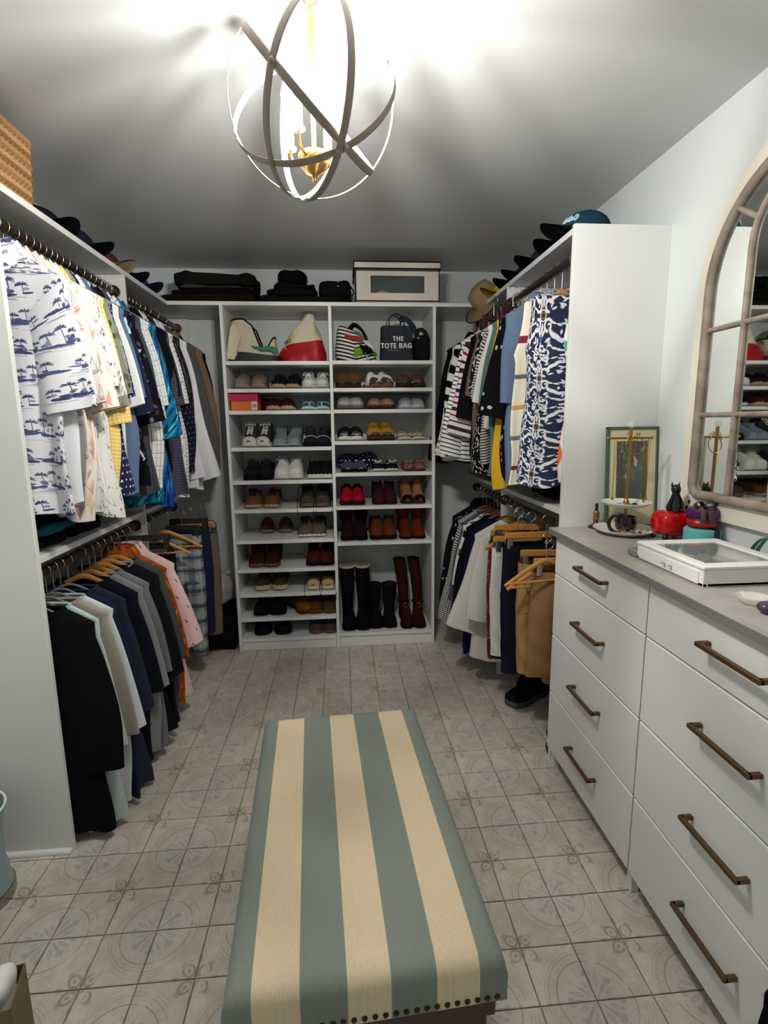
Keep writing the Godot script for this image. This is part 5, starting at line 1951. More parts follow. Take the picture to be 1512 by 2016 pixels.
# ------------------------------------------------------------------ on top of the closets
func top_shelf_things() -> void:
	var y := 2.1315
	var g := "folded dark clothes on the tower top"
	var fold := func(lbl: String, pos: Vector3, size: Vector3, col: String, sd: float, wob := 0.005) -> void:
		tag(put("folded_garment", soft(size, 0.3, wob, sd, 44, 16), cloth(col)), lbl, "folded clothing", g).position = pos
	fold.call("dark brown folded throw, widest bottom layer left of the tower top", Vector3(-0.7, y, 0.24), Vector3(0.56, 0.045, 0.3), "1b1512", 1.0)
	fold.call("dark brown folded throw, bottom layer under the black hats", Vector3(-0.14, y, 0.24), Vector3(0.56, 0.04, 0.3), "19140f", 2.0)
	fold.call("black folded trousers just above the brown throw at left", Vector3(-0.66, y + 0.045, 0.24), Vector3(0.5, 0.035, 0.28), "0f0f11", 3.0)
	fold.call("thin grey folded knit sandwiched between the black layers", Vector3(-0.66, y + 0.079, 0.25), Vector3(0.44, 0.018, 0.27), "3a3b3e", 4.0)
	fold.call("thick dark olive sweater, topmost of the left folded stack", Vector3(-0.66, y + 0.096, 0.25), Vector3(0.46, 0.068, 0.27), "191b17", 5.0, 0.009)
	fold.call("black folded sweater under the round black hat", Vector3(-0.22, y + 0.04, 0.25), Vector3(0.3, 0.042, 0.26), "101013", 6.0, 0.007)
	fold.call("black folded scarf directly beneath the round black hat", Vector3(-0.205, y + 0.081, 0.25), Vector3(0.24, 0.034, 0.24), "121215", 7.0, 0.007)
	tag(put("knit_hat", soft(Vector3(0.17, 0.1, 0.17), 0.75, 0.005, 8.0), cloth("0e0e10")), "round black knit hat crowning the middle dark stack", "hat").position = Vector3(-0.215, y + 0.113, 0.26)
	var pu := thing("black_pouch", "black zip pouch with two snaps beside the white storage box", "bag", Vector3(0.035, y + 0.04, 0.27))
	put("body", soft(Vector3(0.19, 0.1, 0.17), 0.45, 0.004, 9.0), cloth("131317"), pu)
	for k in 2:
		var sn := MB.new()
		sn.ell(Vector3(0.02, 0.062 + 0.024 * k, 0.084), Vector3(0.005, 0.005, 0.004), Basis.IDENTITY, 10, 6)
		put("snap", sn, hx("b9b7b2", 0.3, 0.9), pu)
	var st := MB.new()
	st.tube(curve([Vector3(0.06, 0.085, 0.07), Vector3(0.09, 0.06, 0.09), Vector3(0.11, 0.03, 0.08), Vector3(0.1, 0.005, 0.09)], 5), 0.004, null, 6)
	put("strap", st, cloth("131317"), pu)
	# fabric storage box with a clear window
	var b := thing("storage_box", "white fabric storage box with brown piping and clear window", "box", Vector3(0.4, y, 0.265))
	var wf := cloth("d8d2c8")
	var pipe := cloth("2e1a1c")
	put("back_wall", bx(Vector3(0, 0.085, -0.155), Vector3(0.485, 0.17, 0.012)), wf, b)
	for s in [-1.0, 1.0]:
		put("side_wall", bx(Vector3(s * 0.2365, 0.085, 0), Vector3(0.012, 0.17, 0.3)), wf, b)
	put("bottom", bx(Vector3(0, 0.004, 0), Vector3(0.485, 0.008, 0.31)), wf, b)
	put("front_rail", bx(Vector3(0, 0.025, 0.157), Vector3(0.485, 0.05, 0.01)), wf, b)
	put("front_rail", bx(Vector3(0, 0.157, 0.157), Vector3(0.485, 0.026, 0.01)), wf, b)
	put("front_stile", bx(Vector3(-0.2, 0.097, 0.157), Vector3(0.085, 0.094, 0.01), 0.0), wf, b)
	put("front_stile", bx(Vector3(0.2, 0.097, 0.157), Vector3(0.085, 0.094, 0.01), 0.0), wf, b)
	put("window", bx(Vector3(0, 0.097, 0.155), Vector3(0.315, 0.094, 0.001), 0.0), glass(Color(0.9, 0.92, 0.92), 0.04, 0.2), b)
	put("lid", bx(Vector3(0, 0.2, 0.0), Vector3(0.5, 0.04, 0.335), 0.004), wf, b)
	for py in [0.182, 0.219]:
		var pp := PackedVector3Array()
		for q in [[-0.25, -0.168], [0.25, -0.168], [0.25, 0.168], [-0.25, 0.168]]:
			pp.append(Vector3(q[0], py, q[1]))
		for k in 4:
			var tp := MB.new()
			tp.tube(PackedVector3Array([pp[k], pp[(k + 1) % 4]]), 0.004, null, 6)
			put("piping", tp, pipe, b)
	for s in [-1.0, 1.0]:
		var tp := MB.new()
		tp.tube(PackedVector3Array([Vector3(s * 0.243, 0.0, 0.162), Vector3(s * 0.243, 0.18, 0.162)]), 0.003, null, 6)
		put("piping", tp, pipe, b)
	var bt := MB.new()
	bt.tube(PackedVector3Array([Vector3(-0.243, 0.005, 0.162), Vector3(0.243, 0.005, 0.162)]), 0.004, null, 6)
	put("piping", bt, pipe, b)
	tag(put("folded_scarf", soft(Vector3(0.42, 0.11, 0.24), 0.4, 0.011, 3.0), cloth("2f3a37")), "dark green scarf bundled inside the windowed storage box", "scarf").position = Vector3(0.39, y + 0.04, 0.28)
	tag(put("gold_clutch", soft(Vector3(0.2, 0.055, 0.06), 0.5, 0.005, 3.0), cloth("a58a66")), "small tan purse lying under the scarf in the storage box", "purse").position = Vector3(0.37, y + 0.0085, 0.382)
	# caps, left
	var lx := -1.035
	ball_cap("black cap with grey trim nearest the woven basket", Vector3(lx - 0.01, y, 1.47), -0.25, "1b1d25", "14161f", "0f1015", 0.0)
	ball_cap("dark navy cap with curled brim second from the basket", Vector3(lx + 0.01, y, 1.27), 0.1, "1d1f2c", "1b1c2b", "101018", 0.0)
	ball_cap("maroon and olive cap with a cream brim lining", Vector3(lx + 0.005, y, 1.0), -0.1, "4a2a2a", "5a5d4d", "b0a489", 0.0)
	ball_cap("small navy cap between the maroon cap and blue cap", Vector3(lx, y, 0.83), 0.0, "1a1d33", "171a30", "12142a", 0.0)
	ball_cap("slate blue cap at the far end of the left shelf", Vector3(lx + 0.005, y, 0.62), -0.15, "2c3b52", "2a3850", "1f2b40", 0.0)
	# woven basket
	var bk := thing("woven_basket", "golden brown woven water-hyacinth basket at the near left shelf end", "basket", Vector3(-1.08, y, 1.765))
	var rows := 13
	var hy := [Color("8f6b42"), Color("a57e50"), Color("7d5a34"), Color("b08a5c")]
	for r in rows:
		var bm := MB.new()
		var pth := []
		for q in [[-0.13, -0.12], [0.13, -0.12], [0.13, 0.12], [-0.13, 0.12]]:
			pth.append(Vector2(q[0] * (0.94 + 0.006 * r), q[1] * (0.94 + 0.006 * r)))
		# every row is a run of plump slanted knots
		for sd in 4:
			var a: Vector2 = pth[sd]
			var c: Vector2 = pth[(sd + 1) % 4]
			var cnt := 11
			for k in cnt:
				var f := (k + (0.5 if r % 2 else 0.0)) / cnt
				var p := a.lerp(c, f)
				var d := (c - a).normalized()
				var fw := Vector3(d.x, 0, d.y)
				var ou := Vector3(d.y, 0, -d.x)
				var tl := 0.55 if r % 2 else -0.55
				var lx2 := (fw * cos(tl) + Vector3.UP * sin(tl))
				bm.ell(Vector3(p.x, 0.0085 + r * 0.0165, p.y), Vector3(0.0165, 0.0095, 0.0085), Basis(lx2, ou.cross(lx2).normalized(), ou), 8, 6)
		put("woven_row", bm, mat(hy[r % 4], 0.75), bk)
	put("basket_wall", bx(Vector3(0, 0.105, 0), Vector3(0.235, 0.2, 0.215), 0.01), hx("6a4a2a"), bk)
	var rm := MB.new()
	var rp := PackedVector3Array()
	for q in [[-0.13, -0.12], [0.13, -0.12], [0.13, 0.12], [-0.13, 0.12]]:
		rp.append(Vector3(q[0], 0.218, q[1]))
	for k in 4:
		rm.tube(PackedVector3Array([rp[k], rp[(k + 1) % 4]]), 0.011, null, 8)
	put("rim", rm, hx("a57e50", 0.75), bk)
	# caps and hat, right (brims point into the room)
	var rx := 1.03
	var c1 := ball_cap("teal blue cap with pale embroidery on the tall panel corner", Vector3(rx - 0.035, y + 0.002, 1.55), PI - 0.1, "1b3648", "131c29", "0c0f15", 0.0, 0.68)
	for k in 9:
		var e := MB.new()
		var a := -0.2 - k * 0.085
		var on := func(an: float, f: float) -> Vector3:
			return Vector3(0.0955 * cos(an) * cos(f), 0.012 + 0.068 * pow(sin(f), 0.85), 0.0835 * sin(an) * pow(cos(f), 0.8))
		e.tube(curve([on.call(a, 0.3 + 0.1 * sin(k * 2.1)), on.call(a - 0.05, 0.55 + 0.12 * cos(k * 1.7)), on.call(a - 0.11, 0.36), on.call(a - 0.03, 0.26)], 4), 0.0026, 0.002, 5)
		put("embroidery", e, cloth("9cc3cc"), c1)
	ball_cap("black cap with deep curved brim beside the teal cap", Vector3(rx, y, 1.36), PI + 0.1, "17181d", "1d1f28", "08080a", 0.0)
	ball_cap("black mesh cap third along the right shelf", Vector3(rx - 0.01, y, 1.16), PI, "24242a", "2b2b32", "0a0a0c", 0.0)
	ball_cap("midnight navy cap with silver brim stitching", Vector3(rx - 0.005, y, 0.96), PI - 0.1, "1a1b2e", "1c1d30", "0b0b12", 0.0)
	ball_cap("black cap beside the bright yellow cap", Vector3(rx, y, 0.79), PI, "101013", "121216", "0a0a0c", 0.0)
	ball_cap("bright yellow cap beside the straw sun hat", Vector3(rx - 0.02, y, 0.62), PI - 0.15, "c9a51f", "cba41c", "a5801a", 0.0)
	var h := thing("sun_hat", "tan sun hat with dark-edged upturned brim at right shelf corner", "hat", Vector3(0.93, y + 0.02, 0.42), 0.0)
	h.rotation = Vector3(0.1, 0.2, 0.9)
	var br := MB.new()
	var BP := PackedVector3Array()
	for j in 7:
		var f := j / 6.0
		for i in 32:
			var a := TAU * i / 32
			var rr := lerpf(0.085, 0.165, f)
			BP.append(Vector3(rr * cos(a), 0.012 * sin(2.0 * a) * f - 0.012 * f, rr * 0.9 * sin(a)))
	br.grid(BP, 32, 7, true, 1, 0.1)
	put("brim", br, hx("8f7a5c", 0.85), h)
	var eg := MB.new()
	eg.tube(BP.slice(6 * 32, 7 * 32), 0.0035, null, 6, Vector3.ZERO, false, true)
	put("brim_edge", eg, cloth("1a1614"), h)
	var cr := MB.new()
	cr.lathe([Vector2(0.087, 0.0), Vector2(0.084, 0.05), Vector2(0.072, 0.085), Vector2(0.04, 0.1), Vector2(0.001, 0.103)], 28, 1.0, 0.9)
	put("crown", cr, hx("9a8464", 0.85), h)

# ------------------------------------------------------------------ hanging clothes
func hang(rx: float, ry: float, group: String, list: Array) -> void:
	var k := 0
	for o in list:
		k += 1
		o.sd = k * 1.37 + rx
		var yaw: float = o.get("yaw", 0.06 * sin(k * 2.3))
		var at := Vector3(rx + o.get("dx", 0.0), ry, o.z)
		if o.get("kind", "top") == "top":
			hanger("%s hanger holding the %s" % [{"wood": "wooden", "dark": "dark wooden", "black": "black velvet", "grey": "grey velvet", "teal": "teal velvet"}[o.get("h", "wood")], o.s], "", at, yaw, o.get("h", "wood"), false, clampf((o.get("strap", 0.12) if o.get("tank", false) else o.get("sw", 0.195)) / 0.2, 0.2, 1.0))
			garment(o.n, o.l, o.c, group, at, yaw, o)
		else:
			clip_hanger("clip hanger holding the %s" % o.s, "", at, yaw, o.get("h", "black"), o.get("w", 0.12), o.get("top", -0.16))
			trousers(o.n, o.l, group, at, yaw, o)

func clothes_left() -> void:
	var x := -0.96
	var g := "short-sleeved shirts on the upper left rod"
	hang(x, 2.035, g, [
		{"z": 1.905, "m": "palm", "n": "print_shirt", "c": "shirt", "s": "palm island shirt", "l": "white short-sleeved shirt printed with navy palm islands, nearest the left panel", "sleeve": 0.32, "len": 0.885, "sw": 0.2, "flare": 0.2, "cuff": 0.088, "hem": 0.15, "yaw": 0.02, "amp": 0.019, "th": 0.019},
		{"z": 1.865, "m": "#dfe2e6", "n": "plain_shirt", "c": "shirt", "s": "plain pale shirt behind the palm shirt", "l": "plain pale blue-white shirt squeezed directly behind the palm island shirt", "sleeve": 0.29, "th": 0.013, "len": 0.86},
		{"z": 1.825, "m": "sails", "n": "print_shirt", "c": "shirt", "s": "cream sailboat shirt", "l": "cream shirt printed with faint coral sailboats", "sleeve": 0.31, "th": 0.014, "len": 0.87},
		{"z": 1.775, "m": "coral", "n": "print_shirt", "c": "shirt", "s": "tan palm leaf shirt", "l": "cream shirt with tan and rose leaf print, sleeve over the grey camouflage", "sleeve": 0.33, "flare": 0.28, "cuff": 0.085, "th": 0.016, "len": 0.9},
		{"z": 1.735, "m": "confetti", "n": "print_shirt", "c": "shirt", "s": "confetti print shirt", "l": "white shirt scattered with tiny confetti leaves and rings", "sleeve": 0.26, "th": 0.016, "len": 0.89, "hem": 0.185},
		{"z": 1.695, "m": "sketch", "n": "print_shirt", "c": "shirt", "s": "sketchy leaf shirt", "l": "off-white shirt with fine grey sketchy leaf print below the gingham sleeve", "sleeve": 0.25, "th": 0.016, "len": 0.9, "hem": 0.2},
		{"z": 1.655, "m": "leafspot", "n": "print_shirt", "c": "shirt", "s": "olive leaf shirt", "l": "white shirt with olive and yellow leaf spots and a camouflage cuff", "sleeve": 0.32, "sm": "leafspot", "cm": "camo", "cuff": 0.088, "flare": 0.25, "th": 0.016},
		{"z": 1.62, "m": "gingham", "n": "gingham_shirt", "c": "shirt", "s": "yellow gingham shirt", "l": "yellow gingham short-sleeved shirt", "sleeve": 0.37, "flare": 0.2, "th": 0.015, "len": 0.85, "hem": 0.2},
		{"z": 1.585, "m": "camo", "n": "print_shirt", "c": "shirt", "s": "grey-green camouflage shirt", "l": "grey-green camouflage shirt between the gingham and navy triangle shirts", "sleeve": 0.27, "th": 0.013},
		{"z": 1.55, "m": "triangles", "n": "print_shirt", "c": "shirt", "s": "navy triangle shirt", "l": "navy shirt dotted with small white triangles", "sleeve": 0.28, "th": 0.015, "hem": 0.205, "len": 0.88},
		{"z": 1.51, "m": "#e3e5e8", "n": "polo_shirt", "c": "shirt", "s": "bright white shirt", "l": "bright white short-sleeved shirt between navy triangle and denim blue shirts", "sleeve": 0.31, "flare": 0.27, "th": 0.016, "cuff": 0.085},
		{"z": 1.465, "m": "#5d7190", "n": "chambray_shirt", "c": "shirt", "s": "denim blue shirt", "l": "denim blue chambray shirt on the upper left rod", "sleeve": 0.28, "th": 0.015, "hem": 0.205},
		{"z": 1.41, "m": "hibiscus", "n": "print_shirt", "c": "shirt", "s": "navy hibiscus shirt", "l": "navy shirt with large pale blue flowers", "sleeve": 0.34, "th": 0.018, "cuff": 0.09},
		{"z": 1.35, "m": "orchid", "n": "print_shirt", "c": "shirt", "s": "black orchid shirt", "l": "black shirt with white birds and grey petals", "sleeve": 0.37, "th": 0.02, "cuff": 0.094, "flare": 0.24, "len": 0.84, "hem": 0.2},
		{"z": 1.295, "m": "#43464f", "n": "plain_shirt", "c": "shirt", "s": "slate grey shirt", "l": "plain slate grey shirt behind the black orchid shirt", "sleeve": 0.27, "th": 0.015, "hem": 0.2},
		{"z": 1.25, "m": "paleplaid", "n": "plaid_shirt", "c": "shirt", "s": "pale blue plaid shirt", "l": "pale blue and white plaid shirt with long half sleeve", "sleeve": 0.36, "th": 0.018, "flare": 0.26, "cuff": 0.07},
		{"z": 1.2, "m": "windowpane", "n": "plaid_shirt", "c": "shirt", "s": "red windowpane shirt", "l": "off-white shirt with red and grey windowpane lines", "sleeve": 0.3, "th": 0.016, "hem": 0.21, "len": 0.85},
		{"z": 1.15, "m": "tropic", "n": "print_shirt", "c": "shirt", "s": "turquoise tropical shirt", "l": "turquoise tropical leaf print shirt", "sleeve": 0.44, "th": 0.016, "hem": 0.205, "len": 0.94},
		{"z": 1.1, "m": "deepblue", "n": "print_shirt", "c": "shirt", "s": "royal blue print shirt", "l": "royal blue leaf shirt with a low pointed hem before the divider", "sleeve": 0.27, "th": 0.016, "hem": 0.21, "len": 0.97}])
	g = "shirts and jackets on the far upper left rod"
	hang(x, 2.035, g, [
		{"z": 0.972, "m": "#15151a", "n": "dark_shirt", "c": "shirt", "s": "black shirt past the divider", "l": "black shirt with high collar just past the left divider panel", "sleeve": 0.25, "len": 0.82, "th": 0.015},
		{"z": 0.94, "m": "dots", "n": "print_shirt", "c": "shirt", "s": "charcoal dotted shirt", "l": "charcoal shirt with small regular grey dots", "sleeve": 0.28, "len": 0.96, "hem": 0.235, "sw": 0.2, "th": 0.016},
		{"z": 0.91, "m": "navyleaf", "n": "print_shirt", "c": "shirt", "s": "navy leaf sprig shirt", "l": "white shirt printed with small navy leaf sprigs", "sleeve": 0.28, "len": 0.95, "hem": 0.235, "th": 0.016},
		{"z": 0.865, "m": "redcheck", "n": "check_shirt", "c": "shirt", "s": "red grid check shirt", "l": "white shirt with fine dark red grid check", "sleeve": 0.28, "len": 0.92, "hem": 0.235, "th": 0.016},
		{"z": 0.82, "m": "polka", "n": "dress_shirt", "c": "shirt", "s": "navy polka dot shirt", "l": "navy long-sleeved shirt with fine white polka dots", "sleeve": 0.6, "len": 0.9, "cuff": 0.05, "th": 0.02, "flare": 0.2},
		{"z": 0.765, "m": "darkplaid", "n": "plaid_shirt", "c": "shirt", "s": "dark maroon and green plaid shirt", "l": "dark maroon and green plaid long-sleeved shirt", "sleeve": 0.62, "len": 0.9, "cuff": 0.05, "th": 0.018, "flare": 0.18},
		{"z": 0.7, "m": "lavender", "n": "dress_shirt", "c": "shirt", "s": "pale lavender striped shirt", "l": "pale lavender pinstripe dress shirt with long sleeves, nearer of the pale pair", "sleeve": 0.66, "len": 0.93, "hem": 0.23, "cuff": 0.052, "th": 0.022, "flare": 0.2},
		{"z": 0.62, "m": "#d6d5da", "n": "dress_shirt", "c": "shirt", "s": "white dress shirt by the grey jacket", "l": "plain white long-sleeved dress shirt beside the grey jacket", "sleeve": 0.68, "len": 0.95, "hem": 0.24, "cuff": 0.055, "th": 0.022, "flare": 0.24},
		{"z": 0.5, "m": "#4e4d50", "n": "jacket", "c": "jacket", "s": "grey suit jacket", "l": "mid grey suit jacket between white shirt and tan blazer", "sleeve": 0.64, "len": 0.84, "hem": 0.225, "cuff": 0.06, "th": 0.03, "collar": "jacket", "flare": 0.2, "sw": 0.205, "amp": 0.004, "h": "dark"},
		{"z": 0.36, "m": "#7a6047", "n": "blazer", "c": "jacket", "s": "tan blazer", "l": "tan brown blazer on a broad wooden hanger near the shoe tower", "sleeve": 0.64, "len": 0.86, "hem": 0.225, "cuff": 0.062, "th": 0.035, "collar": "jacket", "flare": 0.2, "sw": 0.21, "amp": 0.004},
		{"z": 0.2, "m": "#17171b", "n": "jacket", "c": "jacket", "s": "black jacket at the back wall", "l": "black jacket last on the upper left rod against back wall", "sleeve": 0.66, "len": 0.9, "hem": 0.23, "cuff": 0.064, "th": 0.04, "collar": "jacket", "flare": 0.15, "sw": 0.205, "amp": 0.004, "dx": -0.02}])
	g = "T-shirts and polos on the lower left rod"
	hang(x, 0.955, g, [
		{"z": 1.915, "m": "#141416", "n": "polo_shirt", "c": "shirt", "s": "long black polo", "l": "long black polo shirt hanging nearest the left end panel", "sleeve": 0.46, "len": 0.925, "hem": 0.17, "sw": 0.185, "cuff": 0.098, "flare": 0.14, "h": "teal", "collar": "crew", "yaw": 0.0, "th": 0.019, "amp": 0.005},
		{"z": 1.875, "m": "#b3c8c2", "n": "tshirt", "c": "shirt", "s": "mint green tee", "l": "mint green T-shirt showing a narrow edge behind the long black polo", "sleeve": 0.4, "len": 0.93, "hem": 0.2, "sw": 0.185, "cuff": 0.09, "flare": 0.14, "h": "grey", "collar": "crew", "th": 0.014},
		{"z": 1.83, "m": "#9c968b", "n": "tshirt", "c": "shirt", "s": "greige heather tee", "l": "greige heather T-shirt with wide sleeve", "sleeve": 0.4, "len": 0.87, "hem": 0.18, "sw": 0.19, "cuff": 0.092, "flare": 0.17, "h": "grey", "collar": "crew", "th": 0.015},
		{"z": 1.785, "m": "#d5d9da", "n": "tshirt", "c": "shirt", "s": "white tee with pale neckband", "l": "white T-shirt with pale blue neckband behind the greige tee", "sleeve": 0.4, "len": 0.9, "hem": 0.2, "sw": 0.19, "cuff": 0.09, "flare": 0.2, "h": "grey", "collar": "crew", "colm": "#9fb9c4", "th": 0.014},
		{"z": 1.74, "m": "#23293f", "n": "tshirt", "c": "shirt", "s": "nearer navy tee", "l": "navy blue T-shirt directly behind the white tee", "sleeve": 0.41, "len": 0.91, "hem": 0.21, "sw": 0.19, "cuff": 0.085, "flare": 0.2, "h": "grey", "collar": "crew", "th": 0.016},
		{"z": 1.685, "m": "#2b3042", "n": "tshirt", "c": "shirt", "s": "slate navy tee", "l": "slate navy T-shirt between the navy tee and big black-navy tee", "sleeve": 0.39, "len": 0.9, "hem": 0.21, "sw": 0.19, "cuff": 0.085, "flare": 0.2, "h": "grey", "collar": "crew", "th": 0.016},
		{"z": 1.58, "m": "#171922", "n": "tshirt", "c": "shirt", "s": "broad black-navy tee", "l": "broad black-navy T-shirt on the first honey wooden hanger", "sleeve": 0.36, "len": 0.88, "hem": 0.2, "sw": 0.2, "cuff": 0.09, "flare": 0.22, "collar": "crew", "th": 0.022},
		{"z": 1.52, "m": "#86868a", "n": "tshirt", "c": "shirt", "s": "light grey tee", "l": "light grey T-shirt behind the broad black-navy tee", "sleeve": 0.37, "len": 0.88, "hem": 0.225, "sw": 0.2, "cuff": 0.085, "flare": 0.22, "collar": "crew", "th": 0.016},
		{"z": 1.47, "m": "#75767a", "n": "tshirt", "c": "shirt", "s": "mid grey tee", "l": "mid grey T-shirt sandwiched between light grey and black tees", "sleeve": 0.34, "len": 0.89, "hem": 0.23, "sw": 0.2, "cuff": 0.08, "flare": 0.24, "collar": "crew", "th": 0.016},
		{"z": 1.41, "m": "#161618", "n": "tshirt", "c": "shirt", "s": "nearer black tee", "l": "black T-shirt behind the two grey tees", "sleeve": 0.38, "len": 0.88, "hem": 0.235, "sw": 0.2, "cuff": 0.092, "flare": 0.22, "collar": "crew", "th": 0.022},
		{"z": 1.35, "m": "#1c1c1f", "n": "tshirt", "c": "shirt", "s": "second black tee with grey neckband", "l": "black T-shirt with a pale grey shoulder seam, middle of the lower rod", "sleeve": 0.4, "len": 0.86, "hem": 0.24, "sw": 0.2, "cuff": 0.09, "flare": 0.22, "collar": "crew", "colm": "#8a8a8a", "th": 0.02},
		{"z": 1.285, "m": "#4a4b4d", "n": "tshirt", "c": "shirt", "s": "charcoal melange tee", "l": "charcoal melange T-shirt beside the rust print shirt", "sleeve": 0.36, "len": 0.86, "hem": 0.23, "sw": 0.2, "cuff": 0.085, "flare": 0.22, "collar": "crew", "th": 0.018},
		{"z": 1.225, "m": "rust", "n": "print_shirt", "c": "shirt", "s": "rust leaf print shirt", "l": "rust orange leaf print shirt beside the pale pink shirt", "sleeve": 0.38, "len": 0.84, "hem": 0.245, "sw": 0.2, "cuff": 0.085, "flare": 0.24, "th": 0.018},
		{"z": 1.15, "m": "tinymotif", "n": "print_shirt", "c": "shirt", "s": "pale pink shirt", "l": "pale pink short-sleeved shirt with tiny dark motifs", "sleeve": 0.36, "len": 0.82, "hem": 0.235, "sw": 0.205, "cuff": 0.092, "flare": 0.36, "th": 0.024}])
	# far lower rod
	clip_hanger("black clip hanger jutting out beside the pale pink shirt", "", Vector3(x + 0.06, 0.955, 1.075), 0.25, "black", 0.11, -0.1)
	hanger("empty wooden hanger with trouser bar, nearer of the far lower pair", "", Vector3(x + 0.02, 0.955, 0.9), 0.12, "wood", true)
	hanger("empty wooden hanger with trouser bar, farther of the far lower pair", "", Vector3(x + 0.06, 0.965, 0.8), 0.1, "wood", true)
	g = "trousers on the far lower left rod"
	hang(x, 0.955, g, [
		{"kind": "legs", "z": 0.86, "m": "#151518", "n": "trousers", "s": "black trousers behind the empty wooden hangers", "l": "black trousers folded behind the empty wooden hangers", "len": 0.72, "w": 0.12, "dx": 0.0, "top": -0.19},
		{"kind": "legs", "z": 0.74, "m": "greyplaid", "n": "plaid_trousers", "s": "grey and white plaid trousers", "l": "grey, white and navy plaid trousers on the far lower left rod", "len": 0.66, "w": 0.1, "dx": 0.13, "th": 0.04, "top": -0.12, "step": 0.4},
		{"kind": "legs", "z": 0.64, "m": "#23243a", "n": "trousers", "s": "navy trousers beside the plaid ones", "l": "dark navy trousers edging out behind the plaid trousers", "len": 0.62, "w": 0.11, "dx": 0.14, "th": 0.03, "top": -0.1},
		{"kind": "legs", "z": 0.54, "m": "#6a6250", "n": "trousers", "s": "khaki olive trousers", "l": "khaki olive trousers nearest the shoe tower on the left", "len": 0.62, "w": 0.1, "dx": 0.17, "th": 0.035, "top": -0.15, "h": "wood"}])
	var rg := MB.new()
	var rp := PackedVector3Array()
	for i in 24:
		rp.append(Vector3(0.03 * cos(TAU * i / 24), 0.03 * sin(TAU * i / 24), 0.01 * sin(TAU * i / 24)))
	rg.tube(rp, 0.0025, null, 6, Vector3.ZERO, false, true)
	tag(put("scarf_ring", rg, hx("2a2522", 0.4, 0.6)), "thin dark ring hanging off the black clip hanger end", "ring").position = Vector3(-0.71, 0.865, 0.6)
	# on the left middle shelf
	g = "folded clothes on the left middle shelf"
	var fold := func(lbl: String, pos: Vector3, size: Vector3, m: Material, sd: float) -> void:
		tag(put("folded_garment", soft(size, 0.35, 0.006, sd, 36, 14), m), lbl, "folded clothing", g).position = pos
	fold.call("black folded knitwear on the left middle shelf nearest the end panel", Vector3(-1.07, 1.0265, 1.8), Vector3(0.27, 0.05, 0.26), cloth("141416"), 1.0)
	fold.call("teal and navy patterned folded shirt on top of the black knitwear", Vector3(-1.06, 1.076, 1.76), Vector3(0.26, 0.035, 0.3), pat("bluefold"), 2.0)
	fold.call("black folded sweater in the middle of the left shelf", Vector3(-1.08, 1.0265, 1.5), Vector3(0.25, 0.05, 0.26), cloth("18181b"), 3.0)
	fold.call("grey folded cloth at the far end of the left middle shelf", Vector3(-1.08, 1.0265, 1.24), Vector3(0.25, 0.03, 0.24), cloth("77746e"), 4.0)

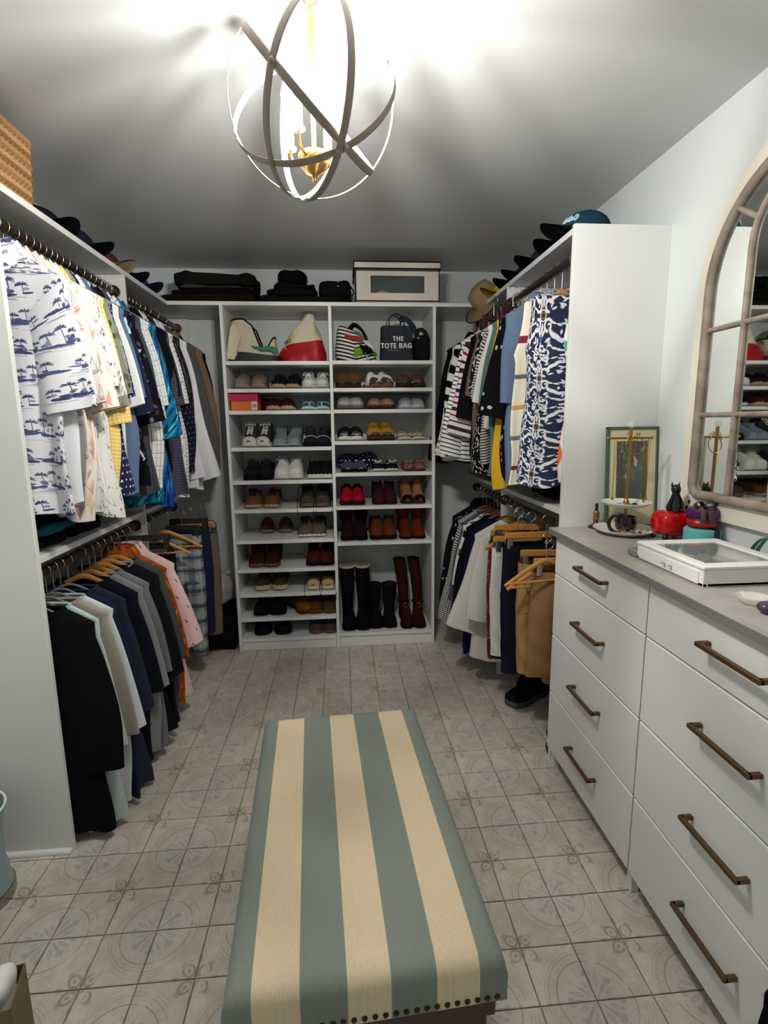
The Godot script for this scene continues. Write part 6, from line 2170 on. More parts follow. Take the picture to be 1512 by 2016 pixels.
func clothes_right() -> void:
	var x := 0.93
	var g := "tops and dresses on the near upper right rod"
	hang(x, 2.03, g, [
		{"z": 1.605, "m": "brights", "n": "beach_dress", "c": "dress", "s": "bright patterned dress", "l": "white dress with orange, teal and pink patches squeezed against the tall panel", "sleeve": 0.0, "tank": true, "len": 0.86, "hem": 0.06, "sw": 0.065, "th": 0.012, "collar": "none", "neck": 0.03, "strap": 0.045, "dx": 0.045},
		{"z": 1.515, "m": "ikat", "n": "ikat_tunic", "c": "dress", "s": "navy scroll print tunic", "l": "sleeveless white tunic with navy scrolls and brown medallions", "sleeve": 0.0, "tank": true, "len": 0.86, "hem": 0.155, "sw": 0.135, "th": 0.035, "collar": "crew", "neck": 0.055, "strap": 0.115, "amp": 0.01, "yaw": -0.1},
		{"z": 1.44, "m": "dashes", "n": "long_tunic", "c": "dress", "s": "cream tunic with coloured dashes", "l": "cream sleeveless tunic with ochre, slate and wine dashes beside the scroll tunic", "sleeve": 0.0, "tank": true, "len": 0.85, "hem": 0.175, "sw": 0.165, "th": 0.014, "collar": "none", "strap": 0.125},
		{"z": 1.36, "m": "#61728e", "n": "chambray_shirt", "c": "shirt", "s": "blue chambray blouse", "l": "blue chambray blouse with puffed sleeve beside the cream tunic", "sleeve": 0.3, "len": 0.86, "hem": 0.165, "cuff": 0.07, "flare": 0.1, "th": 0.034, "h": "black", "amp": 0.012, "sw": 0.175},
		{"z": 1.29, "m": "nightfloral", "n": "floral_blouse", "c": "shirt", "s": "black floral blouse", "l": "black blouse with white floral cuffs below the blue chambray", "sleeve": 0.36, "len": 0.84, "hem": 0.14, "cuff": 0.1, "flare": 0.22, "th": 0.018, "h": "black", "collar": "crew", "sw": 0.18},
		{"z": 1.235, "m": "#c79d2a", "n": "yellow_shirt", "c": "shirt", "s": "mustard yellow top", "l": "mustard yellow top between the black blouse and teal top", "sleeve": 0.28, "len": 0.88, "hem": 0.175, "flare": 0.2, "th": 0.013, "h": "black", "collar": "crew", "sw": 0.18},
		{"z": 1.195, "m": "#56706c", "n": "teal_shirt", "c": "shirt", "s": "dusty teal top", "l": "dusty teal short-sleeved top in the right closet", "sleeve": 0.31, "len": 0.84, "hem": 0.195, "flare": 0.22, "th": 0.02, "h": "black", "collar": "crew", "sw": 0.185},
		{"z": 1.13, "m": "#d8d8d6", "n": "white_blouse", "c": "shirt", "s": "white blouse", "l": "white short-sleeved blouse beside the dusty teal top", "sleeve": 0.3, "len": 0.62, "hem": 0.19, "flare": 0.26, "cuff": 0.09, "th": 0.02, "h": "black", "collar": "crew", "sw": 0.185},
		{"z": 1.06, "m": "blackcheck", "n": "check_shirt", "c": "shirt", "s": "black and white check top", "l": "black and white small check top behind the white blouse", "sleeve": 0.27, "len": 0.8, "hem": 0.19, "th": 0.016, "h": "black", "collar": "crew"},
		{"z": 1.0, "m": "inkfloral", "n": "floral_blouse", "c": "dress", "s": "black ink floral dress", "l": "black dress with dense white ink flowers showing low near the divider", "sleeve": 0.24, "len": 0.88, "hem": 0.2, "th": 0.016, "h": "black", "collar": "crew"},
		{"z": 0.94, "m": "#6b5b52", "n": "taupe_shirt", "c": "shirt", "s": "taupe top", "l": "taupe brown top with cream hem by the right divider", "sleeve": 0.25, "len": 0.82, "hem": 0.215, "th": 0.016, "h": "black", "collar": "crew"}])
	g = "striped tops on the far upper right rod"
	hang(x, 2.03, g, [
		{"z": 0.825, "m": "#131316", "n": "black_shirt", "c": "shirt", "s": "black top past the right divider", "l": "black top with dark lace sleeve just past the right divider", "sleeve": 0.36, "len": 0.8, "th": 0.018, "h": "black", "collar": "crew", "cuff": 0.08},
		{"z": 0.79, "m": "marinestripe", "n": "striped_shirt", "c": "shirt", "s": "maroon and white striped top", "l": "pale pink top with maroon and plum stripes and half sleeves", "sleeve": 0.44, "len": 0.72, "th": 0.024, "h": "black", "collar": "crew", "cuff": 0.075, "flare": 0.22, "dx": -0.02},
		{"z": 0.7, "m": "finestripe", "n": "striped_shirt", "c": "shirt", "s": "fine black striped top", "l": "white long top with fine black stripes", "sleeve": 0.56, "len": 0.8, "th": 0.026, "hem": 0.225, "h": "black", "collar": "crew", "cuff": 0.075, "flare": 0.24, "dx": -0.02},
		{"z": 0.61, "m": "#141417", "n": "black_shirt", "c": "shirt", "s": "plain black top among the stripes", "l": "plain black long-sleeved top between two striped tops", "sleeve": 0.3, "len": 0.7, "th": 0.018, "h": "black", "collar": "crew"},
		{"z": 0.55, "m": "widestripe", "n": "striped_shirt", "c": "shirt", "s": "bold black striped top", "l": "white top with bold wide black stripes", "sleeve": 0.58, "len": 0.8, "th": 0.022, "hem": 0.235, "h": "black", "collar": "crew", "cuff": 0.07, "flare": 0.23, "dx": -0.02},
		{"z": 0.47, "m": "blocks", "n": "print_blouse", "c": "shirt", "s": "grey top with coloured blocks", "l": "pale grey top with scattered ochre and red blocks", "sleeve": 0.58, "len": 0.8, "th": 0.022, "hem": 0.24, "h": "black", "collar": "crew", "cuff": 0.07, "flare": 0.23, "dx": -0.02},
		{"z": 0.37, "m": "#121214", "n": "jacket", "c": "jacket", "s": "black jacket by the tower", "l": "black jacket last on the upper right rod beside the shoe tower", "sleeve": 0.62, "len": 0.84, "th": 0.028, "hem": 0.225, "h": "black", "collar": "jacket", "cuff": 0.06, "flare": 0.22, "dx": -0.03}])
	for k in 2:
		var b := clip_hanger(["maroon wooden clip hanger poking out above the teal top", "dark maroon clip hanger beside the striped tops"][k], "", Vector3(x - 0.08 - 0.03 * k, 2.025, 1.16 - 0.2 * k), 0.2, "dark", 0.07, -0.13)
	# folded things on the right middle shelf
	tag(put("folded_garment", soft(Vector3(0.26, 0.06, 0.5), 0.4, 0.006, 3.0), cloth("131315")), "black folded clothes on the right middle shelf beyond the divider", "folded clothing").position = Vector3(1.09, 1.0885, 0.55)
	tag(put("folded_garment", soft(Vector3(0.26, 0.045, 0.4), 0.4, 0.006, 5.0), cloth("1c1a1a")), "dark folded clothes on the right middle shelf under the scroll tunic", "folded clothing").position = Vector3(1.1, 1.0885, 1.3)
	g = "trousers on the near lower right rod"
	x = 0.925
	hang(x, 1.018, g, [
		{"kind": "legs", "z": 1.585, "m": "#8b6a49", "n": "corduroy_trousers", "s": "caramel brown trousers", "l": "caramel brown wide trousers closest to the white drawers", "len": 0.46, "w": 0.12, "dx": 0.02, "th": 0.03, "top": -0.2, "h": "wood", "cuff": 0.075},
		{"kind": "legs", "z": 1.49, "m": "#a08152", "n": "khaki_trousers", "s": "khaki cropped trousers", "l": "khaki cropped trousers with slanted pocket and paper tag", "len": 0.5, "w": 0.115, "dx": -0.005, "th": 0.045, "top": -0.19, "h": "wood", "pocket": true, "step": 1.0},
		{"kind": "legs", "z": 1.4, "m": "#171b26", "n": "jeans", "s": "dark indigo jeans", "l": "dark indigo jeans with frayed grey hem beside the khakis", "len": 0.6, "w": 0.125, "dx": -0.04, "th": 0.032, "top": -0.13, "h": "wood"},
		{"kind": "legs", "z": 1.33, "m": "#d0cfcb", "n": "white_jeans", "s": "white jeans", "l": "white jeans glimpsed between dark jeans and white cardigan", "len": 0.52, "w": 0.12, "dx": -0.075, "th": 0.02, "top": -0.16, "h": "wood"},
		{"kind": "legs", "z": 1.27, "m": "#121215", "n": "trousers", "s": "black trousers with belt loops", "l": "black trousers clipped high under the cluster of wooden hangers", "len": 0.6, "w": 0.12, "dx": -0.05, "th": 0.03, "top": -0.12, "h": "wood"},
		{"kind": "legs", "z": 1.19, "m": "rosefloral", "n": "skirt", "cat": "trousers", "s": "dark rose floral trousers", "l": "dark rose floral trousers peeking out behind the white cardigan", "len": 0.6, "w": 0.12, "dx": -0.05, "th": 0.03, "top": -0.16, "h": "wood"}])
	for k in 3:
		hanger("empty wooden hanger on the lower right rod, %s" % ["nearest the drawers, tip above the khakis", "tilted just behind the drawer-side one", "in the cluster above the black trousers"][k], "", Vector3(x + [-0.055, -0.02, -0.02][k], 1.018 - [0.05, 0.09, 0.0][k], [1.618, 1.56, 1.23][k]), [0.18, 0.1, 0.05][k], "wood", true)
	tag(put("price_tag", bx(Vector3.ZERO, Vector3(0.014, 0.035, 0.0008), 0.0), hx("dcd8ce", 0.8)), "small white paper tag hanging from the khaki trousers", "tag").position = Vector3(0.955, 0.79, 1.541)
	g = "tops on the far lower right rod"
	hang(x, 1.018, g, [
		{"z": 1.1, "m": "#cdcac3", "n": "white_tee", "c": "shirt", "s": "white blouse with open back", "l": "white blouse with navy piping in front of the long white cardigan", "sleeve": 0.36, "len": 0.62, "hem": 0.19, "cuff": 0.075, "flare": 0.24, "th": 0.02, "h": "wood", "collar": "crew", "colm": "#1b2036"},
		{"z": 1.02, "m": "#d3d0c9", "n": "cardigan", "c": "cardigan", "s": "long white cardigan", "l": "long white cardigan with wide sleeve reaching near the floor", "sleeve": 0.46, "len": 0.85, "hem": 0.21, "cuff": 0.1, "flare": 0.3, "th": 0.03, "h": "wood", "collar": "none", "amp": 0.01},
		{"z": 0.965, "m": "#171a2c", "n": "navy_shirt", "c": "shirt", "s": "navy top behind the cardigan", "l": "navy top with dark sleeve behind the long white cardigan", "sleeve": 0.44, "len": 0.74, "hem": 0.21, "th": 0.024, "h": "wood", "collar": "crew", "flare": 0.26},
		{"z": 0.822, "m": "#161618", "n": "black_shirt", "c": "shirt", "s": "black top below the divider", "l": "black top on the lower right rod just past the divider", "sleeve": 0.5, "len": 0.74, "th": 0.02, "h": "dark", "collar": "crew", "cuff": 0.06, "flare": 0.24},
		{"z": 0.765, "m": "bigblocks", "n": "print_blouse", "c": "shirt", "s": "white top with black blocks", "l": "white top with broken black blocks on the far lower rod", "sleeve": 0.3, "len": 0.6, "th": 0.02, "h": "dark", "collar": "crew", "flare": 0.26},
		{"z": 0.69, "m": "#515054", "n": "grey_shirt", "c": "shirt", "s": "mid grey top", "l": "mid grey top beside the black and white checkered top", "sleeve": 0.4, "len": 0.7, "th": 0.02, "h": "dark", "collar": "crew", "flare": 0.24},
		{"z": 0.62, "m": "blackcheck", "n": "check_shirt", "c": "shirt", "s": "checkered long-sleeved top", "l": "black and white checkered long-sleeved top on the lower rod", "sleeve": 0.56, "len": 0.75, "th": 0.024, "h": "dark", "collar": "crew", "cuff": 0.065, "flare": 0.24},
		{"z": 0.54, "m": "nightfloral", "n": "floral_blouse", "c": "shirt", "s": "dark floral long top", "l": "dark floral long-sleeved top deep on the lower right rod", "sleeve": 0.58, "len": 0.8, "th": 0.024, "h": "dark", "collar": "crew", "cuff": 0.06, "flare": 0.24},
		{"z": 0.46, "m": "#141416", "n": "black_shirt", "c": "shirt", "s": "last black coat", "l": "long black coat last on the lower right rod", "sleeve": 0.6, "len": 0.86, "th": 0.034, "h": "grey", "collar": "jacket", "cuff": 0.06, "flare": 0.22}])
	hang(x, 1.018, "", [{"z": 0.918, "m": "#16184a", "n": "blue_shirt", "c": "shirt", "s": "royal navy long top", "l": "royal navy long top whose hem shows below the black tops", "sleeve": 0.2, "len": 0.86, "hem": 0.22, "th": 0.018, "h": "dark", "collar": "crew"}])

# ------------------------------------------------------------------ on the countertop
func counter_things() -> void:
	var y := 1.021
	var brass := hx("a5803c", 0.28, 0.9)
	var por := hx("e2dfd8", 0.25)
	# stopper-shaped perfume holder
	var o := thing("bottle_stopper", "small black and brass bottle stopper standing at the counter's far corner", "stopper", Vector3(1.035, y, 1.69))
	var b := MB.new()
	b.lathe([Vector2(0.001, 0), Vector2(0.028, 0), Vector2(0.029, 0.006), Vector2(0.018, 0.012), Vector2(0.009, 0.016), Vector2(0.009, 0.032), Vector2(0.001, 0.033)], 20)
	put("base", b, hx("121113", 0.3), o)
	b = MB.new()
	b.lathe([Vector2(0.001, 0.032), Vector2(0.011, 0.033), Vector2(0.012, 0.046), Vector2(0.009, 0.049), Vector2(0.012, 0.052), Vector2(0.011, 0.066), Vector2(0.001, 0.068)], 18)
	put("collar", b, brass, o)
	b = MB.new()
	b.lathe([Vector2(0.001, 0.067), Vector2(0.006, 0.068), Vector2(0.005, 0.082), Vector2(0.007, 0.088), Vector2(0.005, 0.096), Vector2(0.001, 0.098)], 14)
	put("top", b, hx("121113", 0.3), o)
	# two-tier jewellery stand
	o = thing("jewelry_stand", "two-tier white dish jewellery stand with brass pole and crossbar", "jewelry stand", Vector3(1.09, y, 1.801))
	b = MB.new()
	b.lathe([Vector2(0.001, 0.0), Vector2(0.06, 0.0), Vector2(0.085, 0.006), Vector2(0.108, 0.019), Vector2(0.11, 0.022), Vector2(0.106, 0.021), Vector2(0.082, 0.01), Vector2(0.001, 0.007)], 40)
	put("lower_dish", b, por, o)
	b = MB.new()
	b.lathe([Vector2(0.001, 0.1), Vector2(0.05, 0.1), Vector2(0.07, 0.106), Vector2(0.0855, 0.117), Vector2(0.087, 0.12), Vector2(0.083, 0.119), Vector2(0.066, 0.11), Vector2(0.001, 0.107)], 40)
	put("upper_dish", b, por, o)
	b = MB.new()
	b.tube(PackedVector3Array([Vector3(0, 0.005, 0), Vector3(0, 0.388, 0)]), 0.0058, null, 12)
	put("pole", b, brass, o)
	b = MB.new()
	b.lathe([Vector2(0.001, 0.108), Vector2(0.011, 0.108), Vector2(0.011, 0.118), Vector2(0.007, 0.128), Vector2(0.001, 0.129)], 14)
	put("collar", b, brass, o)
	b = MB.new()
	b.lathe([Vector2(0.001, 0.006), Vector2(0.016, 0.007), Vector2(0.014, 0.02), Vector2(0.007, 0.028), Vector2(0.001, 0.029)], 14)
	put("foot", b, hx("8a5a34", 0.4, 0.3), o)
	b = MB.new()
	b.tube(PackedVector3Array([Vector3(-0.082, 0.351, 0.0), Vector3(0.078, 0.351, 0.0)]), 0.0042, null, 10)
	b.ell(Vector3(-0.084, 0.351, 0), Vector3(0.006, 0.006, 0.006), Basis.IDENTITY, 10, 6)
	b.ell(Vector3(0.08, 0.351, 0), Vector3(0.006, 0.006, 0.006), Basis.IDENTITY, 10, 6)
	put("crossbar", b, brass, o)
	b = MB.new()
	b.ell(Vector3(0, 0.4, 0), Vector3(0.0125, 0.0125, 0.0125), Basis.IDENTITY, 18, 12)
	put("crystal_ball", b, glass(Color(0.9, 0.92, 0.92), 0.3), o)
	# bracelets and chains
	var ring := func(called: String, lbl: String, cat: String, c: Vector3, r: float, th: float, n: Vector3, m: Material) -> void:
		var a := n.cross(Vector3(0.31, 0.9, 0.2)).normalized()
		var bb := n.cross(a)
		var p := PackedVector3Array()
		for i in 28: p.append(a * cos(TAU * i / 28) * r + bb * sin(TAU * i / 28) * r)
		var q := MB.new()
		q.tube(p, th, null, 8, Vector3.ZERO, false, true)
		tag(put(called, q, m), lbl, cat).position = c
	ring.call("hoop_bracelet", "thin gold hoop bracelet hung over the stand's crossbar", "bracelet", Vector3(1.103, 1.345, 1.812), 0.031, 0.0016, Vector3(-0.2, 0.15, 0.9).normalized(), brass)
	ring.call("bangle", "thick black bangle leaning on the lower white dish", "bracelet", Vector3(1.04, 1.067, 1.85), 0.034, 0.0065, Vector3(-0.55, 0.12, 0.8).normalized(), hx("0f0f10", 0.25))
	b = MB.new()
	b.lathe([Vector2(0.001, 0.0), Vector2(0.03, 0.0), Vector2(0.037, 0.012), Vector2(0.038, 0.036), Vector2(0.034, 0.05), Vector2(0.031, 0.05), Vector2(0.034, 0.034), Vector2(0.033, 0.012), Vector2(0.001, 0.005)], 30)
	tag(put("resin_bracelet", b, hx("2c0b0d", 0.12)), "dark garnet resin cuff behind the pole on the lower dish", "bracelet").position = Vector3(1.105, y + 0.0095, 1.78)
	var wr := MB.new()
	var wp := PackedVector3Array()
	for i in 40:
		var a := TAU * 1.25 * i / 39.0
		wp.append(Vector3(0.02 * cos(a) + 0.012 * i / 39.0, 0.014 * sin(a * 2.0), 0.014 * sin(a)))
	wr.tube(wp, 0.0014, null, 6)
	tag(put("gold_ribbon_chain", wr, brass), "twisted gold wire looped around the stand's crossbar", "bracelet").position = Vector3(1.09, 1.376, 1.804)
	for k in 4:
		var ch := MB.new()
		var cx: float = [1.032, 1.138, 1.146, 1.152][k]
		var low: float = [1.16, 1.165, 1.15, 1.158][k]
		var beads := 46
		for sd in [-1.0, 1.0]:
			ch.tube(PackedVector3Array([Vector3(cx, low, 1.807 + 0.004 * k), Vector3(cx + sd * 0.0036, 1.374, 1.807 + 0.004 * k)]), 0.0007, null, 5)
		for i in beads:
			var f := i / (beads - 1.0)
			var u := absf(f * 2.0 - 1.0)
			ch.ell(Vector3(cx + (f - 0.5) * 0.008 * (1.0 - 0.2 * u), lerpf(low, 1.374, u), 1.807 + 0.004 * k), Vector3(0.0012, 0.0024, 0.0012), Basis.IDENTITY, 5, 4)
		ch.ell(Vector3(cx, low - 0.006, 1.808 + 0.004 * k), Vector3(0.005, 0.007, 0.003), Basis.IDENTITY, 10, 6)
		tag(put("gold_necklace", ch, brass), ["fine gold necklace hanging at the crossbar's left tip", "gold necklace nearest the pole on the crossbar's right arm", "middle gold necklace on the crossbar's right arm", "outermost gold necklace on the crossbar's right arm"][k], "necklace", "necklaces on the jewellery stand")
	var pearls := thing("pearl_strand", "strand of pearl and black beads coiled in the lower white dish", "necklace", Vector3(1.13, y + 0.014, 1.862))
	for k in 34:
		var a := k * 0.52
		var r := 0.016 + 0.0009 * k
		b = MB.new()
		b.ell(Vector3(r * cos(a), 0.002 + 0.003 * sin(k * 1.9), 0.8 * r * sin(a)), Vector3(0.0038, 0.0038, 0.0038), Basis.IDENTITY, 8, 6)
		put("bead", b, hx("1d1917", 0.3) if k % 6 == 5 else hx("d8cdb8", 0.2), pearls)
	var trinkets := [["amber_stone", "rough amber stone on the lower dish beside the pole", Vector3(1.05, y + 0.018, 1.868), Vector3(0.014, 0.008, 0.01), "9a6433"], ["brown_stone", "polished brown stone at the front of the lower dish", Vector3(1.076, y + 0.018, 1.88), Vector3(0.013, 0.008, 0.009), "6d4a32"], ["teal_stone", "small teal stone lying on the upper white dish", Vector3(1.045, y + 0.115, 1.835), Vector3(0.011, 0.005, 0.007), "6f9a92"], ["dark_brooch", "dark brooch lying beside the pole on the upper dish", Vector3(1.103, y + 0.114, 1.835), Vector3(0.014, 0.005, 0.009), "2a1f1a"], ["grey_brooch", "grey pebble charm lying left of the pole on the upper dish", Vector3(1.074, y + 0.114, 1.848), Vector3(0.011, 0.005, 0.007), "3d3531"]]
	for q in trinkets:
		b = MB.new()
		b.ell(Vector3.ZERO, q[3], Basis(Vector3.UP, 0.5), 12, 8)
		tag(put(q[0], b, hx(q[4], 0.3)), q[1], "trinket", "trinkets in the jewellery stand").position = q[2]
	# framed picture leaning in the corner
	o = thing("framed_picture", "framed picture in a thin green frame with a cream mat behind the stand", "picture", Vector3(1.213, y, 1.695))
	o.rotation = Vector3(-0.075, 0, 0)
	o.position.x = 1.172
	var gr := hx("3f5a45", 0.4)
	var W := 0.205
	var Hh := 0.39
	put("backing", bx(Vector3(0, Hh / 2, -0.004), Vector3(W, Hh, 0.006)), hx("3d3a33"), o)
	put("mat_board", bx(Vector3(0, Hh / 2, 0.0005), Vector3(W - 0.008, Hh - 0.008, 0.003), 0.0), hx("d8c9a2", 0.8), o)
	for q in [[Vector3(0, Hh - 0.005, 0.001), Vector3(W, 0.01, 0.013)], [Vector3(0, 0.005, 0.001), Vector3(W, 0.01, 0.013)], [Vector3(-W / 2 + 0.005, Hh / 2, 0.001), Vector3(0.01, Hh, 0.013)], [Vector3(W / 2 - 0.003, Hh / 2, 0.001), Vector3(0.006, Hh, 0.013)]]:
		put("frame_rail", bx(q[0], q[1], 0.001), gr, o)
	var pt := Paint.new(192, Color("2e2a20"), 50)
	pt.speck(260, 0.01, 0.035, ["4a4230", "241f18", "6d6248", "8d8468", "3b3a2a"], 0.6)
	pt.speck(40, 0.008, 0.02, ["c7c2ae", "a9a48e", "e0dccb"], 0.6)
	pt.rect(0, 0.62, 1, 0.38, Color("262418"), 0.85)
	pt.speck(70, 0.008, 0.02, ["6b5f2e", "4e4a2a", "8a7a40"], 0.5)
	var gc := Color("40514a")
	pt.el(0.66, 0.46, 0.17, 0.2, 0.2, gc)
	pt.el(0.56, 0.62, 0.28, 0.1, 0.25, Color("3c4a41"))
	pt.el(0.6, 0.75, 0.26, 0.16, 0.1, Color("2f3a33"))
	pt.el(0.52, 0.5, 0.16, 0.045, 0.9, Color("4a5d55"))
	pt.el(0.36, 0.56, 0.085, 0.036, 0.3, Color("c69b7c"))
	pt.el(0.62, 0.26, 0.06, 0.075, 0.1, Color("c9a68a"))
	pt.el(0.62, 0.34, 0.05, 0.05, 0.0, Color("bd9478"))
	pt.el(0.68, 0.19, 0.12, 0.095, 0.3, Color("34211d"))
	var art := StandardMaterial3D.new()
	art.albedo_texture = ImageTexture.create_from_image(pt.im)
	art.roughness = 0.5
	b = MB.new()
	b.face(PackedVector3Array([Vector3(-0.062, 0.085, 0.0028), Vector3(0.062, 0.085, 0.0028), Vector3(0.062, 0.335, 0.0028), Vector3(-0.062, 0.335, 0.0028)]), Vector3(0, 0, 1), PackedVector2Array([Vector2(0, 1), Vector2(1, 1), Vector2(1, 0), Vector2(0, 0)]))
	put("print", b, art, o)
	put("glazing", bx(Vector3(0, Hh / 2, 0.0045), Vector3(W - 0.012, Hh - 0.018, 0.0006), 0.0), glass(Color(0.95, 0.97, 0.95), 0.03, 0.15), o)
	# red round-cornered box with black feet, black cat on it
	o = thing("red_box", "glossy red lacquer box with small black feet under the black cat", "box", Vector3(1.2, y, 1.905))
	b = soft(Vector3(0.118, 0.088, 0.108), 0.6, 0.0, 1.0, 40, 18)
	b.t = Transform3D.IDENTITY
	var rb := put("body", b, hx("b50d16", 0.12), o)
	rb.position.y = 0.013
	for sx in [-1, 1]:
		for sz in [-1, 1]:
			b = MB.new()
			b.lathe([Vector2(0.001, 0), Vector2(0.007, 0.001), Vector2(0.01, 0.009), Vector2(0.007, 0.02), Vector2(0.001, 0.021)], 12)
			put("foot", b, hx("141012", 0.3), o).position = Vector3(sx * 0.04, 0, sz * 0.036)
	cat(Vector3(1.212, y + 0.1005, 1.905))
	# turquoise round box with black band, and on it the red and purple round box with a bow
	o = thing("turquoise_box", "matte turquoise round gift box beside the red lacquer box", "box", Vector3(1.222, y, 2.035))
	b = MB.new()
	b.lathe([Vector2(0.001, 0), Vector2(0.052, 0.001), Vector2(0.054, 0.006), Vector2(0.054, 0.058), Vector2(0.05, 0.064), Vector2(0.001, 0.065)], 36)
	put("body", b, hx("5fb3ae", 0.6), o)
	b = MB.new()
	b.box(Vector3(0.012, 0.033, 0.0545), Vector3(0.018, 0.064, 0.003), 0.0008)
	b.box(Vector3(0.012, 0.066, 0.0), Vector3(0.018, 0.002, 0.108), 0.0008)
	put("ribbon", b, hx("151114", 0.4), o)
	o = thing("bow_box", "round red box with purple lid and brown ribbon bow", "box", Vector3(1.222, y + 0.0675, 2.03))
	b = MB.new()
	b.lathe([Vector2(0.001, 0), Vector2(0.04, 0.001), Vector2(0.043, 0.006), Vector2(0.045, 0.027), Vector2(0.001, 0.028)], 34)
	put("body", b, hx("a30f15", 0.3), o)
	b = MB.new()
	b.lathe([Vector2(0.001, 0.0275), Vector2(0.0462, 0.0275), Vector2(0.0462, 0.0295), Vector2(0.001, 0.03)], 34)
	put("gold_rim", b, hx("c9a06a", 0.3, 0.8), o)
	b = MB.new()
	b.lathe([Vector2(0.001, 0.03), Vector2(0.047, 0.03), Vector2(0.047, 0.056), Vector2(0.043, 0.062), Vector2(0.001, 0.063)], 34)
	put("lid", b, hx("4a1657", 0.4), o)
	b = MB.new()
	for s in [-1.0, 1.0]:
		b.tube(curve([Vector3(0, 0.066, 0), Vector3(s * 0.016, 0.082, 0.008), Vector3(s * 0.034, 0.08, 0.012), Vector3(s * 0.03, 0.068, 0.01), Vector3(0, 0.067, 0.002)], 5), 0.002, 0.009, 8, Vector3(0, 0.3, 1))
		b.tube(curve([Vector3(0, 0.067, 0), Vector3(s * 0.018 - 0.012, 0.066, 0.03), Vector3(s * 0.012 - 0.02, 0.05, 0.05), Vector3(s * 0.016 - 0.024, 0.02, 0.056)], 5), 0.0016, 0.008, 8, Vector3(1, 0.2, 0))
	put("ribbon_bow", b, hx("4c382f", 0.5), o)
	# white glass-topped jewellery case
	o = thing("jewelry_case", "white glass-topped jewellery case with tiny front knobs on the counter", "box", Vector3(1.064, y, 2.29))
	o.scale.y = 0.76
	var wh := hx("e9e8e4", 0.35)
	var bw := 0.25
	var bd := 0.293
	put("bottom", bx(Vector3(0, 0.006, 0), Vector3(bw, 0.012, bd)), wh, o)
	put("front_wall", bx(Vector3(-bw / 2 + 0.006, 0.029, 0), Vector3(0.012, 0.056, bd)), wh, o)
	put("back_wall", bx(Vector3(bw / 2 - 0.006, 0.029, 0), Vector3(0.012, 0.056, bd)), wh, o)
	for s in [-1.0, 1.0]:
		put("side_wall", bx(Vector3(0, 0.029, s * (bd / 2 - 0.006)), Vector3(bw - 0.024, 0.056, 0.012)), wh, o)
		put("lid_rail", bx(Vector3(0, 0.064, s * (bd / 2 - 0.016)), Vector3(bw + 0.006, 0.013, 0.036), 0.003), wh, o)
		put("lid_rail", bx(Vector3(s * (bw / 2 - 0.013), 0.064, 0), Vector3(0.032, 0.013, bd - 0.068), 0.003), wh, o)
	put("drawer_panel", bx(Vector3(-bw / 2 - 0.001, 0.028, 0), Vector3(0.004, 0.044, bd - 0.03), 0.001), wh, o)
	put("lid_glass", bx(Vector3(0, 0.066, 0), Vector3(bw - 0.05, 0.002, bd - 0.06), 0.0), glass(Color(0.85, 0.92, 0.9), 0.12), o)
	put("lining", bx(Vector3(0, 0.015, 0), Vector3(bw - 0.03, 0.006, bd - 0.03), 0.001), hx("8c938f", 0.9), o)
	for s in [-1.0, 1.0]:
		b = MB.new()
		b.ell(Vector3(-bw / 2 - 0.009, 0.03, s * 0.014 + 0.01), Vector3(0.006, 0.005, 0.005), Basis.IDENTITY, 10, 8)
		put("knob", b, hx("d6d6d4", 0.1, 0.9), o)
	var jw := [[Vector3(1.03, y + 0.025, 2.23), Vector3(0.03, 0.008, 0.018), "b9c9c4", "pale stone brooch inside the glass-topped case"], [Vector3(1.08, y + 0.025, 2.31), Vector3(0.05, 0.01, 0.022), "6d4238", "reddish brown beaded necklace heaped inside the glass-topped case"], [Vector3(0.995, y + 0.025, 2.2), Vector3(0.022, 0.008, 0.02), "2c2f30", "dark bracelet bundle inside the glass-topped case"]]
	for q in jw:
		tag(put("case_jewel", soft(q[1] * 2.0, 0.7, 0.002, q[0].x * 40.0, 20, 10), hx(q[2], 0.3)), q[3], "trinket", "trinkets inside the glass-topped case").position = Vector3(q[0].x, y + 0.0145, q[0].z)
	# silver compact, crystal dish, amethyst, glass jar, teal ribbon card
	tag(put("silver_compact", soft(Vector3(0.055, 0.02, 0.075), 0.5, 0.001, 2.0), hx("9ba3a6", 0.2, 0.6)), "flat silver-blue compact lying before the jewellery case", "compact").position = Vector3(0.965, y, 2.12)
	b = MB.new()
	b.lathe([Vector2(0.001, 0.0), Vector2(0.02, 0.0), Vector2(0.032, 0.01), Vector2(0.036, 0.017), Vector2(0.033, 0.017), Vector2(0.018, 0.005), Vector2(0.001, 0.004)], 28)
	tag(put("crystal_dish", b, glass(Color(0.97, 0.95, 0.92), 0.35)), "small clear crystal ring dish near the counter's front edge", "dish").position = Vector3(0.975, y, 2.555)
	b = soft(Vector3(0.035, 0.024, 0.035), 0.8, 0.004, 6.0, 14, 9)
	tag(put("amethyst", b, hx("4b3853", 0.3)), "rough purple amethyst stone beside the crystal dish", "stone").position = Vector3(0.952, y, 2.618)
	o = thing("glass_jar", "clear domed glass jar on a brass-rimmed black base, cut by the right edge", "jar", Vector3(1.085, y, 2.59))
	b = MB.new()
	b.lathe([Vector2(0.001, 0), Vector2(0.055, 0), Vector2(0.056, 0.012), Vector2(0.05, 0.018), Vector2(0.001, 0.018)], 32)
	put("base", b, hx("7d6a34", 0.35, 0.6), o)
	b = MB.new()
	b.lathe([Vector2(0.045, 0.018), Vector2(0.048, 0.06), Vector2(0.047, 0.12), Vector2(0.036, 0.15), Vector2(0.012, 0.162), Vector2(0.001, 0.163)], 32)
	put("dome", b, glass(Color(0.93, 0.96, 0.95), 0.1), o)
	b = MB.new()
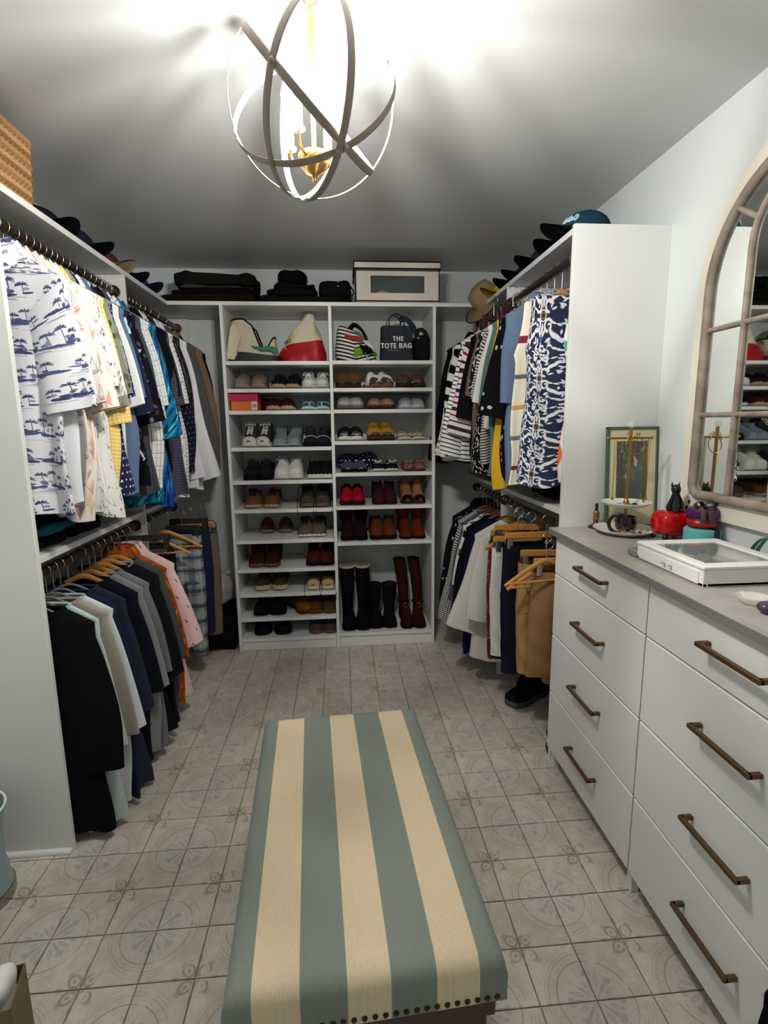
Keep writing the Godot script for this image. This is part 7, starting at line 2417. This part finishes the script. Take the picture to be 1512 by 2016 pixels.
	b.box(Vector3(0, 0.045, 0), Vector3(0.05, 0.054, 0.05), 0.003)
	put("keepsake", b, hx("17171c", 0.4), o)
	o = thing("ribbon_loop", "sheer teal ribbon loop standing against the wall behind the case", "ribbon", Vector3(1.225, y, 2.27))
	b = MB.new()
	b.tube(curve([Vector3(0.0, 0.0, -0.04), Vector3(0.004, 0.03, -0.035), Vector3(0.006, 0.06, -0.02), Vector3(0.008, 0.078, -0.004), Vector3(0.008, 0.082, 0.006), Vector3(0.006, 0.07, 0.004), Vector3(0.004, 0.04, -0.012), Vector3(0.004, 0.002, -0.02)], 5), 0.001, 0.009, 8, Vector3(1, 0.2, 0))
	put("band", b, hx("3f7f78", 0.4), o)

func cat(pos: Vector3) -> void:
	# one closed figurine: lathe-like rings from the haunches to the head, looking up to the left
	var P := PackedVector3Array()
	var rings := [[0.0, 0.026, 0.03, 0.0, 0.0], [0.006, 0.029, 0.034, 0.0, 0.0], [0.02, 0.026, 0.032, 0.001, 0.0], [0.036, 0.02, 0.024, -0.002, 0.003], [0.05, 0.015, 0.017, -0.006, 0.007], [0.06, 0.0115, 0.013, -0.009, 0.01], [0.067, 0.013, 0.014, -0.011, 0.012], [0.075, 0.0155, 0.0155, -0.013, 0.014], [0.083, 0.015, 0.0145, -0.013, 0.014], [0.089, 0.011, 0.0105, -0.012, 0.013], [0.093, 0.004, 0.004, -0.011, 0.012]]
	for r in rings:
		for i in 18:
			var a := TAU * i / 18
			P.append(Vector3(r[1] * cos(a) + r[3], r[0], r[2] * sin(a) + r[4]))
	var b := MB.new()
	b.grid(P, 18, rings.size(), true, 1, 1, true)
	b.face(P.slice(0, 18), Vector3.DOWN)
	for s in [-1.0, 1.0]:  # ears, paws
		var e := PackedVector3Array()
		for j in 4:
			for i in 8:
				var a := TAU * i / 8
				var w := 0.0062 * (1.0 - j / 3.0) + 0.0004
				e.append(Vector3(-0.0125 + s * 0.0085 + w * cos(a) + s * 0.0008 * j, 0.085 + 0.0055 * j, 0.009 + s * 0.004 + w * 0.6 * sin(a)))
		b.grid(e, 8, 4, true, 1, 1, true)
		b.ell(Vector3(-0.012 + s * 0.011, 0.006, 0.034), Vector3(0.0075, 0.006, 0.011), Basis.IDENTITY, 10, 6)
	b.ell(Vector3(-0.0185, 0.075, 0.0235), Vector3(0.0075, 0.0065, 0.008), Basis.IDENTITY, 10, 6)
	b.tube(curve([Vector3(0.018, 0.008, -0.02), Vector3(0.04, 0.007, -0.012), Vector3(0.052, 0.014, 0.0), Vector3(0.05, 0.028, 0.004), Vector3(0.044, 0.032, 0.004)], 5), 0.0065, null, 8)
	tag(put("cat_figurine", b, hx("0f0f10", 0.15)), "glossy black seated cat figurine on top of the red lacquer box", "figurine").position = pos

# ------------------------------------------------------------------ on the floor
func floor_things() -> void:
	var o := thing("waste_bin", "pale blue flared waste bin with a silver base by the left panel", "bin", Vector3(-1.1, 0.0005, 2.14))
	var b := MB.new()
	b.lathe([Vector2(0.098, 0.03), Vector2(0.094, 0.05), Vector2(0.083, 0.12), Vector2(0.083, 0.18), Vector2(0.093, 0.26), Vector2(0.104, 0.3), Vector2(0.1, 0.3), Vector2(0.089, 0.26), Vector2(0.079, 0.18), Vector2(0.079, 0.12), Vector2(0.09, 0.045), Vector2(0.001, 0.04)], 40)
	put("body", b, hx("8fa3a8", 0.35), o)
	b = MB.new()
	var rp := PackedVector3Array()
	for i in 40: rp.append(Vector3(0.102 * cos(TAU * i / 40), 0.3, 0.102 * sin(TAU * i / 40)))
	b.tube(rp, 0.004, null, 8, Vector3.ZERO, false, true)
	put("rim", b, hx("dfe4e4", 0.35), o)
	b = MB.new()
	b.lathe([Vector2(0.001, 0.0), Vector2(0.1, 0.0), Vector2(0.102, 0.006), Vector2(0.1, 0.034), Vector2(0.09, 0.036)], 40)
	put("base_ring", b, hx("a5a7a6", 0.18, 0.95), o)
	# brown paper bag stuffed with white tissue
	o = thing("paper_bag", "brown paper bag with black cord handle at the bottom left", "bag", Vector3(-0.79, 0.0005, 2.62), 0.25)
	var kraft := hx("7d6a4f", 0.85)
	for s in [-1.0, 1.0]:
		put("panel", bx(Vector3(0, 0.11, s * 0.05), Vector3(0.2, 0.22, 0.002), 0.0), kraft, o)
		put("panel", bx(Vector3(s * 0.1, 0.11, 0), Vector3(0.002, 0.22, 0.1), 0.0), kraft, o)
		b = MB.new()
		b.tube(curve([Vector3(-0.04, 0.2, s * 0.053), Vector3(-0.036, 0.15, s * 0.06), Vector3(0.0, 0.13, s * 0.062), Vector3(0.036, 0.15, s * 0.06), Vector3(0.04, 0.2, s * 0.053)], 5), 0.003, null, 6)
		put("handle", b, cloth("16130f"), o)
	put("bottom", bx(Vector3(0, 0.002, 0), Vector3(0.2, 0.003, 0.1), 0.0), kraft, o)
	tag(put("tissue_paper", soft(Vector3(0.18, 0.19, 0.085), 0.5, 0.016, 3.0, 44, 24), hx("d9d8d4", 0.85)), "crumpled white tissue paper stuffed in the brown paper bag", "paper").transform = Transform3D(Basis(Vector3.UP, 0.25), Vector3(-0.79, 0.075, 2.62))
	o = thing("cardboard_box", "small brown cardboard box under the lower left shirts", "box", Vector3(-0.85, 0.0005, 1.6), 0.2)
	put("carton", bx(Vector3(0, 0.045, 0), Vector3(0.12, 0.09, 0.1), 0.002), hx("8c6a45", 0.85), o)
	put("flap", bx(Vector3(0, 0.0915, 0.02), Vector3(0.12, 0.002, 0.058), 0.0), hx("96744e", 0.85), o)
	# heap in the left corner
	tag(put("black_blanket", soft(Vector3(0.25, 0.26, 0.36), 0.35, 0.01, 3.0, 40, 20), cloth("131316")), "heaped black blanket on the floor left of the shoe tower", "blanket").position = Vector3(-0.785, 0.0005, 0.22)
	o = thing("plastic_bag", "crumpled white plastic bag wedged above the black blanket", "bag", Vector3(-0.755, 0.262, 0.2))
	put("bag_body", soft(Vector3(0.13, 0.2, 0.13), 0.85, 0.01, 7.0, 40, 24), hx("b5b2aa", 0.4), o)
	b = soft(Vector3(0.07, 0.06, 0.06), 0.9, 0.01, 4.0, 20, 12)
	put("knot", b, hx("b5b2aa", 0.4), o).position = Vector3(0.03, 0.18, 0.0)
	# shoes and a box under the right clothes
	shoe("sneaker", "black sneaker with a pale sole on the floor under the trousers", "", Vector3(0.985, 0.0008, 1.16), -1.1, {"kind": "sneaker", "m": "#17171a", "sm": "#5e5b56", "sole": 0.03, "l": 0.28}, 1.0)
	shoe("sneaker", "dark sneaker farther back on the floor under the trousers", "", Vector3(1.08, 0.0008, 1.02), -0.9, {"kind": "sneaker", "m": "#1b1b1e", "sm": "#4a4844", "sole": 0.03, "l": 0.28}, -1.0)
	o = thing("brown_box", "dark brown storage box in shadow under the white cardigan", "box", Vector3(1.08, 0.0005, 0.72))
	put("body", bx(Vector3(0, 0.07, 0), Vector3(0.26, 0.14, 0.2), 0.003), hx("3c2514", 0.6), o)
	put("lid", bx(Vector3(0, 0.15, 0), Vector3(0.27, 0.02, 0.21), 0.003), hx("43291a", 0.6), o)
	o = thing("rolling_caster", "black wheeled caster frame peeking out beside the dresser's far foot", "caster", Vector3(0.925, 0.0005, 1.612))
	for dy in [0.024, 0.09]:
		b = MB.new()
		b.tube(PackedVector3Array([Vector3(-0.009, dy, 0), Vector3(0.009, dy, 0)]), 0.023, null, 18)
		put("wheel", b, hx("121214", 0.5), o)
	put("bracket", bx(Vector3(0.016, 0.06, 0), Vector3(0.008, 0.12, 0.02), 0.001), hx("18181a", 0.5), o)
	# black bag leaning on the drawers at the frame's lower right
	tag(put("black_tote", soft(Vector3(0.05, 0.42, 0.3), 0.45, 0.006, 4.0, 36, 20), cloth("111113")), "black fabric tote standing against the nearest drawers at lower right", "bag").position = Vector3(0.845, 0.0005, 2.995)
